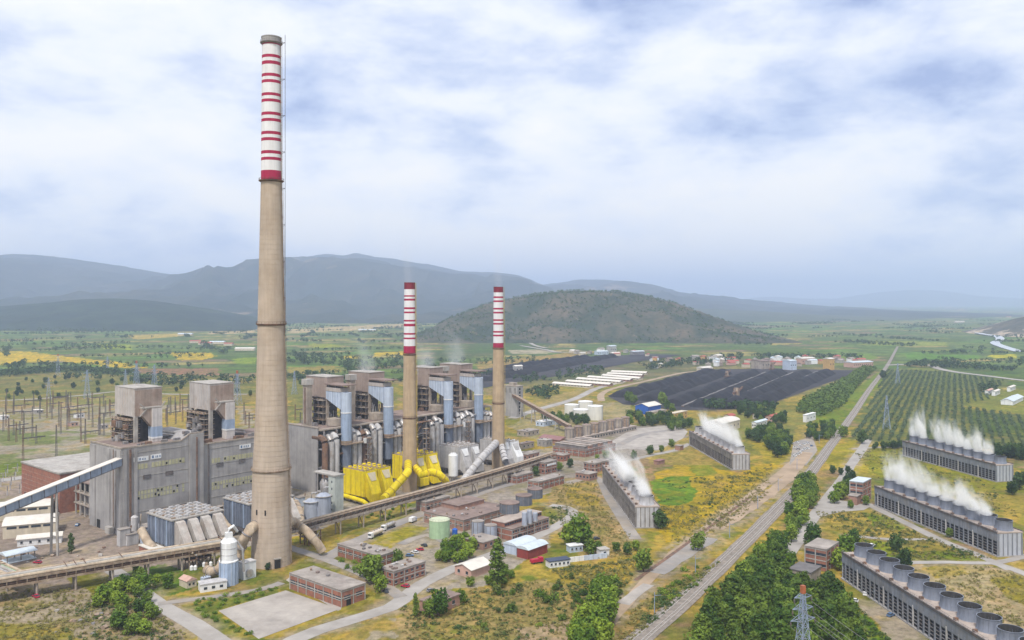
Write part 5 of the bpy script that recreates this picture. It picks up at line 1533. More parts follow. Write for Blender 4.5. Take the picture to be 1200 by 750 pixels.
def works_buildings():
    # left edge
    t, Lu, Lv = bld('turbine_hall', 'red brick turbine hall with flat felt roof behind the near block', (70,602), 95, 40, 25, BRICK, ROOFG, Lu=100, Lv=62, bands=False, seed=3)
    for z in (6, 9, 12, 15, 18, 21):
        MB().box(-.15,-.003,.5,Lv-.5,z,z+.4).build('brick_course', BRICKL, t)
    for k in range(7): MB().box(-.2,-.004,4+k*8.2,7.5+k*8.2,3.5,5.6).build('window', GLASS, t)
    MB().box(-.5,100,-.5,62.5,25.5,26.3).build('parapet', CONCL, t)
    t = thing('plant_annexe', 'dark open-fronted annexe between brick hall and near block', 'annexe', W(6,40.3), ANG)
    MB().box(3,90,0,36,0,14).build('wall', CONCD, t); MB().box(-1,90,0,36.5,21.6,22.2).build('roof', ROOFB, t)
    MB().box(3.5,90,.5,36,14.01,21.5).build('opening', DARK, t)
    for k in range(6): MB().box(-.3,.5,1+k*6.6,2+k*6.6,0,21.5).build('post', CONCL, t)
    for z in (7,14.2): MB().box(-.8,2.9,0,36,z,z+.7).build('balcony', CONCW, t)
    MB().box(-.2,2.9,2,9,0,6.8).build('red_gate', mat('oxide_red',(.25,.06,.045),.8,.2,.4,.2), t)
    a = math.radians(22)
    t, Lu, Lv = bld('warehouse', 'cream warehouse with bulging white roof at the left edge', (3,632), 53, -40, 7.5, BEIGE, ROOFW, 'warehouse', a, 'arch', Lu=27, Lv=18, gh=2.6, bands=False, ridge='u')
    for k in range(4): MB().box(2+k*6.2,7+k*6.2,-.15,-.004,5.4,6.6).build('window', GLASS, t)
    t, Lu, Lv = bld('warehouse', 'cream warehouse half hidden behind another at the left edge', (-12,612), 36, -60, 7.5, BEIGE, ROOFW, 'warehouse', a, 'arch', Lu=34, Lv=16, gh=2.4, bands=False)
    for k in range(5): MB().box(2+k*6.2,7+k*6.2,-.15,-.004,5.4,6.6).build('window', GLASS, t)
    t, Lu, Lv = bld('storage_shed', 'long low shed with sloping pale roof beside the warehouse', (20,641), 62, 5, 4, WHITE, ROOFW, 'shed', a, 'gable', Lu=22, Lv=7, gh=1.2, bands=False, nF=5, win=(1.2,1.3))
    t, Lu, Lv = bld('open_shed', 'small open shed with pale blue sheet roof at left edge', (8,662), 28, -20, .3, CONC, ROOFS, 'shed', a+.5, 'flat', Lu=14, Lv=9, bands=False)
    MB().prism([(-.8,4.4),(9.8,4.4),(9.8,4.7),(4.5,5.8),(-.8,4.7)], 'x', -.8, 14.8).build('sheet_roof', ROOFS, t)
    for x in (.3,7,13.7):
        for y in (.3,8.7): MB().box(x-.2,x+.2,y-.2,y+.2,.75,4.4).build('post', STEELM, t)
    bld('store_hut', 'flat pale-roofed store between pipe bridge and slate-blue filter', (180,655), 186, 140, 4.2, BRICK, ROOFW, 'building', Lu=10, Lv=16, bands=False, nF=2, seed=4)
    # silos right of the tall chimney
    for k, (x, y, r, h, nm) in enumerate(((365,612,4.6,13,'grey storage tank nearest the tall chimney'),(379,611,4.8,16,'grey storage tank under a steel frame'))):
        t = thing('storage_tank', nm, 'tank', G(x, y), .3)
        MB().lathe([(r,3),(r,h),(r*.5,h+1.6),(.4,h+2)], 20).build('shell', mat('bluegrey_tank',(.34,.37,.44),.6,.12,.3,.2), t, True)
        MB().lathe([(r+.7,h),(r+.7,h+.25)], 20).build('walkway', CONCL, t)
        MB().box(-r,r,-r,r,0,2.98).build('base_room', CONCD, t)
        MB().tube([(0,0,h+2),(0,0,h+5),(3,1,h+5)], .5, 8).build('pipe', SILV, t, True)
    t = thing('lift_tower', 'narrow pale green-grey silo tower with canopy beside the yellow filter', 'tower', G(393,607), ANG)
    pg = mat('pale_green_panel',(.47,.50,.46),.8,.12,.3,.25)
    MB().box(0,6.5,0,7,0,26).build('shaft', pg, t); MB().box(-.5,7,-.5,22,26,26.9).build('canopy', CONCL, t)
    for z in (8,13.5): MB().box(.5,6,7.02,21,z,z+.5).build('platform', CONC, t)
    for y in (12,20.5): MB().box(.6,1.2,y,y+.6,0,26).build('post', STEELM, t); 
    MB().lathe([(3.2,14.1),(3.9,17),(3.9,20),(2.5,22.5)], 16, 3.4, 14).build('vessel', SILV, t, True)
    for k in range(5): MB().box(-.08,-.003,3,4,4+k*4.4,5.4+k*4.4).build('window', GLASS, t)
    t = thing('white_silo', 'slim white silo standing before the whitish filters', 'silo', G(531,565))
    MB().lathe([(3.6,5),(3.6,20.5),(2.2,22)], 20).build('shell', WHITE, t, True); MB().lathe([(3.6,5),(.8,1)], 20).build('cone', GREYP, t, True)
    for a_ in range(4): MB().box(2.6,3.2,-.3,.3,0,5).build('leg', STEELM, t).rotation_euler = (0,0,a_*1.57)
    rl = MB()
    for k in range(12):
        a0, a1 = k*.5236, (k+1)*.5236
        rl.bar((3*math.cos(a0),3*math.sin(a0),23),(3*math.cos(a1),3*math.sin(a1),23),.15).bar((3*math.cos(a0),3*math.sin(a0),21),(3*math.cos(a0),3*math.sin(a0),23),.12)
    rl.build('handrail', CONC, t)
    # foreground brick offices
    bld('workshop', 'long low brick workshop beside the concrete yard, nearest the camera', (400,712), 427.5, 340, 7.4, BRICK, ROOFG, 'building', nL=9, nF=2, rows=1, win=(3.6,1.6), doorF=.3, vents=3, seed=5)
    bld('workshop', 'brick office with red-edged facade where the roads meet', (461,687), 498, 445, 6.8, BRICK, ROOFG, 'building', nF=6, nL=2, rows=2, win=(1.5,1.1), doorL=.5, vents=9, seed=6)
    bld('workshop', 'brick workshop with cluttered roof behind the roadside trees', (444,666), 461, 396, 6.2, BRICK, ROOFG, 'building', nL=8, nF=2, win=(3,1.3), vents=10, seed=7)
    bld('workshop', 'brick workshop tucked under the pipe gallery near the yellow duct', (498.7,600), 527, 488, 6.2, BRICKL, ROOFG, 'building', nF=6, nL=1, doorF=.12, seed=8, vents=3)
    bld('hut', 'brown-roofed brick house among shrubs at the bottom edge', (508,722), 539, 492, 5, BRICKL, ROOFB, 'building', nF=2, nL=1, seed=9, vents=1, bands=False)
    bld('shed', 'pink-walled gabled shed with pale roof beside the tall poplar', (552,678), 575, 533, 4, PINK, ROOFW, 'shed', style='gable', ridge='u', bands=False, nL=2, gh=1.8)
    bld('shed', 'red sheet-metal shed with silver arched roof beside the red truck', (619,656), 641.5, 605.8, 5, mat('maroon_sheet',(.24,.045,.04),.7,.15,.3,.2), ROOFS, 'shed', style='arch', ridge='u', bands=False, gh=1.6)
    bld('shed', 'pale blue sheet-metal shed with silver arched roof behind the poplar', (605,651), 628, 590, 5, BLUEP, ROOFS, 'shed', style='arch', ridge='u', bands=False, gh=1.4)
    bld('gatehouse', 'low white shed with dark blue roof left of the boundary wall', (644,666), 668, 636, 3.2, WHITE, mat('navy_roof',(.05,.065,.11),.6,.15,.3), 'shed', Lv=5, bands=False, nF=5, win=(1.1,1.0), ang=math.radians(22))
    bld('gatehouse', 'white flat hut at the far end of the boundary wall', (704,653), 714, 700, 3.6, WHITE, CONCL, 'shed', Lv=5, bands=False, nF=1, ang=math.radians(22))
    t = thing('boundary_wall', 'low white and pale blue wall between two small huts', 'wall', G(668,659), math.radians(21))
    for k in range(8): MB().box(k*2.75,k*2.75+2.6,0,.4,0,2.6).build('wall_panel', WHITE if k < 3 else BLUEP, t)
    bld('site_cabin', 'pale blue site cabin under the big bright tree', (668,648), 683, 663, 3.4, BLUEP, WHITE, 'cabin', Lv=4.5, bands=False, nF=3, win=(1,1), ang=math.radians(22))
    # water treatment works
    t, Lu, Lv = bld('water_works', 'sprawling flat brown-roofed water works beside the green tank', (543,623), 598, 497, 6.5, BRICKL, ROOFB, 'building', nF=6, nL=8, vents=16, seed=10)
    MB().box(Lu*.35,Lu*.9,Lv*.55,Lv*1.0,6.96,9.4).build('upper_storey', BRICKL, t); MB().box(Lu*.34,Lu*.91,Lv*.54,Lv*1.01,9.41,9.8).build('upper_roof', ROOFB, t)
    t, Lu2, Lv2 = bld('filter_hall', 'long banded brick hall with three dark tanks on its terrace', (600,634), 643, 584, 6.5, BRICK, ROOFB, 'building', Lv=16, nF=14, rows=2, win=(1.7,1.2), doorF=.2, seed=11)
    MB().box(0,Lu2,5.5,15.6,6.96,9.2).build('upper_storey', BRICK, t); MB().box(-.3,Lu2+.3,5.2,15.9,9.21,9.6).build('upper_roof', DECK, t)
    for k in range(16): put('window', pane_mesh(1.7,1.1,GLASS,'F'), t, (Lu2*(k+.5)/16, 5.496, 8.1))
    bt = mat('bluegrey_tank', (0,0,0))
    for k, (x, y, r, nm) in enumerate(((597,600,5.9,'nearest'),(614,591,5.2,'middle'),(627,583,4.9,'farthest'))):
        t = thing('settling_tank', f'dark round tank with brown domed top on the terrace, {nm} of three', 'tank', G(x, y, 9.6), .2*k)
        MB().lathe([(r,0),(r,5.6)], 24).build('shell', mat('dark_tank',(.13,.14,.165),.7,.2,.3,.3), t, True)
        MB().lathe([(r*1.03,5.61),(r*1.03,6.1),(r*.3,7.0)], 24).build('lid', ROOFB, t, True)
        for j in range(10): MB().box(r-.02,r+.15,-.15,.15,0,5.5).build('rib', STEELM, t).rotation_euler = (0,0,j*.628)
    for k, (x, y, h, nm) in enumerate(((614.6,616,8.5,'left'),(620.5,613.5,8.5,'middle'),(627,611,6,'right'))):
        t = thing('pressure_vessel', f'slim dark pressure vessel before the brick hall, {nm} of three', 'tank', G(x, y, 6.98))
        MB().lathe([(1.5,.6),(1.5,h-1),(.9,h-.2),(.3,h)], 14).build('shell', bt, t, True)
        MB().lathe([(1.7,0),(1.7,.59)], 14).build('foot', CONC, t); MB().lathe([(1.2,h-.6),(.8,h)], 12).build('cap', CONCL, t)
    for k, (x, y, nm) in enumerate(((560,627,'left'),(575,632,'right'))):
        t = thing('storage_tank', f'weathered grey cylinder tank at the works corner, {nm} of two', 'tank', G(x, y))
        MB().lathe([(3.6,0),(3.6,8.2)], 20).build('shell', bt, t, True); MB().lathe([(3.7,8.21),(3.7,8.5),(.3,9.1)], 20).build('lid', ROOFG, t, True)
        for j in range(8): MB().box(3.58,3.75,-.2,.2,0,8.1).build('rib', STEELM, t).rotation_euler = (0,0,j*.785)
    t = thing('green_tank', 'big pale green storage tank at the corner of the water works', 'tank', G(515,629))
    MB().lathe([(6.0,0),(6.0,10)], 28).build('shell', GREEN, t, True); MB().lathe([(6.1,10.01),(6.1,10.3),(.3,11.2)], 28).build('lid', mat('pale_green_lid',(.52,.56,.40),.8,.12,.3), t, True)
    rl = MB()
    for k in range(20):
        a0, a1 = k*.314, (k+1)*.314
        rl.bar((5.8*math.cos(a0),5.8*math.sin(a0),11.3),(5.8*math.cos(a1),5.8*math.sin(a1),11.3),.12).bar((5.8*math.cos(a0),5.8*math.sin(a0),10.3),(5.8*math.cos(a0),5.8*math.sin(a0),11.3),.1)
    rl.build('handrail', CONCL, t)
    for k in range(3): MB().lathe([(6.02,2.5+k*2.5),(6.08,2.55+k*2.5),(6.02,2.6+k*2.5)], 28, caps=False).build('hoop', GREEN, t)
    t = thing('blue_tank', 'small vivid blue tank between green tank and works wall', 'tank', G(533,627))
    MB().lathe([(1.6,0),(1.6,3.4),(.6,4)], 16).build('shell', BLUEV, t, True); MB().lathe([(1.75,-.0),(1.75,.3)], 16).build('foot', CONC, t)
    bld('pump_house', 'low flat-roofed hut below the grey cylinder tanks', (566,645), 585, 545, 4, BRICKL, ROOFG, 'building', nF=3, nL=2, seed=12, bands=False, vents=2)
    # middle distance, right of the farther chimney
    L_ = [('brick block with white sign panel near the gallery end', (638.7,556), 652.5, 624, 9, BRICK, ROOFG, 5, 3),
          ('low brick block left of the block with white panel', (605.5,567), 624.5, 594.7, 5.6, BRICK, ROOFG, 4, 2),
          ('long brick block with pale roof above the round tanks', (631,575), 661, 618.7, 6, BRICK, ROOFG, 9, 3),
          ('brick block touching the far end of the middle cooling tower', (697,554), 714.5, 684, 7, BRICK, ROOFG, 4, 3),
          ('squat brick annexe beside the middle cooling tower', (690.5,564), 700, 674.5, 5, BRICKL, ROOFG, 3, 4),
          ('low concrete box below the maroon roof', (640,524), 647, 630, 6, CONC, CONCL, 2, 2),
          ('brick shed with flat roof among the works, above the brick block', (618,540), 632, 608, 5, BRICKL, ROOFG, 3, 2),
          ('dark-roofed shed beside the farther white filter', (612,527), 626, 606, 5, CONCW, ROOFB, 3, 1),
          ('flat grey shed beside the sloping thin conveyor', (618,512), 632, 606, 5, CONCW, ROOFG, 3, 2),
          ('pale low shed under the thin conveyor', (637,500), 655, 628, 5, BLUEP, WHITE, 3, 2),
          ('narrow brick row at the left of the ribbed roof', (660,541), 668, 646, 5, BRICK, ROOFG, 2, 4)]
    for i, (lb, nr, xr, xl, h, wm, rm, nF, nL) in enumerate(L_):
        t, Lu, Lv = bld('works_building', lb, nr, xr, xl, h, wm, rm, 'building', nF=nF, nL=nL, rows=2 if h > 6.5 else 1, seed=20+i, vents=2, bands=h > 5.5)
        if i == 0: MB().box(Lu*.15,Lu*.9,-.4,-.21,6.2,7.8).build('sign_panel', WHITE, t)
    bld('maroon_shed', 'wide shed with maroon roof beside the ribbed roof works', (656,521), 668, 632, 4, BRICKL, ROOFM, 'building', style='gable', ridge='v', bands=False, gh=2, nF=3)
    t, Lu, Lv = bld('ribbed_workshop', 'broad workshop with parallel raised roof ribs', (686,536), 721, 648, 6, BRICK, ROOFB, 'building', nF=8, nL=8, seed=31)
    for k in range(6):
        x0 = Lu*(k+.15)/6; x1 = Lu*(k+.7)/6
        r_ = MB().box(x0,x1,1.5,Lv-1.5,6.46,8.9).build('roof_rib', BRICKL if k % 2 else CONCD, t)
        MB().box(x0-.3,x1+.3,1.2,Lv-1.2,8.91,9.3).build('rib_roof', DECK if k % 2 else ROOFG, r_)
    t = thing('silo_row_base', 'long concrete platform carrying a row of brown silos', 'building', G(669,521), ANG)
    MB().box(0,118,0,12,0,4.5).build('wall', CONCW, t); MB().box(-.4,118.4,-.4,12.4,4.5,5).build('roof', DECK, t)
    for k in range(24): put('window', pane_mesh(2.2,1.6,GLASS,'F'), t, (2.5+k*4.9, -.004, 2.4))
    pb = G(669,521)
    nth = ('first','second','third','fourth','fifth','sixth','seventh','eighth')
    for k in range(8):
        q = W(0,0); q = pb + Vector((UX,UY,0))*(6+k*14.2) + Vector((-UY,UX,0))*6
        t = thing('brown_silo', f'{nth[k]} brown round silo in the row, counted from the thin conveyor', 'silo', (q.x, q.y, 5.0), ANG)
        MB().lathe([(4.4,0),(4.4,9),(4.7,9.1),(4.7,9.8)], 16).build('shell', RUSTL if k % 2 else CONCW, t, True)
        MB().lathe([(4.2,9.81),(.5,10.9)], 16).build('lid', ROOFB, t, True)
        for j in range(8): MB().box(4.38,4.62,-.35,.35,0,8.9).build('buttress', CONCD, t).rotation_euler = (0,0,j*.785)
    # white oil tanks
    for k, (x, y, r, h, nm) in enumerate(((670,487,8.6,13,'left rear'),(686,485,8.8,15,'right rear'),(681,491,9.4,11,'left front'),(697.5,491.5,8.7,15.5,'right front'))):
        t = thing('oil_tank', f'big white cylindrical oil tank, {nm} of the cluster of four', 'tank', G(x, y))
        MB().lathe([(r,0),(r,h)], 28).build('shell', mat('tank_white',(.68,.66,.60),.6,.06,.1,.1), t, True); MB().lathe([(r*1.01,h+.01),(r*1.01,h+.4),(.3,h+1.6)], 28).build('lid', WHITE, t, True)
        MB().tube([(r+.2,0,0),(r+.2,0,h+1)], .2, 6).build('ladder', STEELM, t)
    # concrete tower
    t = thing('transfer_tower', 'tall square concrete coal tower behind the farther chimney', 'tower', G(606,489), ANG)
    MB().box(0,11,0,21,0,36).build('wall', CONC, t); MB().box(-.4,11.4,-.4,21.4,36,36.7).build('roof', CONCW, t)
    MB().box(3.4,6,-.2,-.003,4,34).build('window_strip', DARK, t)
    for k in range(7): MB().box(3.2,6.2,-.32,-.205,5+k*4.2,6.2+k*4.2).build('spandrel', CONCL, t)
    for v0 in (2,9,16): MB().box(-.15,-.003,v0,v0+3,28,34).build('recess', CONCD, t)
    MB().box(3,8,6,15,36.71,40).build('head_house', CONCW, t)
    # blue hall and neighbours
    bld('blue_hall', 'vivid blue steel hall with white roof beside the coal yard', (759.7,486), 774.5, 744.5, 9.5, BLUEV, ROOFW, 'hall', style='gable', ridge='u', bands=False, gh=3, doorL=.5)
    bld('hall_annexe', 'pale low annexe attached right of the blue hall', (764,488), 781, 759, 4.5, BEIGE, ROOFG, 'building', Lv=8, bands=False, nF=4)
    bld('ochre_building', 'ochre flat-roofed building among trees right of the blue hall', (790,493), 805.5, 783.5, 8, ORANGE, BEIGE, 'building', bands=False, nF=4, nL=3, rows=2)
    bld('cream_hall', 'cream hall behind the steam of the second cooling tower', (846,507), 867, 828, 9, BEIGE, ROOFW, 'hall', style='arch', ridge='u', bands=False, gh=3, nF=5)
    bld('house', 'house with red roof behind the cream hall', (856,494), 862, 848, 6, BEIGE, TILE, 'house', style='gable', bands=False, nF=2, nL=2)
    bld('house', 'white house with pale blue roof above the car park', (886,502), 899, 881, 6, WHITE, ROOFS, 'house', style='gable', bands=False, nF=3, nL=2)
    bld('house', 'small pink house with red roof at the trees edge', (905,494), 914, 897, 5, PINK, TILE, 'house', style='gable', bands=False, nF=2, nL=2)
    bld('house', 'tiny red-roofed house left of the pink house', (886,491), 892, 882, 5, BEIGE, TILE, 'house', style='gable', bands=False, nF=1, nL=1)
    bld('white_hall', 'boxy white hall beside the tree plantation and railway', (945,495), 956, 941, 8, WHITE, WHITE, 'hall', bands=False, nF=3)
    # pump houses by the cooling towers
    t, Lu, Lv = bld('pump_house', 'banded brick pump house beside the upper steaming cooling tower', (1011,590), 1020.5, 996, 14, BRICK, ROOFS, 'building', rows=3, nF=3, nL=4, win=(2,1.4))
    MB().box(-9,-.3,1,Lv-2,0,6).build('lean_to', BRICKL, t); MB().box(-9.4,-.3,.6,Lv-1.6,6,6.4).build('lean_to_roof', ROOFG, t)
    t, Lu, Lv = bld('pump_house', 'banded brick pump house with ivy beside the pine grove', (968,670), 979.5, 943.5, 11, BRICK, ROOFG, 'building', rows=2, nL=6, nF=2, win=(2,1.3), Lu=18)
    bld('pump_annexe', 'low dark-roofed annexe in front of the ivy-clad pump house', (950,684), 962, 925, 5, CONCW, mat('dark_felt',(.15,.14,.14),.9,.2,.2), 'building', bands=False, nL=3)
    bld('hut', 'small brown hut on the dry field above the green patch', (772,545), 779, 766, 3, BRICKL, ROOFM, 'hut', bands=False)
    bld('hut', 'small brick hut beside the second cooling tower path', (797,528), 801, 791, 4, BRICKL, ROOFG, 'hut', bands=False)
    # far farm at the right edge
    bld('farm_shed', 'long white farm shed at the right edge beyond the orchard', (1187,475), 1203, 1180, 5, WHITE, ROOFS, 'shed', style='gable', bands=False, Lu=75, Lv=14)
    for i, (x, y, lb) in enumerate(((1158,463,'left'),(1166,464,'middle'),(1184,459,'right'))):
        bld('farm_house', f'small white farm house beyond the orchard, {lb} of three', (x,y), x+6, x-4, 6, WHITE, (PINK,ROOFW,ROOFW)[i], 'house', style='gable', bands=False, nF=2)
    # long parallel sheds before the coal yard
    SH = [((647,451.5),(691,455)),((662.7,449),(714,453)),((675,446),(726,450)),((688,444),(738,447.5)),((704.7,442),(748.7,445.8)),((711,440),(752,442)),((716,437.5),(757,439.2))]
    for i, (a, b) in enumerate(SH):
        p, q = G(*a), G(*b); d = (q-p); L2 = d.length; an = math.atan2(d.y, d.x)
        t = thing('long_shed', f'{nth[i]} long pale-roofed shed of the row, counted from the nearest', 'shed', p, an, 'long sheds before the coal yard')
        MB().box(0,L2,0,11,0,3.4).build('wall', BRICKL if i % 2 else BEIGE, t)
        MB().prism([(-.7,3.2),(5.5,5.4),(11.7,3.2),(11.7,3.5),(5.5,5.8),(-.7,3.5)], 'x', -.5, L2+.5).build('roof', ROOFW, t)
        for k in range(12): put('window', pane_mesh(2.4,1.0,GLASS,'F'), t, (L2*(k+.5)/12, -.004, 2))
works_buildings()

# ------------------------------------------------------------------ cooling towers
def cooling_tower(label, near, dirv, L_, n, weathered, start=0, w=15.0, h=13.4):
    ang = math.atan2(-dirv.x, dirv.y)
    t = thing('cooling_tower', label, 'cooling tower', near, ang)
    cm = TOWERB if weathered else TOWER
    sm_ = STACKW if weathered else STACK
    cell = L_ / n
    MB().box(1.2, w-1.2, 1, L_-1, .02, h-4.2).build('fill', CORE, t)
    MB().box(-.4, w+.4, -.4, L_+.4, 0, .6).build('basin', CONC, t)
    MB().box(-.2, w+.2, -.2, L_+.2, h-.9, h-.3).build('deck', DECK, t)
    panel = MB().box(-.12,.12,0,cell/3-.12,0,4.2).mesh('side_panel', cm)
    rail_band = MB().box(-.25,.1,0,cell-.06,0,1.1).mesh('parapet', STEEL if not weathered else CONCD)
    slat = MB().bar((0,.1,0),(0,cell-.1,0),.5,.16).mesh('louvre', STEEL if weathered else STEELM)
    col = MB().box(-.28,.28,-.28,.28,0,h-4.6).mesh('column', cm)
    colw = MB().box(-.28,.28,-.28,.28,0,h-4.6).mesh('column', GREYP)
    for side, x in ((0, .1), (1, w-.1)):
        for i in range(n):
            for k in range(3):
                put('side_panel', panel, t, (x, i*cell+k*cell/3+.06, h-5.15))
                put('column', colw if (i*3+k) % 6 == 5 and not weathered else col, t, (x-.05, i*cell+k*cell/3, .6))
            put('parapet', rail_band, t, (x-.1 if side == 0 else x+.25, i*cell+.03, h-.92))
            if side == 0:
                for z in (2.1,3.6,5.1,6.6): put('louvre', slat, t, (x+.45, i*cell, z))
    # end walls with ribs
    for y0, y1 in ((-.02,.3),(L_-.3,L_+.02)):
        MB().box(.25, w-.25, y0, y1, .6, h-.95).build('end_wall', STACKW if weathered else GREYP if False else mat('end_wall_blue',(.40,.42,.47),.8,.12,.3,.25), t)
    for k in range(6): MB().box(.4+k*(w-1.4)/5, 1.0+k*(w-1.4)/5, -.28, -.024, .6, h-.95).build('end_rib', cm, t)
    rl = MB()
    for k in range(int(L_/3)): rl.bar((.15,k*3,h-.3),(.15,k*3,h+.9),.1)
    rl.bar((.15,0,h+.9),(.15,L_,h+.9),.12); rl.bar((.15,0,h+.3),(.15,L_,h+.3),.1)
    rl.build('handrail', STEELM, t)
    pr = [(4.7,0),(4.35,.9),(4.1,2.4),(4.05,3.6),(4.22,5.0),(4.4,5.0),(4.4,5.15),(4.14,5.15),(3.92,3.6),(3.92,2.4),(3.95,.2)]
    st = MB().lathe(pr, 28, caps=False).mesh('fan_stack', sm_, True)
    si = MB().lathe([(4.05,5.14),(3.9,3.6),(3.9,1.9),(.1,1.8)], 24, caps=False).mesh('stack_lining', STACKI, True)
    rib = MB()
    for k in range(14):
        a = 6.2832*k/14
        rib.bar((4.52*math.cos(a),4.52*math.sin(a),.5),(4.17*math.cos(a),4.17*math.sin(a),2.4),.12).bar((4.17*math.cos(a),4.17*math.sin(a),2.4),(4.27*math.cos(a),4.27*math.sin(a),4.9),.12)
    ribm = rib.mesh('stack_rib', sm_)
    fan = MB().lathe([(.7,2.2),(.7,2.9)], 10)
    for k in range(6):
        a = 6.2832*k/6; fan.bar((.6*math.cos(a),.6*math.sin(a),2.5),(3.75*math.cos(a),3.75*math.sin(a),2.6),.8,.12)
    fanm = fan.mesh('fan', STEEL)
    mot = MB().box(-.8,.8,-.5,.5,0,1.1).mesh('fan_motor', RUST)
    tops = []
    for i in range(start, n):
        c = (w*.56, cell*(i+.5), h-.29)
        s = put('fan_stack', st, t, c)
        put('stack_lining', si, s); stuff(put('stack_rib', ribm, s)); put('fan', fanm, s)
        put('fan_motor', mot, t, (1.7, cell*(i+.5)-1.5, h-.29))
        R3 = Matrix.Rotation(ang, 4, 'Z')
        tops.append(Vector(near) + (R3 @ Vector((c[0], c[1], h+4.7))))
    return t, tops
CT = []
CT.append(cooling_tower('weathered brown cooling tower in the middle, one steaming stack at its near end', Vector((74.2,515,0)), Vector((-.047,1,0)).normalized(), 130, 10, True))
CT.append(cooling_tower('weathered cooling tower steaming beside the dry field, farther than its brown neighbour', Vector((178,691,0)), Vector((-.078,1,0)).normalized(), 122, 10, True))
CT.append(cooling_tower('blue-grey steaming cooling tower farthest right, beside the orchard', Vector((366,645.5,0)), Vector((-.185,1,0)).normalized(), 112, 10, False))
CT.append(cooling_tower('blue-grey steaming cooling tower nearer the camera, beside the pump house', Vector((260,457,0)), Vector((-.15,1,0)).normalized(), 116, 10, False))
CT.append(cooling_tower('idle blue-grey cooling tower with open dark stacks at lower right', Vector((174.5,292,0)), Vector((-.09,1,0)).normalized(), 130, 11, False))

# ------------------------------------------------------------------ coal yards and machines
def coal_yard():
    sheet('coal_ground', [(560,434),(592,428),(650,421),(700,417),(770,415),(800,416),(745,424),(672,438),(592,450),(560,456)], COALG, .35)
    sheet('coal_ground', [(712,464),(735,456),(790,442),(835,433),(905,432),(1000,434),(994,440),(888,479),(800,481),(730,474)], COALG, .35)
    def heap(label, a, b, w, h, seed):
        p, q = G(*a), G(*b); d = q-p; L_ = d.length; an = math.atan2(d.y, d.x)
        rg = np.random.RandomState(seed)
        nx = max(8, int(L_/12)); prof = [(-.5,0),(-.34,.42),(-.14,.9),(.0,1),(.14,.9),(.34,.42),(.5,0)]
        vs_, fs = [], []
        for i in range(nx+1):
            f = i/nx; e = min(1, min(f, 1-f)*L_/14)
            hh = h*e*(.8+.35*rg.rand()); sh = (rg.rand()-.5)*w*.12
            for a_, z in prof: vs_.append((f*L_, a_*w*(.6+.4*e)+sh, .36+z*hh if z else .2))
        m = len(prof)
        for i in range(nx):
            for j in range(m-1): fs.append((i*m+j, (i+1)*m+j, (i+1)*m+j+1, i*m+j+1))
        o = MB().add(vs_, fs).build('coal_heap', COAL, None, False)
        o.location = p; o.rotation_euler = (0,0,an)
        tag(o, label, 'coal heap', 'long heaps of coal')
    nth = ('first','second','third','fourth','fifth','sixth','seventh')
    N1 = [((722,466),(835,436)),((752,470),(850,437)),((786,476),(884,438)),((818,478),(915,437)),((848,479),(945,437)),((876,478),(970,437)),]
    for i, (a, b) in enumerate(N1): heap(f'{nth[i]} long black coal heap of the big yard, counted from the blue hall', a, b, 34, 9, i)
    N2 = [((566,447),(700,422)),((575,440),(720,418)),((590,432),(690,419))]
    for i, (a, b) in enumerate(N2): heap(f'{nth[i]} black coal heap of the yard behind the farther chimney, counted from nearest', a, b, 30, 8, 20+i)
    # belts between the heaps
    for i, (a, b) in enumerate((((800,477),(897,437)),((862,479),(958,436)),((834,478),(930,437)))):
        p, q = G(*a), G(*b); d = q-p; an = math.atan2(d.y, d.x); L_ = d.length
        t = thing('belt_conveyor', f'ground-level belt conveyor between coal heaps, {nth[i]} from the blue hall', 'conveyor', p, an)
        MB().box(0,L_,-1.6,1.6,1.2,2.2).build('belt', CONCD, t)
        for k in range(int(L_/25)): MB().box(k*25,k*25+.8,-1.8,1.8,.3,1.2).build('trestle', RUST, t)
    # stackers
    for i, (x, y, s, lb) in enumerate(((863,470,1.0,'rusty coal stacker machine amid the big yard'),(905,434,.9,'rusty stacker at the far end of the big yard'),(852,443,.7,'small brown stacker near the far rim of the big yard'))):
        t = thing('coal_stacker', lb, 'stacker', G(x, y), 1.0)
        MB().box(-7*s,7*s,-6*s,6*s,1.5,4).build('bogie', RUST, t)
        for a in (-6,6):
            for b in (-5,5): MB().box(a*s-1,a*s+1,b*s-1,b*s+1,.3,1.5).build('wheel_set', STEEL, t)
        MB().prism([(-5*s,4),(5*s,4),(2*s,18*s),(-2*s,18*s)], 'y', -3*s, 3*s).build('tower_frame', RUSTL, t)
        MB().bar((0,0,11*s),(26*s,0,17*s),2.2*s,2*s).build('boom', RUST, t); MB().bar((0,0,12*s),(-13*s,0,12*s),3*s,3*s).build('counterweight', RUST, t)
        MB().bar((0,0,19*s),(20*s,0,16.5*s),.5).bar((0,0,19*s),(-12*s,0,13*s),.5).build('stay', STEEL, t)
        MB().box(2*s,5*s,-2*s,2*s,8*s,11*s).build('cab', WHITE, t)
coal_yard()

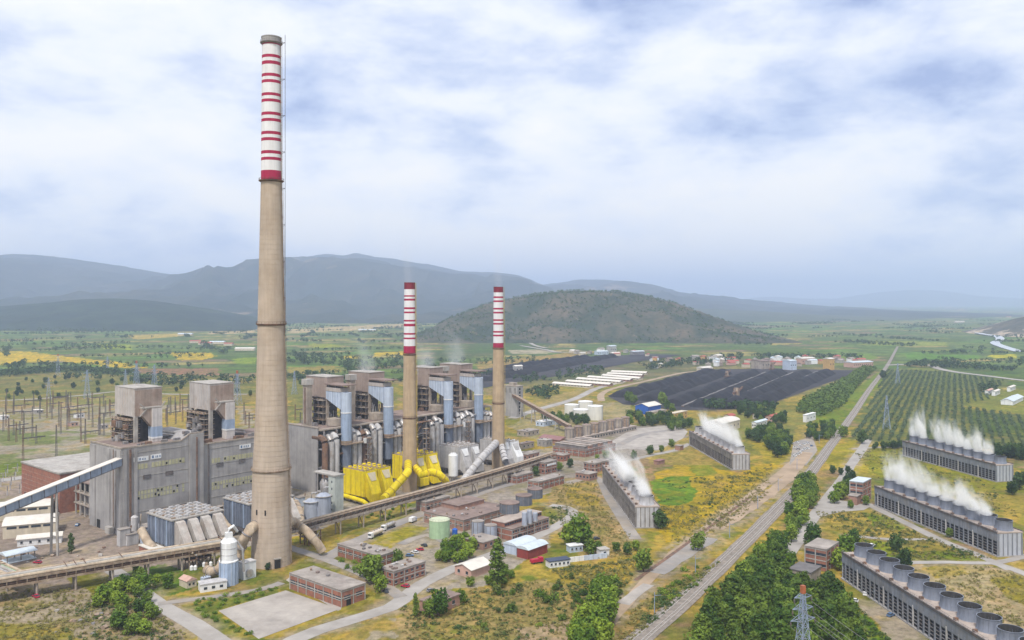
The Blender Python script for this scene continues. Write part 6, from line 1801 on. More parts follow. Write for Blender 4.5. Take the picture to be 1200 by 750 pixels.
def far_town():
    rg = random.Random(12)
    pal = [(BEIGE,ROOFW),(WHITE,ROOFS),(ORANGE,TILE),(PINK,TILE),(CONCL,ROOFG),(BEIGE,TILE),(CONCW,ROOFB),(WHITE,ROOFG)]
    big = [(893,433,22,30,16,CONCW,ROOFB,'brown boxy plant at the head of the coal yard'),(926,434,18,20,18,BLUEP,ROOFS,'pale blue plant beside the coal yard head'),
           (972,434,14,16,22,ORANGE,ROOFW,'tall ochre building at the coal yard head'),(1000,431,60,24,10,PINK,ROOFS,'long pink hall with blue roof near the railway'),
           (940,427,40,18,12,PINK,ROOFW,'pink-brown hall behind the coal yard'),(823,437,26,16,9,BEIGE,ROOFW,'cream hall at the far corner of the coal yard'),
           (742,416,36,14,8,STEELM,ROOFS,'grey hall in the far coal yard'),(715,414,20,16,18,SILV,ROOFS,'pale steel plant at the foot of the scrubby hill'),
           (700,416,34,14,8,BLUEP,ROOFS,'blue-grey shed at the foot of the scrubby hill'),(604,437,16,10,12,SILV,ROOFW,'white machine house amid the far coal yard')]
    for x, y, a, b, h, wm, rm, lb in big:
        p = G(x, y); t = thing('industrial_hall', lb, 'building', p, .5)
        MB().box(0,a,0,b,0,h).build('wall', wm, t)
        MB().prism([(-.5,h),(b+.5,h),(b+.5,h+.6),(b/2,h+2.5),(-.5,h+.6)], 'x', -.5, a+.5).build('roof', rm, t)
        for k in range(max(2,int(a/6))): put('window', pane_mesh(2.5,2.0,GLASS,'F'), t, (a*(k+.5)/max(2,int(a/6)), -.004, h*.55))
    mm = []
    zones = [((755,432),(880,419),26),((880,430),(1010,421),34),((660,418),(770,412),12)]
    for (x0,y0),(x1,y1),n in zones:
        for _ in range(n):
            x = rg.uniform(x0,x1); y = rg.uniform(y1,y0)
            wm, rm = rg.choice(pal); a, b, h = rg.uniform(9,26), rg.uniform(8,14), rg.uniform(4,9)
            t = thing('house', 'small distant house in the settlement beyond the coal yard', 'house', G(x,y), rg.uniform(0,1.5), 'houses of the far settlement')
            MB().box(0,a,0,b,0,h).build('wall', wm, t)
            MB().prism([(-.4,h),(b+.4,h),(b/2,h+b*.22)], 'x', -.4, a+.4).build('roof', rm, t)
    # scattered farms on the left plain and in the valley
    for x, y in ((72,383),(78,385),(82,382),(208,393),(222,402),(232,404),(245,403),(262,405),(275,411),(420,388),(432,388),(1180,372),(1120,378)):
        a = rg.uniform(25,70); t = thing('farm_building', 'distant pale farm building among the fields', 'building', G(x,y), rg.uniform(-.3,.3), 'farm buildings on the plain')
        MB().box(0,a,0,16,0,6).build('wall', BEIGE, t); MB().prism([(-.5,6),(16.5,6),(8,9)], 'x', -.5, a+.5).build('roof', rg.choice((ROOFW,ROOFS,TILE)), t)
far_town()

# ------------------------------------------------------------------ pylons, switchyard
def pylon(label, p, h, group=None, orange=False, w=1.0, detail=True, rz=.4, arms=3):
    t = thing('lattice_pylon', label, 'pylon', p, rz, group)
    def wd(z): 
        f = z/h
        return w*h*(.11*(1-f)**1.2+.018)
    th = max(.2, h*.0062)
    lv = [0,.16,.3,.43,.55,.66,.75,.83,.9,1.0]
    legs = MB(); br = MB()
    for i in range(len(lv)-1):
        a, b = lv[i]*h, lv[i+1]*h; wa, wb = wd(a), wd(b)
        c = [(-1,-1),(1,-1),(1,1),(-1,1)]
        for k in range(4):
            p0 = (c[k][0]*wa, c[k][1]*wa, a); p1 = (c[k][0]*wb, c[k][1]*wb, b)
            n0 = (c[(k+1)%4][0]*wa, c[(k+1)%4][1]*wa, a); n1 = (c[(k+1)%4][0]*wb, c[(k+1)%4][1]*wb, b)
            legs.bar(p0, p1, th)
            br.bar(p0, n1, th*.6).bar(n0, p1, th*.6).bar(p1, n1, th*.6)
    legs.build('tower_leg', PYL, t); br.build('lattice', PYL, t)
    for j in range(arms):
        z = h*(.62+.13*j); r = h*(.17-.025*j); q = wd(z)
        a = MB()
        for s in (-1,1):
            for e in (-1,1): a.bar((s*q, e*q, z), (s*r, 0, z+.3), th*.7).bar((s*q, e*q, z+h*.05), (s*r, 0, z+.3), th*.6)
        a.build('cross_arm', PYL, t)
        for s in (-1,1): MB().lathe([(.12,-1.8),(.3,-1.2),(.3,-.6),(.12,0)], 6, s*r, 0).build('insulator', STEEL, t, loc=(0,0,z))
    if orange: MB().bar((0,0,h*.93),(0,0,h*1.02),h*.045).build('tower_cap', PYLO, t)
    return t
npy = pylon('blue-grey lattice pylon with orange head rising from the pine grove at bottom', G(941,790), 32.0, None, True, .72, rz=.35)
cb = MB()
for s in (-1,1):
    for j in range(3):
        z0 = 32*(.62+.13*j)-1.8; r = 32*(.17-.025*j)
        prev = None
        for k in range(13):
            f = k/12; q = Vector((s*r, -f*160, z0 - 14*f*(1-f)*2 - f*2))
            if prev is not None: cb.bar(prev, q, .09)
            prev = q
cb.build('power_line', STEELM, npy)
for i, (x, y, h, o, lb) in enumerate(((68,441,40,True,'orange-headed lattice pylon standing before the wheat strip at left'),(57,468,30,False,'lattice pylon behind the switchyard, second from the left edge'),
        (102,467,40,False,'lattice pylon left of the near boiler house'),(126,436,30,False,'slim lattice pylon far behind the near boiler house'),(147,452,26,False,'short lattice pylon above the near boiler roof'),
        (160,458,45,True,'red-topped lattice pylon right above the near boiler roof'),(181,458,40,False,'lattice pylon between the two near boiler houses'),(278,474,44,True,'orange-headed lattice pylon touching the left of the tall chimney'),
        (1039,503,36,False,'pale blue lattice pylon standing alone in the orchard'),(1052,450,34,False,'small lattice pylon at the far end of the orchard'),(345,462,34,False,'lattice pylon just right of the tall chimney'))):
    pylon(lb, G(x,y), h, None, o, .8, rz=.5+.1*i)

def switchyard():
    rg = random.Random(21)
    # tall steel gantry posts with cross beams
    posts = [(7,500,24),(28,508,22),(38,512,20),(55,490,26),(69,500,28),(79,488,26),(91,492,26),(104,492,25),(117,488,22),(129,488,20),(100,520,24),(66,535,28),(27,540,30),(38,495,18),
             (80,478,20),(108,478,20),(196,500,24),(206,497,24),(214,494,24),(222,506,20),(200,486,22),(211,482,22),(275,486,20),(286,492,20),(292,503,18),(-12,505,26),(47,482,20),(62,478,20),(16,486,20),
             (352,500,16),(346,492,18)]
    for _ in range(46):
        posts.append((rg.uniform(-25,150), rg.uniform(474,520), rg.uniform(14,24)))
    for _ in range(14): posts.append((rg.uniform(188,292), rg.uniform(476,500), rg.uniform(14,22)))
    lat = MB()
    for c in ((-1,-1),(1,-1),(1,1),(-1,1)): lat.bar((c[0]*.8,c[1]*.8,0),(c[0]*.45,c[1]*.45,1),.2,.2)
    for k, (x, y, h) in enumerate(posts):
        t = thing('gantry_post', 'dark lattice gantry post in the switchyard behind the near block', 'post', G(x,y), ANG, 'switchyard gantry posts')
        m = MB()
        for c in ((-1,-1),(1,-1),(1,1),(-1,1)): m.bar((c[0]*.7,c[1]*.7,0),(c[0]*.3,c[1]*.3,h),.17)
        for q in range(8):
            a, b = h*q/8, h*(q+1)/8; wa, wb = .7-.4*q/8, .7-.4*(q+1)/8
            for s in (-1,1): m.bar((-wa,s*wa,a),(wb,s*wb,b),.1).bar((s*wa,-wa,a),(s*wb,wb,b),.1)
        m.build('lattice_mast', STEEL if k % 3 else RUST, t)
        if k % 3 == 0:
            MB().box(-.35,18,-.35,.35,h*.62,h*.62+.9).build('cross_beam', STEEL, t)
            for q in range(3): MB().lathe([(.2,-2.2),(.3,-1),(.2,0)], 6, 4+q*5, 0).build('insulator', STEELM, t, loc=(0,0,h*.62))
    # rows of switchgear
    base = MB().box(-.3,.3,-.3,.3,0,3.2).mesh('stand', GREYP); ins = MB().lathe([(.28,3.2),(.4,4),(.25,5),(.35,5.8),(.15,6.6)], 8).mesh('insulator', STEELM); bar_ = MB().box(-2.4,2.4,-.12,.12,6.6,6.85).mesh('busbar', SILV)
    for i in range(13):
        for j in range(6):
            u, v = -40 + i*7.5 + rg.uniform(-.5,.5), 165 + j*17
            p = W(u, v)
            x = 600+FOC*p.x/p.y
            if not (-30 < x < 108): continue
            t = thing('switchgear_post', 'pale insulator post in the rows of switchgear', 'switchgear', p, ANG, 'switchgear rows')
            put('stand', base, t); put('insulator', ins, t)
            if i % 2: put('busbar', bar_, t)
    for i, (x, y) in enumerate(((83,500),(118,503),(90,490),(2,492),(42,485))):
        bld('switch_hut', ('flat pale control hut with pink wall amid the switchyard','grey control hut nearest the near boiler house','white relay hut at the back of the switchyard','white-roofed hut at the left edge of the switchyard','small white-roofed hut behind the gantry posts')[i], (x,y), x+9, x-4, 4, (PINK,CONCL,WHITE,WHITE,CONCL)[i], (ROOFG,ROOFG,WHITE,ROOFW,ROOFW)[i], 'hut', bands=False, nF=2)
switchyard()

# ------------------------------------------------------------------ vehicles
def wheels(t, xs, w, r):
    wm = MB().lathe([(r,-.16),(r,.16)], 10).mesh('wheel', TYRE)
    for x in xs:
        for s in (-1,1):
            o = put('wheel', wm, t, (x, s*w, r)); o.rotation_euler = (math.radians(90),0,0)
CARM = {}
def car(label, p, rz, m, group=None):
    t = thing('parked_car', label, 'car', p, rz, group)
    k = m.name
    if k not in CARM:
        CARM[k] = (MB().prism([(-2.2,.35),(2.2,.35),(2.25,.75),(1.2,.95),(-2.1,1.0)], 'y', -.88, .88).mesh('body', m),
                   MB().prism([(-1.9,1.0),(1.0,.96),(.3,1.48),(-1.5,1.5)], 'y', -.78, .78).mesh('cabin', GLASS), MB().box(-1.45,.28,-.74,.74,1.5,1.54).mesh('roof_panel', m))
    for nm, me in zip(('body','cabin','roof_panel'), CARM[k]): put(nm, me, t)
    wheels(t, (-1.35,1.35), .8, .33)
def tanker(label, p, rz, tankm):
    t = thing('tanker_truck', label, 'truck', p, rz)
    MB().box(3.4,5.8,-1.25,1.25,.8,3.4).build('cab', CARW, t); MB().box(5.78,5.84,-1.1,1.1,2.0,3.0).build('windscreen', GLASS, t)
    MB().box(-6.2,3.3,-.5,.5,.9,1.3).build('chassis', STEEL, t)
    o = MB().lathe([(.5,-4.7),(1.25,-4.4),(1.25,4.2),(.5,4.5)], 16).build('tank', tankm, t, True, loc=(-1.6,0,2.5)); o.rotation_euler = (0,math.radians(90),0)
    for x in (-4,-1.5,1): MB().lathe([(.35,0),(.35,.35)], 8, x, 0).build('hatch', STEELM, t, loc=(0,0,3.72))
    wheels(t, (4.6,-2.8,-4.2,-5.4), 1.1, .5)
def vehicles():
    ra = math.atan2((G(497,601)-G(417,634)).y, (G(497,601)-G(417,634)).x)
    tanker('white-cabbed tanker truck with cream tank on the road below the gallery', G(440,629), ra+math.pi, mat('tank_cream',(.60,.52,.44),.5,.1,.4,.1))
    tanker('second tanker truck following behind on the road below the gallery', G(455,620), ra+math.pi, SILV)
    t = thing('box_truck', 'white box truck on the grass edge left of the green tank', 'truck', G(483.5,612), ra)
    MB().box(-2.6,1.6,-1.2,1.2,.9,3.3).build('box_body', CARW, t); MB().box(1.7,3.2,-1.1,1.1,.6,2.6).build('cab', BLUEP, t); wheels(t, (2.4,-1.6), 1.0, .45)
    t = thing('red_truck', 'red truck parked before the red sheet-metal shed', 'truck', G(629,660), .5)
    MB().box(1.2,3.4,-1.2,1.2,.7,3.0).build('cab', REDV, t); MB().box(-3.6,1.1,-1.2,1.2,.9,2.4).build('bed', REDV, t); MB().box(3.38,3.45,-1,1,1.9,2.7).build('windscreen', GLASS, t); wheels(t, (2.3,-2.2), 1.1, .5)
    rg = random.Random(31)
    for i, (x, y) in enumerate(((931,535),(934,533),(937,531),(935,527),(940,529),(943,527),(946,526),(938,523),(942,521),(932,525),(947,520),(928,520),(951,523),(934,519))):
        car('small car parked among others in the yard beside the railway', G(x,y), rg.uniform(0,3), rg.choice((CARW,CARW,CARB,CARW,SILV)), 'cars in the railway yard')
    for x, y, m, lb in ((38,590,CARD,'dark car parked left of the brick hall'),(37,583,REDV,'red car beside the brick hall wall'),(58,606,CARD,'dark car under the sloping conveyor'),(91,616,CARB,'pale blue car near the block corner door'),
                        (44,660,REDV,'red pickup among scrap near the small cypress'),(1000,705,CARW,'white car beside the idle cooling tower'),(1014,697,CARW,'white car on the track above the idle cooling tower'),(1044,722,CARB,'blue car alongside the idle cooling tower wall'),
                        (486,648,CARW,'white car on the square below the green tank'),(492,645,REDV,'red car on the square below the green tank'),(480,652,CARB,'blue car on the square below the green tank'),(497,640,CARD,'dark car near the green tank'),
                        (475,688,REDV,'red car in front of the brick office'),(452,694,CARD,'dark car near the road junction trees'),(505,693,STEELM,'grey car parked on the roadside above the brown-roofed house'),(42,700,REDV,'red car under the pipe bridge'),
                        (930,680,CARW,'white car among the grove trees'),(1022,640,CARW,'white van behind the idle cooling tower'),(689,640,CARW,'white car near the site cabin'),(699,632,CARD,'dark car on the dirt near the big bright tree')):
        car(lb, G(x,y), rg.uniform(0,3.1), m)
    # scrap and small kit lying in the yards
    rg = random.Random(77)
    for i in range(34):
        if i < 20: x, y = rg.uniform(20,140), rg.uniform(640,662)
        else: x, y = rg.uniform(40,130), rg.uniform(705,745)
        s = rg.uniform(.5,1.5)
        o = MB().prism([(-s,0),(s*.8,0),(s,s*.5),(s*.2,s*.9),(-s*.8,s*.6)], 'y', -s*.7, s*.7).build('scrap_heap', rg.choice((RUST,CONCL,STEELM,RUSTL,CONCD)), None)
        o.location = G(x,y); o.rotation_euler = (0,0,rg.uniform(0,6))
        tag(o, 'small lump of scrap lying on the bare yard near the pipe bridge', 'scrap', 'scrap lying about the yard')
vehicles()

def scatter_fast(px, n, seed):
    rng = random.Random(seed); P = [tuple(G(x, y)[:2]) for x, y in px]
    x0 = min(p[0] for p in P); x1 = max(p[0] for p in P); y0 = min(p[1] for p in P); y1 = max(p[1] for p in P)
    out = []
    while len(out) < n:
        if out and rng.random() < .55: a = out[-1]; x, y = a[0]+rng.gauss(0,2.5), a[1]+rng.gauss(0,2.5)
        else: x, y = rng.uniform(x0,x1), rng.uniform(y0,y1)
        if inpoly(x, y, P): out.append((x, y))
    return out
# ------------------------------------------------------------------ planting
def planting():
    grove([(818,765),(828,728),(850,700),(872,680),(892,664),(912,664),(930,690),(960,700),(980,712),(1000,735),(1012,770)], 120, 6.4, ('pine','pine','mid'), 8, 13, 'pine_tree',
          'dark green pine in the dense grove at the bottom right', 'pines of the dense grove', 3, wide=1.05)
    grove([(934,574),(950,566),(954,585),(946,610),(930,640),(912,660),(890,668),(880,690),(868,690),(890,655),(915,632),(930,600)], 34, 6, ('bright','mid'), 9, 13, 'roadside_tree',
          'leafy green tree in the belt beside the railway', 'tree belt beside the railway', 4, wide=1.05)
    for x, y, h, k, lb in ((985,585,13,'bright','big leafy tree left of the upper pump house, nearer the track'),(993,580,12,'mid','leafy tree left of the upper pump house, nearer its wall'),(978,590,9,'bright','small bright tree by the pale track'),
                           (1015,592,7,'mid','low tree at the pump house corner'),(997,596,6,'bright','small tree below the upper pump house'),
                           (952,640,13,'mid','tall dark tree above the ivy pump house'),(958,652,10,'dark','dark tree touching the ivy pump house'),(990,655,14,'bright','tall bright tree between ivy pump house and idle tower'),(984,668,12,'bright','bright tree right of the ivy pump house'),(1000,640,10,'mid','leafy tree behind the idle tower end'),
                           (926,668,10,'bright','leafy tree left of the dark-roofed annexe'),(935,690,8,'bright','bright small tree before the dark-roofed annexe'),(972,690,9,'dark','dark tree below the ivy pump house'),
                           (1050,647,10.5,'dark','lone dark round tree behind the idle tower, farther one'),(1060,666,10.5,'dark','lone dark round tree behind the idle tower, nearer one'),(1113,630,6,'mid','small tree by the lower steaming tower wall'),
                           (680,642,19,'bright','big bright tree above the site cabin'),(668,640,14,'bright','bright tree left of the site cabin'),(692,650,9,'mid','low leafy tree right of the site cabin'),(701,648,7,'mid','bush-like tree beside the end hut'),
                           (818,645,10.5,'mid','lone round green tree between railway and dirt track'),(754,670,12,'mid','slim green tree at the dirt track end'),(774,620,12,'dark','dark bushy tree against the middle cooling tower end wall'),
                           (735,650,7,'mid','low wide tree above the dirt track'),(745,645,6,'bright','low bright tree above the dirt track'),(722,647,6,'mid','low tree right of the end hut'),
                           (437,684,15,'mid','tall dark-green tree left of the brick office'),(430,676,11,'mid','leafy tree behind the long workshop'),(445,694,9,'bright','round bright tree at the road junction'),(466,664,9,'mid','round tree between two brick workshops'),
                           (345,689,5,'dark','dark bush at the long workshop corner'),(314,668,4,'dark','dark bush at the tall chimney foot'),
                           (515,722,12,'mid','green tree before the brown-roofed house, right one'),(503,724,9,'mid','green tree before the brown-roofed house, left one'),(540,708,7,'bright','bright round tree right of the brown-roofed house'),
                           (197,690,8,'bright','bright bushy tree beside the cream hut'),(183,688,6.5,'bright','bright low tree left of the cream hut'),(160,672,5,'bright','low bright tree under the pipe bridge'),
                           (668,548,8,'dark','dark tree beside the squat brick annexe'),(655,552,8,'mid','green tree below the ribbed workshop'),(628,558,8,'mid','tree between two brick blocks'),(710,538,8,'mid','tree at the ribbed workshop corner'),(700,540,6,'bright','small tree at the ribbed workshop corner'),
                           (743,538,8,'mid','tree above the middle cooling tower'),(762,533,9,'mid','leafy tree above the dry field'),(775,530,7,'mid','small tree right of the leafy one above the dry field'),(787,524,8,'mid','tree left of the second cooling tower'),
                           (1195,574,14,'dark','dark tree at the right edge'),(1186,580,10,'dark','dark low tree near the right edge'),(1035,444,16,'dark','dark tree beside the railway beyond the plantation'),
                           (988,512,12,'mid','tree beside the railway opposite the orchard'),(1010,520,14,'dark','slim tree at the orchard corner')):
        tree(k, G(x,y), h, 'leafy_tree', lb)
    tree('poplar', G(583,690), 24, 'poplar_tree', 'tall narrow dark-green poplar beside the pink-walled shed', wide=1.3)
    tree('poplar', G(487,724), 11, 'poplar_tree', 'short narrow poplar left of the brown-roofed house')
    tree('cypress', G(83.5,649), 11.5, 'cypress_tree', 'dark narrow cypress beside the conveyor legs', wide=1.2)
    grove([(505,655),(515,640),(545,634),(556,645),(548,658),(530,664),(512,662)], 16, 3.5, 'bright', 6, 8.5, 'hedge_tree', 'bright green tree in the clump below the water works', 'clump below the water works', 5, wide=1.1)
    grove([(545,690),(575,692),(600,690),(602,672),(590,668),(560,682)], 9, 4, ('mid','bright'), 3.5, 5.5, 'shrub_tree', 'green shrub around the foot of the tall poplar', 'shrubs around the tall poplar', 6, wide=1.2)
    grove([(672,765),(690,720),(705,700),(716,700),(720,720),(706,765)], 22, 4, 'bright', 8, 13, 'leafy_tree', 'bright green tree in the clump at the bottom centre', 'bright clump at the bottom centre', 7)
    for x, y in scatter_fast([(604,690),(640,676),(720,684),(735,700),(700,712),(690,740),(640,738),(560,735),(540,715),(570,700)], 78, 8):
        tree(TW.choice(('bush','bushd','bushd','scrub')), (x,y,0), TW.choice((1.3,1.8,2.4,3.0,3.8,5.0)), 'bush', 'green bush dotting the dry ground at the bottom', 'bushes dotting the dry ground', 'bush', TW.uniform(.7,1.0))
    grove([(110,715),(135,690),(165,685),(180,710),(188,735),(175,750),(140,740)], 20, 4, ('bright','mid'), 5, 9.5, 'thicket_tree', 'green tree in the thicket left of the road', 'thicket left of the road', 9, wide=1.2)
    grove([(395,655),(425,662),(440,672),(430,676),(405,666)], 10, 3, 'scrub', 1.8, 2.6, 'hedge_bush', 'low green hedge bush behind the long workshop', 'hedge behind the long workshop', 10, 'bush')
    grove([(225,705),(262,698),(330,688),(332,692),(262,712),(250,722),(300,745),(292,750),(235,722)], 40, 2.6, 'scrub', 1.2, 2.0, 'weed_bush', 'low green weed clump around the concrete yard', 'weeds around the concrete yard', 11, 'bush')
    grove([(420,608),(470,594),(520,582),(522,588),(470,606),(430,616)], 20, 4, 'scrub', 1.2, 2.2, 'weed_bush', 'low weed clump beneath the pipe gallery', 'weeds beneath the pipe gallery', 12, 'bush')
    grove([(775,690),(805,668),(840,660),(830,672),(800,700),(780,705)], 18, 4, 'scrub', 1.4, 2.6, 'weed_bush', 'green scrub patch beside the railway bed', 'scrub beside the railway bed', 13, 'bush')
    grove([(850,690),(865,680),(850,720),(830,745),(820,750),(832,720)], 14, 4, ('scrub','bush'), 1.6, 3.4, 'weed_bush', 'scrubby bush between railway and pine grove', 'scrub between railway and grove', 14, 'bush')
    # belts in the middle distance
    grove([(628,492),(650,488),(690,493),(690,500),(664,500),(640,497)], 22, 7, ('dark','mid'), 7, 11, 'belt_tree', 'dark tree in the belt before the white oil tanks', 'belt before the oil tanks', 15)
    grove([(734,490),(760,492),(785,492),(800,495),(810,502),(790,506),(760,500),(738,500)], 32, 8, ('dark','mid','mid'), 8, 13, 'belt_tree', 'green tree in the belt below the blue hall', 'belt below the blue hall', 16)
    for x, y, h, lb in ((737,472,16,'tall green tree at the left of the blue hall, farther one'),(742,474,14,'green tree touching the left of the blue hall'),(776,474,17,'tallest green tree right behind the blue hall'),(782,480,13,'green tree right of the blue hall, middle one'),(788,484,12,'green tree between blue hall and ochre building')):
        tree('mid', G(x,y), h, 'belt_tree', lb)
    grove([(868,512),(890,504),(915,508),(925,512),(926,530),(912,540),(900,525),(875,515)], 34, 7, ('mid','dark'), 8, 13, 'belt_tree', 'dark green tree in the clump left of the railway yard', 'clump left of the railway yard', 17)
    grove([(945,505),(975,498),(980,512),(958,520),(948,514)], 22, 7, ('mid','dark'), 7, 11, 'belt_tree', 'green tree in the clump right of the railway yard', 'clump right of the railway yard', 18)
    grove([(860,485),(880,482),(905,486),(925,490),(920,498),(880,492)], 24, 8, ('mid','dark'), 7, 12, 'belt_tree', 'green tree among the houses beside the coal yard', 'trees among the coal yard houses', 19)
    grove([(955,556),(1003,553),(1000,563),(990,570),(995,560)], 6, 6, 'dark', 6, 8, 'belt_tree', 'dark tree beside the pale track', 'trees beside the pale track', 20)
    grove([(1024,524),(1066,524),(1066,527),(1024,527)], 14, 4, 'dark', 6, 8, 'hedge_tree', 'dark tree of the hedge at the orchard foot', 'hedge at the orchard foot', 21)
    grove([(1166,532),(1240,538),(1240,545),(1166,538)], 18, 5, 'dark', 10, 13, 'hedge_tree', 'dark tree in the row beside the right tower end', 'row beside the right tower end', 22)
    # single dark trees on the left plain
    rg = random.Random(5)
    for x, y in scatter([(-30,478),(0,452),(60,440),(140,446),(300,448),(300,466),(150,458),(60,470),(-30,485)], 46, 14, 23):
        tree(rg.choice(('dark','dark','mid')), (x,y,0), rg.uniform(6,11), 'field_tree', 'dark tree standing on the rough grass beyond the switchyard', 'trees beyond the switchyard')
    for x, y in scatter([(338,470),(338,440),(470,425),(475,436),(420,446),(350,470)], 20, 15, 24):
        tree(rg.choice(('dark','mid')), (x,y,0), rg.uniform(6,11), 'field_tree', 'dark tree on the fields right of the tall chimney', 'trees right of the tall chimney')
planting()

def far_trees():
    """trees too many and too far to count: one object each kind"""
    rs = np.random.RandomState(4)
    def blob(n, seed):
        r = random.Random(seed); mb = MB()
        blob_leaves(mb, r, 0, 0, .55, .5, .5, .45, n, .2, .6)
        return np.array(mb.v), np.array(mb.f)
    blobs = [blob(22, i) for i in range(6)]
    def mass(name, pts, hs, m, label, cat, wide=1.0):
        V, F = [], []; o = 0
        for (x, y), h in zip(pts, hs):
            bv, bf = blobs[rs.randint(6)]
            a = rs.rand()*6.28; ca, sa = math.cos(a), math.sin(a); w = h*wide*(.85+.4*rs.rand())
            q = np.stack([x+(bv[:,0]*ca-bv[:,1]*sa)*w, y+(bv[:,0]*sa+bv[:,1]*ca)*w, bv[:,2]*h], 1)
            V.append(q); F.append(bf+o); o += len(bv)
        V = np.concatenate(V); F = np.concatenate(F)
        me = bpy.data.meshes.new(name); me.from_pydata(V.tolist(), [], F.tolist()); me.materials.append(m)
        ob = put(name, me); stuff(ob); ob['label'] = label; ob['category'] = cat
        return ob
    # orchard rows
    P = [tuple(G(x,y)[:2]) for x, y in [(998,516),(1040,434),(1100,436),(1176,447),(1160,468),(1122,476),(1210,490),(1290,502),(1290,536),(1180,526),(1064,519)]]
    d = Vector((.46,.888,0)).normalized(); s = Vector((d.y,-d.x,0))
    pts = []
    o = G(998,516)
    for i in range(-24, 105):
        for j in range(-40, 235):
            q = o + s*(i*8.2) + d*(j*5.8)
            q.x += rs.normal()*.7; q.y += rs.normal()*.7
            if q.y < 500 or not inpoly(q.x, q.y, P) or rs.rand() < .08: continue
            pts.append((q.x, q.y))
    pts.sort(key=lambda p: p[1])
    near, rest = pts[:240], pts[240:]
    for x, y in near:
        tree('olive', (x,y,0), TW.uniform(2.6,4.2), 'orchard_tree', 'round orchard tree in the rows beside the right cooling tower', 'orchard trees in rows')
    mass('orchard_tree', rest, rs.uniform(2.6,4.4,len(rest)), LOLIV, 'rows of grey-green orchard trees stretching into the distance', 'orchard', 1.05)
    # plantation strip beside the coal yard
    pl = scatter([(933,484),(945,470),(990,446),(1012,432),(1026,433),(1008,450),(985,478),(962,489)], 700, 5.5, 8)
    mass('plantation_tree', pl, rs.uniform(6,9,len(pl)), LPINE, 'dense dark plantation strip between coal yard and railway', 'plantation', 1.0)
    # hedgerows and copses over the plain
    hp = []
    rg = random.Random(15)
    for _ in range(190):
        x0 = rg.uniform(-60, 1260); y0 = 352 + 137500/rg.uniform(1350, 6000)
        if 540 < x0 < 1030 and y0 > 405: continue
        if x0 > 990 and y0 > 428: continue
        p = G(x0, y0); a = rg.choice((.35, .35+1.57)) + rg.gauss(0,.12); n = rg.randint(8,30); sp_ = rg.uniform(8,16)
        for k in range(n): hp.append((p.x+math.cos(a)*k*sp_+rg.gauss(0,4), p.y+math.sin(a)*k*sp_+rg.gauss(0,4)))
    for _ in range(100):
        x0 = rg.uniform(-60,1260); y0 = 352+137500/rg.uniform(1400,5500)
        if 540 < x0 < 1030 and y0 > 405: continue
        if x0 > 990 and y0 > 428: continue
        p = G(x0,y0)
        for k in range(rg.randint(6,26)): hp.append((p.x+rg.gauss(0,35), p.y+rg.gauss(0,25)))
    for poly, n in (([(-30,440),(70,431),(160,438),(160,441),(70,436),(-30,446)],160),([(160,440),(240,440),(300,446),(300,452),(200,452),(150,448)],90),([(45,378),(62,380),(62,390),(46,388)],50),
                    ([(340,412),(400,420),(470,418),(470,430),(430,436),(350,425)],150),([(600,452),(700,440),(720,432),(690,430),(600,445)],60),([(745,428),(870,416),(870,422),(760,434)],120),([(1060,430),(1190,436),(1190,432),(1080,424)],160),
                    ([(615,462),(640,452),(660,458),(640,470)],26),([(880,417),(1010,417),(1010,421),(880,421)],110),([(1150,452),(1168,450),(1168,462),(1150,462)],14),([(820,474),(910,478),(905,481),(830,480)],60)):
        hp += scatter(poly, n, 4, 40+n)
    mass('hedgerow_tree', hp, rs.uniform(5,11,len(hp)), LDARK, 'scattered dark trees and hedgerows over the far plain', 'hedgerow', 1.15)
    # weeds and dry tufts over the near rough ground
    tw = []
    for poly, n in (([(470,712),(560,690),(640,680),(720,690),(720,770),(470,770)],900),([(640,668),(700,660),(745,655),(740,680),(700,720),(690,690)],500),([(775,690),(850,655),(856,650),(800,700),(730,760),(712,762),(740,715)],350),
                    ([(790,640),(770,610),(765,595),(815,592),(830,560),(870,555),(905,545),(900,580),(850,620)],900),([(645,565),(700,565),(712,600),(738,625),(742,655),(690,655),(660,630)],500),
                    ([(0,690),(130,690),(190,720),(240,765),(0,765)],900),([(955,600),(1025,600),(1090,630),(1165,655),(1040,658),(985,630)],500),([(1070,668),(1160,664),(1240,690),(1240,760),(1190,760),(1110,690)],400),
                    ([(800,745),(862,680),(880,665),(872,690),(850,720),(822,755)],260),([(1000,530),(1060,524),(1165,570),(1200,610),(1030,562)],500)):
        tw += scatter_fast(poly, int(n*1.7), n)
    mass('weed_tuft', tw, rs.uniform(.4,1.15,len(tw)), leaf('leaf_weed', (.17,.165,.045), (.36,.29,.10), .1), 'dry weed tufts scattered over the rough ground', 'weeds', 1.5)
    gw = []
    for poly, n in (([(640,668),(745,655),(740,680),(700,720)],160),([(775,690),(850,655),(800,700),(730,760)],220),([(470,712),(560,690),(720,690),(720,765),(480,765)],420),([(770,610),(765,560),(830,560),(905,545),(850,620)],260),
                    ([(100,700),(190,715),(215,760),(60,760)],200),([(640,592),(672,598),(668,608),(645,616)],60),([(1000,634),(1090,632),(1165,655),(1040,658)],200),([(985,690),(1000,705),(1060,765),(985,765)],240),([(1000,530),(1060,524),(1165,570),(1200,610),(1030,562)],300),([(955,600),(1025,600),(1090,628),(1000,630)],160)):
        gw += scatter_fast(poly, n, n+3)
    mass('green_weed', gw, rs.uniform(.4,1.3,len(gw)), LBUSH, 'green weeds growing through the rough ground', 'weeds', 1.8)
    # scrub on the nearest hill: real little crowns on its slope
    V = HV; nd, nx = V.shape[:2]
    q = []; hs = []; zs = []
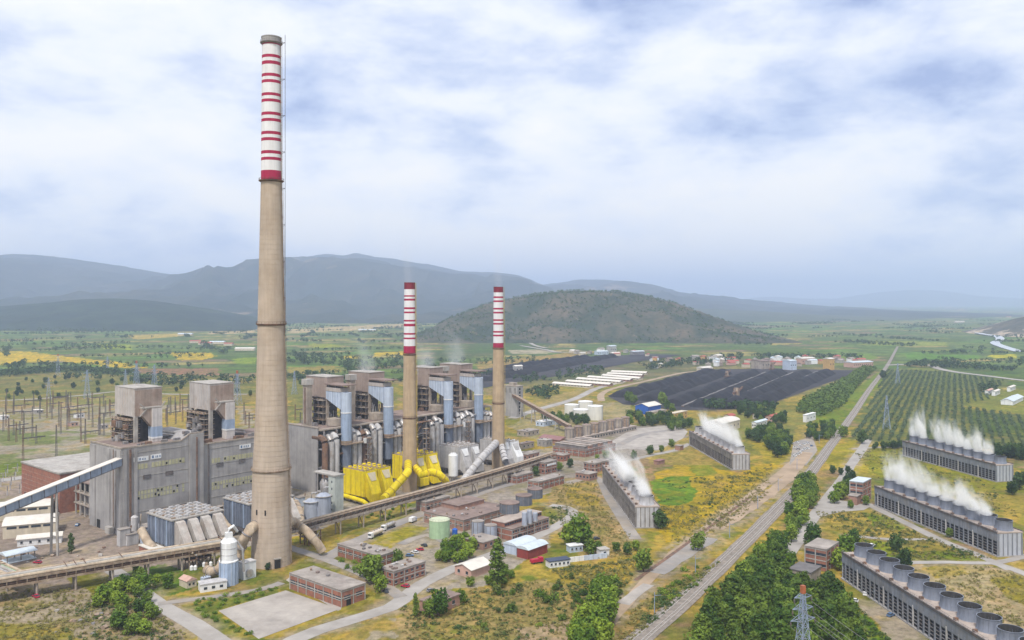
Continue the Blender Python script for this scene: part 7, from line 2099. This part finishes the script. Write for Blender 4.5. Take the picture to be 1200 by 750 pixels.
    for _ in range(2600):
        i = rs.uniform(0, nd*.68); j = rs.uniform(4, nx-5); i0, j0 = int(i), int(j); fi, fj = i-i0, j-j0
        p = V[i0,j0]*(1-fi)*(1-fj)+V[i0+1,j0]*fi*(1-fj)+V[i0,j0+1]*(1-fi)*fj+V[i0+1,j0+1]*fi*fj
        if p[2] < 3: continue
        if fbm(np.array([p[0]/120]), np.array([p[1]/120]), 3)[0] < .44 and rs.rand() < .8: continue
        q.append((p[0], p[1])); zs.append(p[2]-1.0)
    ob = mass('hill_scrub_tree', q, rs.uniform(5,9,len(q)), LDARK, 'dark scrub trees dotting the rounded hill', 'scrub', 1.1)
    co = np.array([v.co for v in ob.data.vertices]); per = len(co)//len(q)
    k = 0
    nv = [len(b[0]) for b in blobs]
    z = np.repeat(np.array(zs), nv[0]); co[:,2] += z
    ob.data.vertices.foreach_set('co', co.ravel()); ob.data.update()
far_trees()

# ------------------------------------------------------------------ steam and smoke
def vol_mat(name, density, col, emis=0.0, scale=2.2, fade=1.4):
    m = bpy.data.materials.new(name); m.use_nodes = True
    nt = m.node_tree; N, L = nt.nodes, nt.links; N.clear()
    out = N.new('ShaderNodeOutputMaterial'); v = N.new('ShaderNodeVolumePrincipled')
    v.inputs['Color'].default_value = (*col, 1); v.inputs['Anisotropy'].default_value = 0
    tc = N.new('ShaderNodeTexCoord'); oi = N.new('ShaderNodeObjectInfo')
    sep = N.new('ShaderNodeSeparateXYZ'); L.new(tc.outputs['Object'], sep.inputs[0])
    def M_(op, a, b=None, cl=False):
        n = N.new('ShaderNodeMath'); n.operation = op; n.use_clamp = cl
        for i, q in enumerate((a, b)):
            if q is None: continue
            if isinstance(q, (int, float)): n.inputs[i].default_value = q
            else: L.new(q, n.inputs[i])
        return n.outputs[0]
    z = sep.outputs['Z']
    rad = M_('SQRT', M_('ADD', M_('MULTIPLY', sep.outputs['X'], sep.outputs['X']), M_('MULTIPLY', sep.outputs['Y'], sep.outputs['Y'])))
    edge = M_('ADD', M_('MULTIPLY', z, .55), .42)             # local radius of the plume, 0.42 at the mouth
    f = M_('SUBTRACT', 1.0, M_('DIVIDE', rad, edge), True)
    add = N.new('ShaderNodeVectorMath'); add.operation = 'ADD'
    cmb = N.new('ShaderNodeCombineXYZ'); rnd = M_('MULTIPLY', oi.outputs['Random'], 40.0)
    L.new(rnd, cmb.inputs[0]); L.new(rnd, cmb.inputs[2]); L.new(tc.outputs['Object'], add.inputs[0]); L.new(cmb.outputs[0], add.inputs[1])
    n1 = N.new('ShaderNodeTexNoise'); n1.inputs['Scale'].default_value = scale; n1.inputs['Detail'].default_value = 4; n1.inputs['Roughness'].default_value = .6
    n1.inputs['Distortion'].default_value = .6
    L.new(add.outputs[0], n1.inputs['Vector'])
    # soft billowing rim: noise eats into the edge more the higher it goes
    th = M_('ADD', M_('MULTIPLY', z, .26), .43)
    bil = M_('MULTIPLY', M_('SUBTRACT', M_('ADD', n1.outputs[0], M_('MULTIPLY', f, .25)), th), 5.0, True)
    up = M_('POWER', M_('SUBTRACT', 1.0, z, True), fade)
    ff = M_('MULTIPLY', f, 2.2, True)
    den = M_('MULTIPLY', M_('MULTIPLY', M_('MULTIPLY', bil, up), ff), density)
    L.new(den, v.inputs['Density']); L.new(v.outputs[0], out.inputs['Volume'])
    return m
STEAM = vol_mat('steam', .5, (1.0,1.0,1.0))
SMOKE = vol_mat('thin_smoke', .028, (.80,.80,.84), scale=1.6, fade=1.1)
HAZY  = vol_mat('boiler_vapour', .03, (.86,.88,.92), scale=1.6, fade=1.2)
pl_mesh = {}
def plume(name, label, p, r, h, lean, m, group=None, cat='steam'):
    if m.name not in pl_mesh:
        pl_mesh[m.name] = MB().lathe([(.42,0),(.56,.25),(.70,.5),(.84,.75),(.97,1.0)], 16).mesh(name, m)
    o = put(name, pl_mesh[m.name], None, p)
    # shear with the wind: local z axis leans
    s = r/.42
    o.matrix_world = Matrix(((s,0,lean[0],p[0]),(0,s,lean[1],p[1]),(0,0,h,p[2]),(0,0,0,1)))
    loc, rot, sca = o.matrix_world.decompose()
    # a leaning frame: rotate so that local z follows the wind
    ax = Vector((lean[0], lean[1], h)); q = Vector((0,0,1)).rotation_difference(ax.normalized())
    o.matrix_world = Matrix.Translation(p) @ q.to_matrix().to_4x4() @ Matrix.Diagonal((s, s, ax.length, 1))
    tag(o, label, cat, group)
    return o
rg = random.Random(9)
pos = ('nearest','second','third','fourth','fifth','sixth','seventh','eighth','ninth','tenth')
plume('steam_plume', 'thick white steam plume leaning left from the middle cooling tower', CT[0][1][0]-Vector((0,0,.5)), 4.2, 26, (-9,34), STEAM)
plume('steam_plume', 'upper drift of steam trailing over the middle cooling tower', CT[0][1][3]+Vector((-3,2,3)), 5.5, 17, (-12,38), STEAM)
for i in range(0,8):
    c = CT[1][1][i]
    plume('steam_plume', f'steam drifting from the second cooling tower, {pos[i]} stack counted from its near end', c-Vector((0,0,.5)), 4.2, rg.uniform(12,24), (rg.uniform(-7,-1), rg.uniform(8,14)), STEAM, 'steam from the second cooling tower')
for i in (1,2,3,4,5,6,8,9):
    c = CT[2][1][i]
    plume('steam_plume', f'steam from the cooling tower beside the orchard, {pos[i]} stack counted from its near end', c-Vector((0,0,.5)), 4.2, rg.uniform(12,28) + (6 if i > 5 else 0), (rg.uniform(-5,2), rg.uniform(2,6)), STEAM, 'steam from the orchard-side cooling tower')
for i in range(1,10):
    c = CT[3][1][i]
    plume('steam_plume', f'steam from the cooling tower beside the pump house, {pos[i]} stack counted from its near end', c-Vector((0,0,.5)), 4.2, rg.uniform(10,25), (rg.uniform(-8,1), rg.uniform(3,9)), STEAM, 'steam from the pump-house cooling tower')
plume('smoke_plume', 'faint smoke rising from the yellow-filter chimney', Vector((C1.x, C1.y, 149)), 4.0, 60, (-6,6), SMOKE, None, 'smoke')
plume('smoke_plume', 'faint smoke rising from the white-filter chimney', Vector((C2.x, C2.y, 148)), 4.0, 60, (-4,6), SMOKE, None, 'smoke')
for u, z, lb in ((200.6,82,'left of the yellow-filter chimney'),(266,81.5,'right of the yellow-filter chimney'),(303,82.5,'at the end of the block')):
    q = W(u+8, 27, z)
    plume('vapour_plume', f'thin vapour above the boiler house {lb}', q, 9, 34, (-6,8), HAZY, None, 'vapour')

# ------------------------------------------------------------------ air
def build_haze():
    mb = MB().box(-40000, 40000, -4000, 36000, -16, 900)
    o = mb.build('haze', None)
    m = bpy.data.materials.new('haze_air'); m.use_nodes = True
    nt = m.node_tree; nt.nodes.clear()
    out = nt.nodes.new('ShaderNodeOutputMaterial')
    v = nt.nodes.new('ShaderNodeVolumePrincipled')
    v.inputs['Color'].default_value = (0.63, 0.755, 1.0, 1)
    v.inputs['Density'].default_value = 1.05e-4
    v.inputs['Anisotropy'].default_value = 0.1
    nt.links.new(v.outputs[0], out.inputs['Volume'])
    o.data.materials.append(m)
    stuff(o)
    o['label'] = 'pale blue haze hanging over the valley'; o['category'] = 'haze'
build_haze()
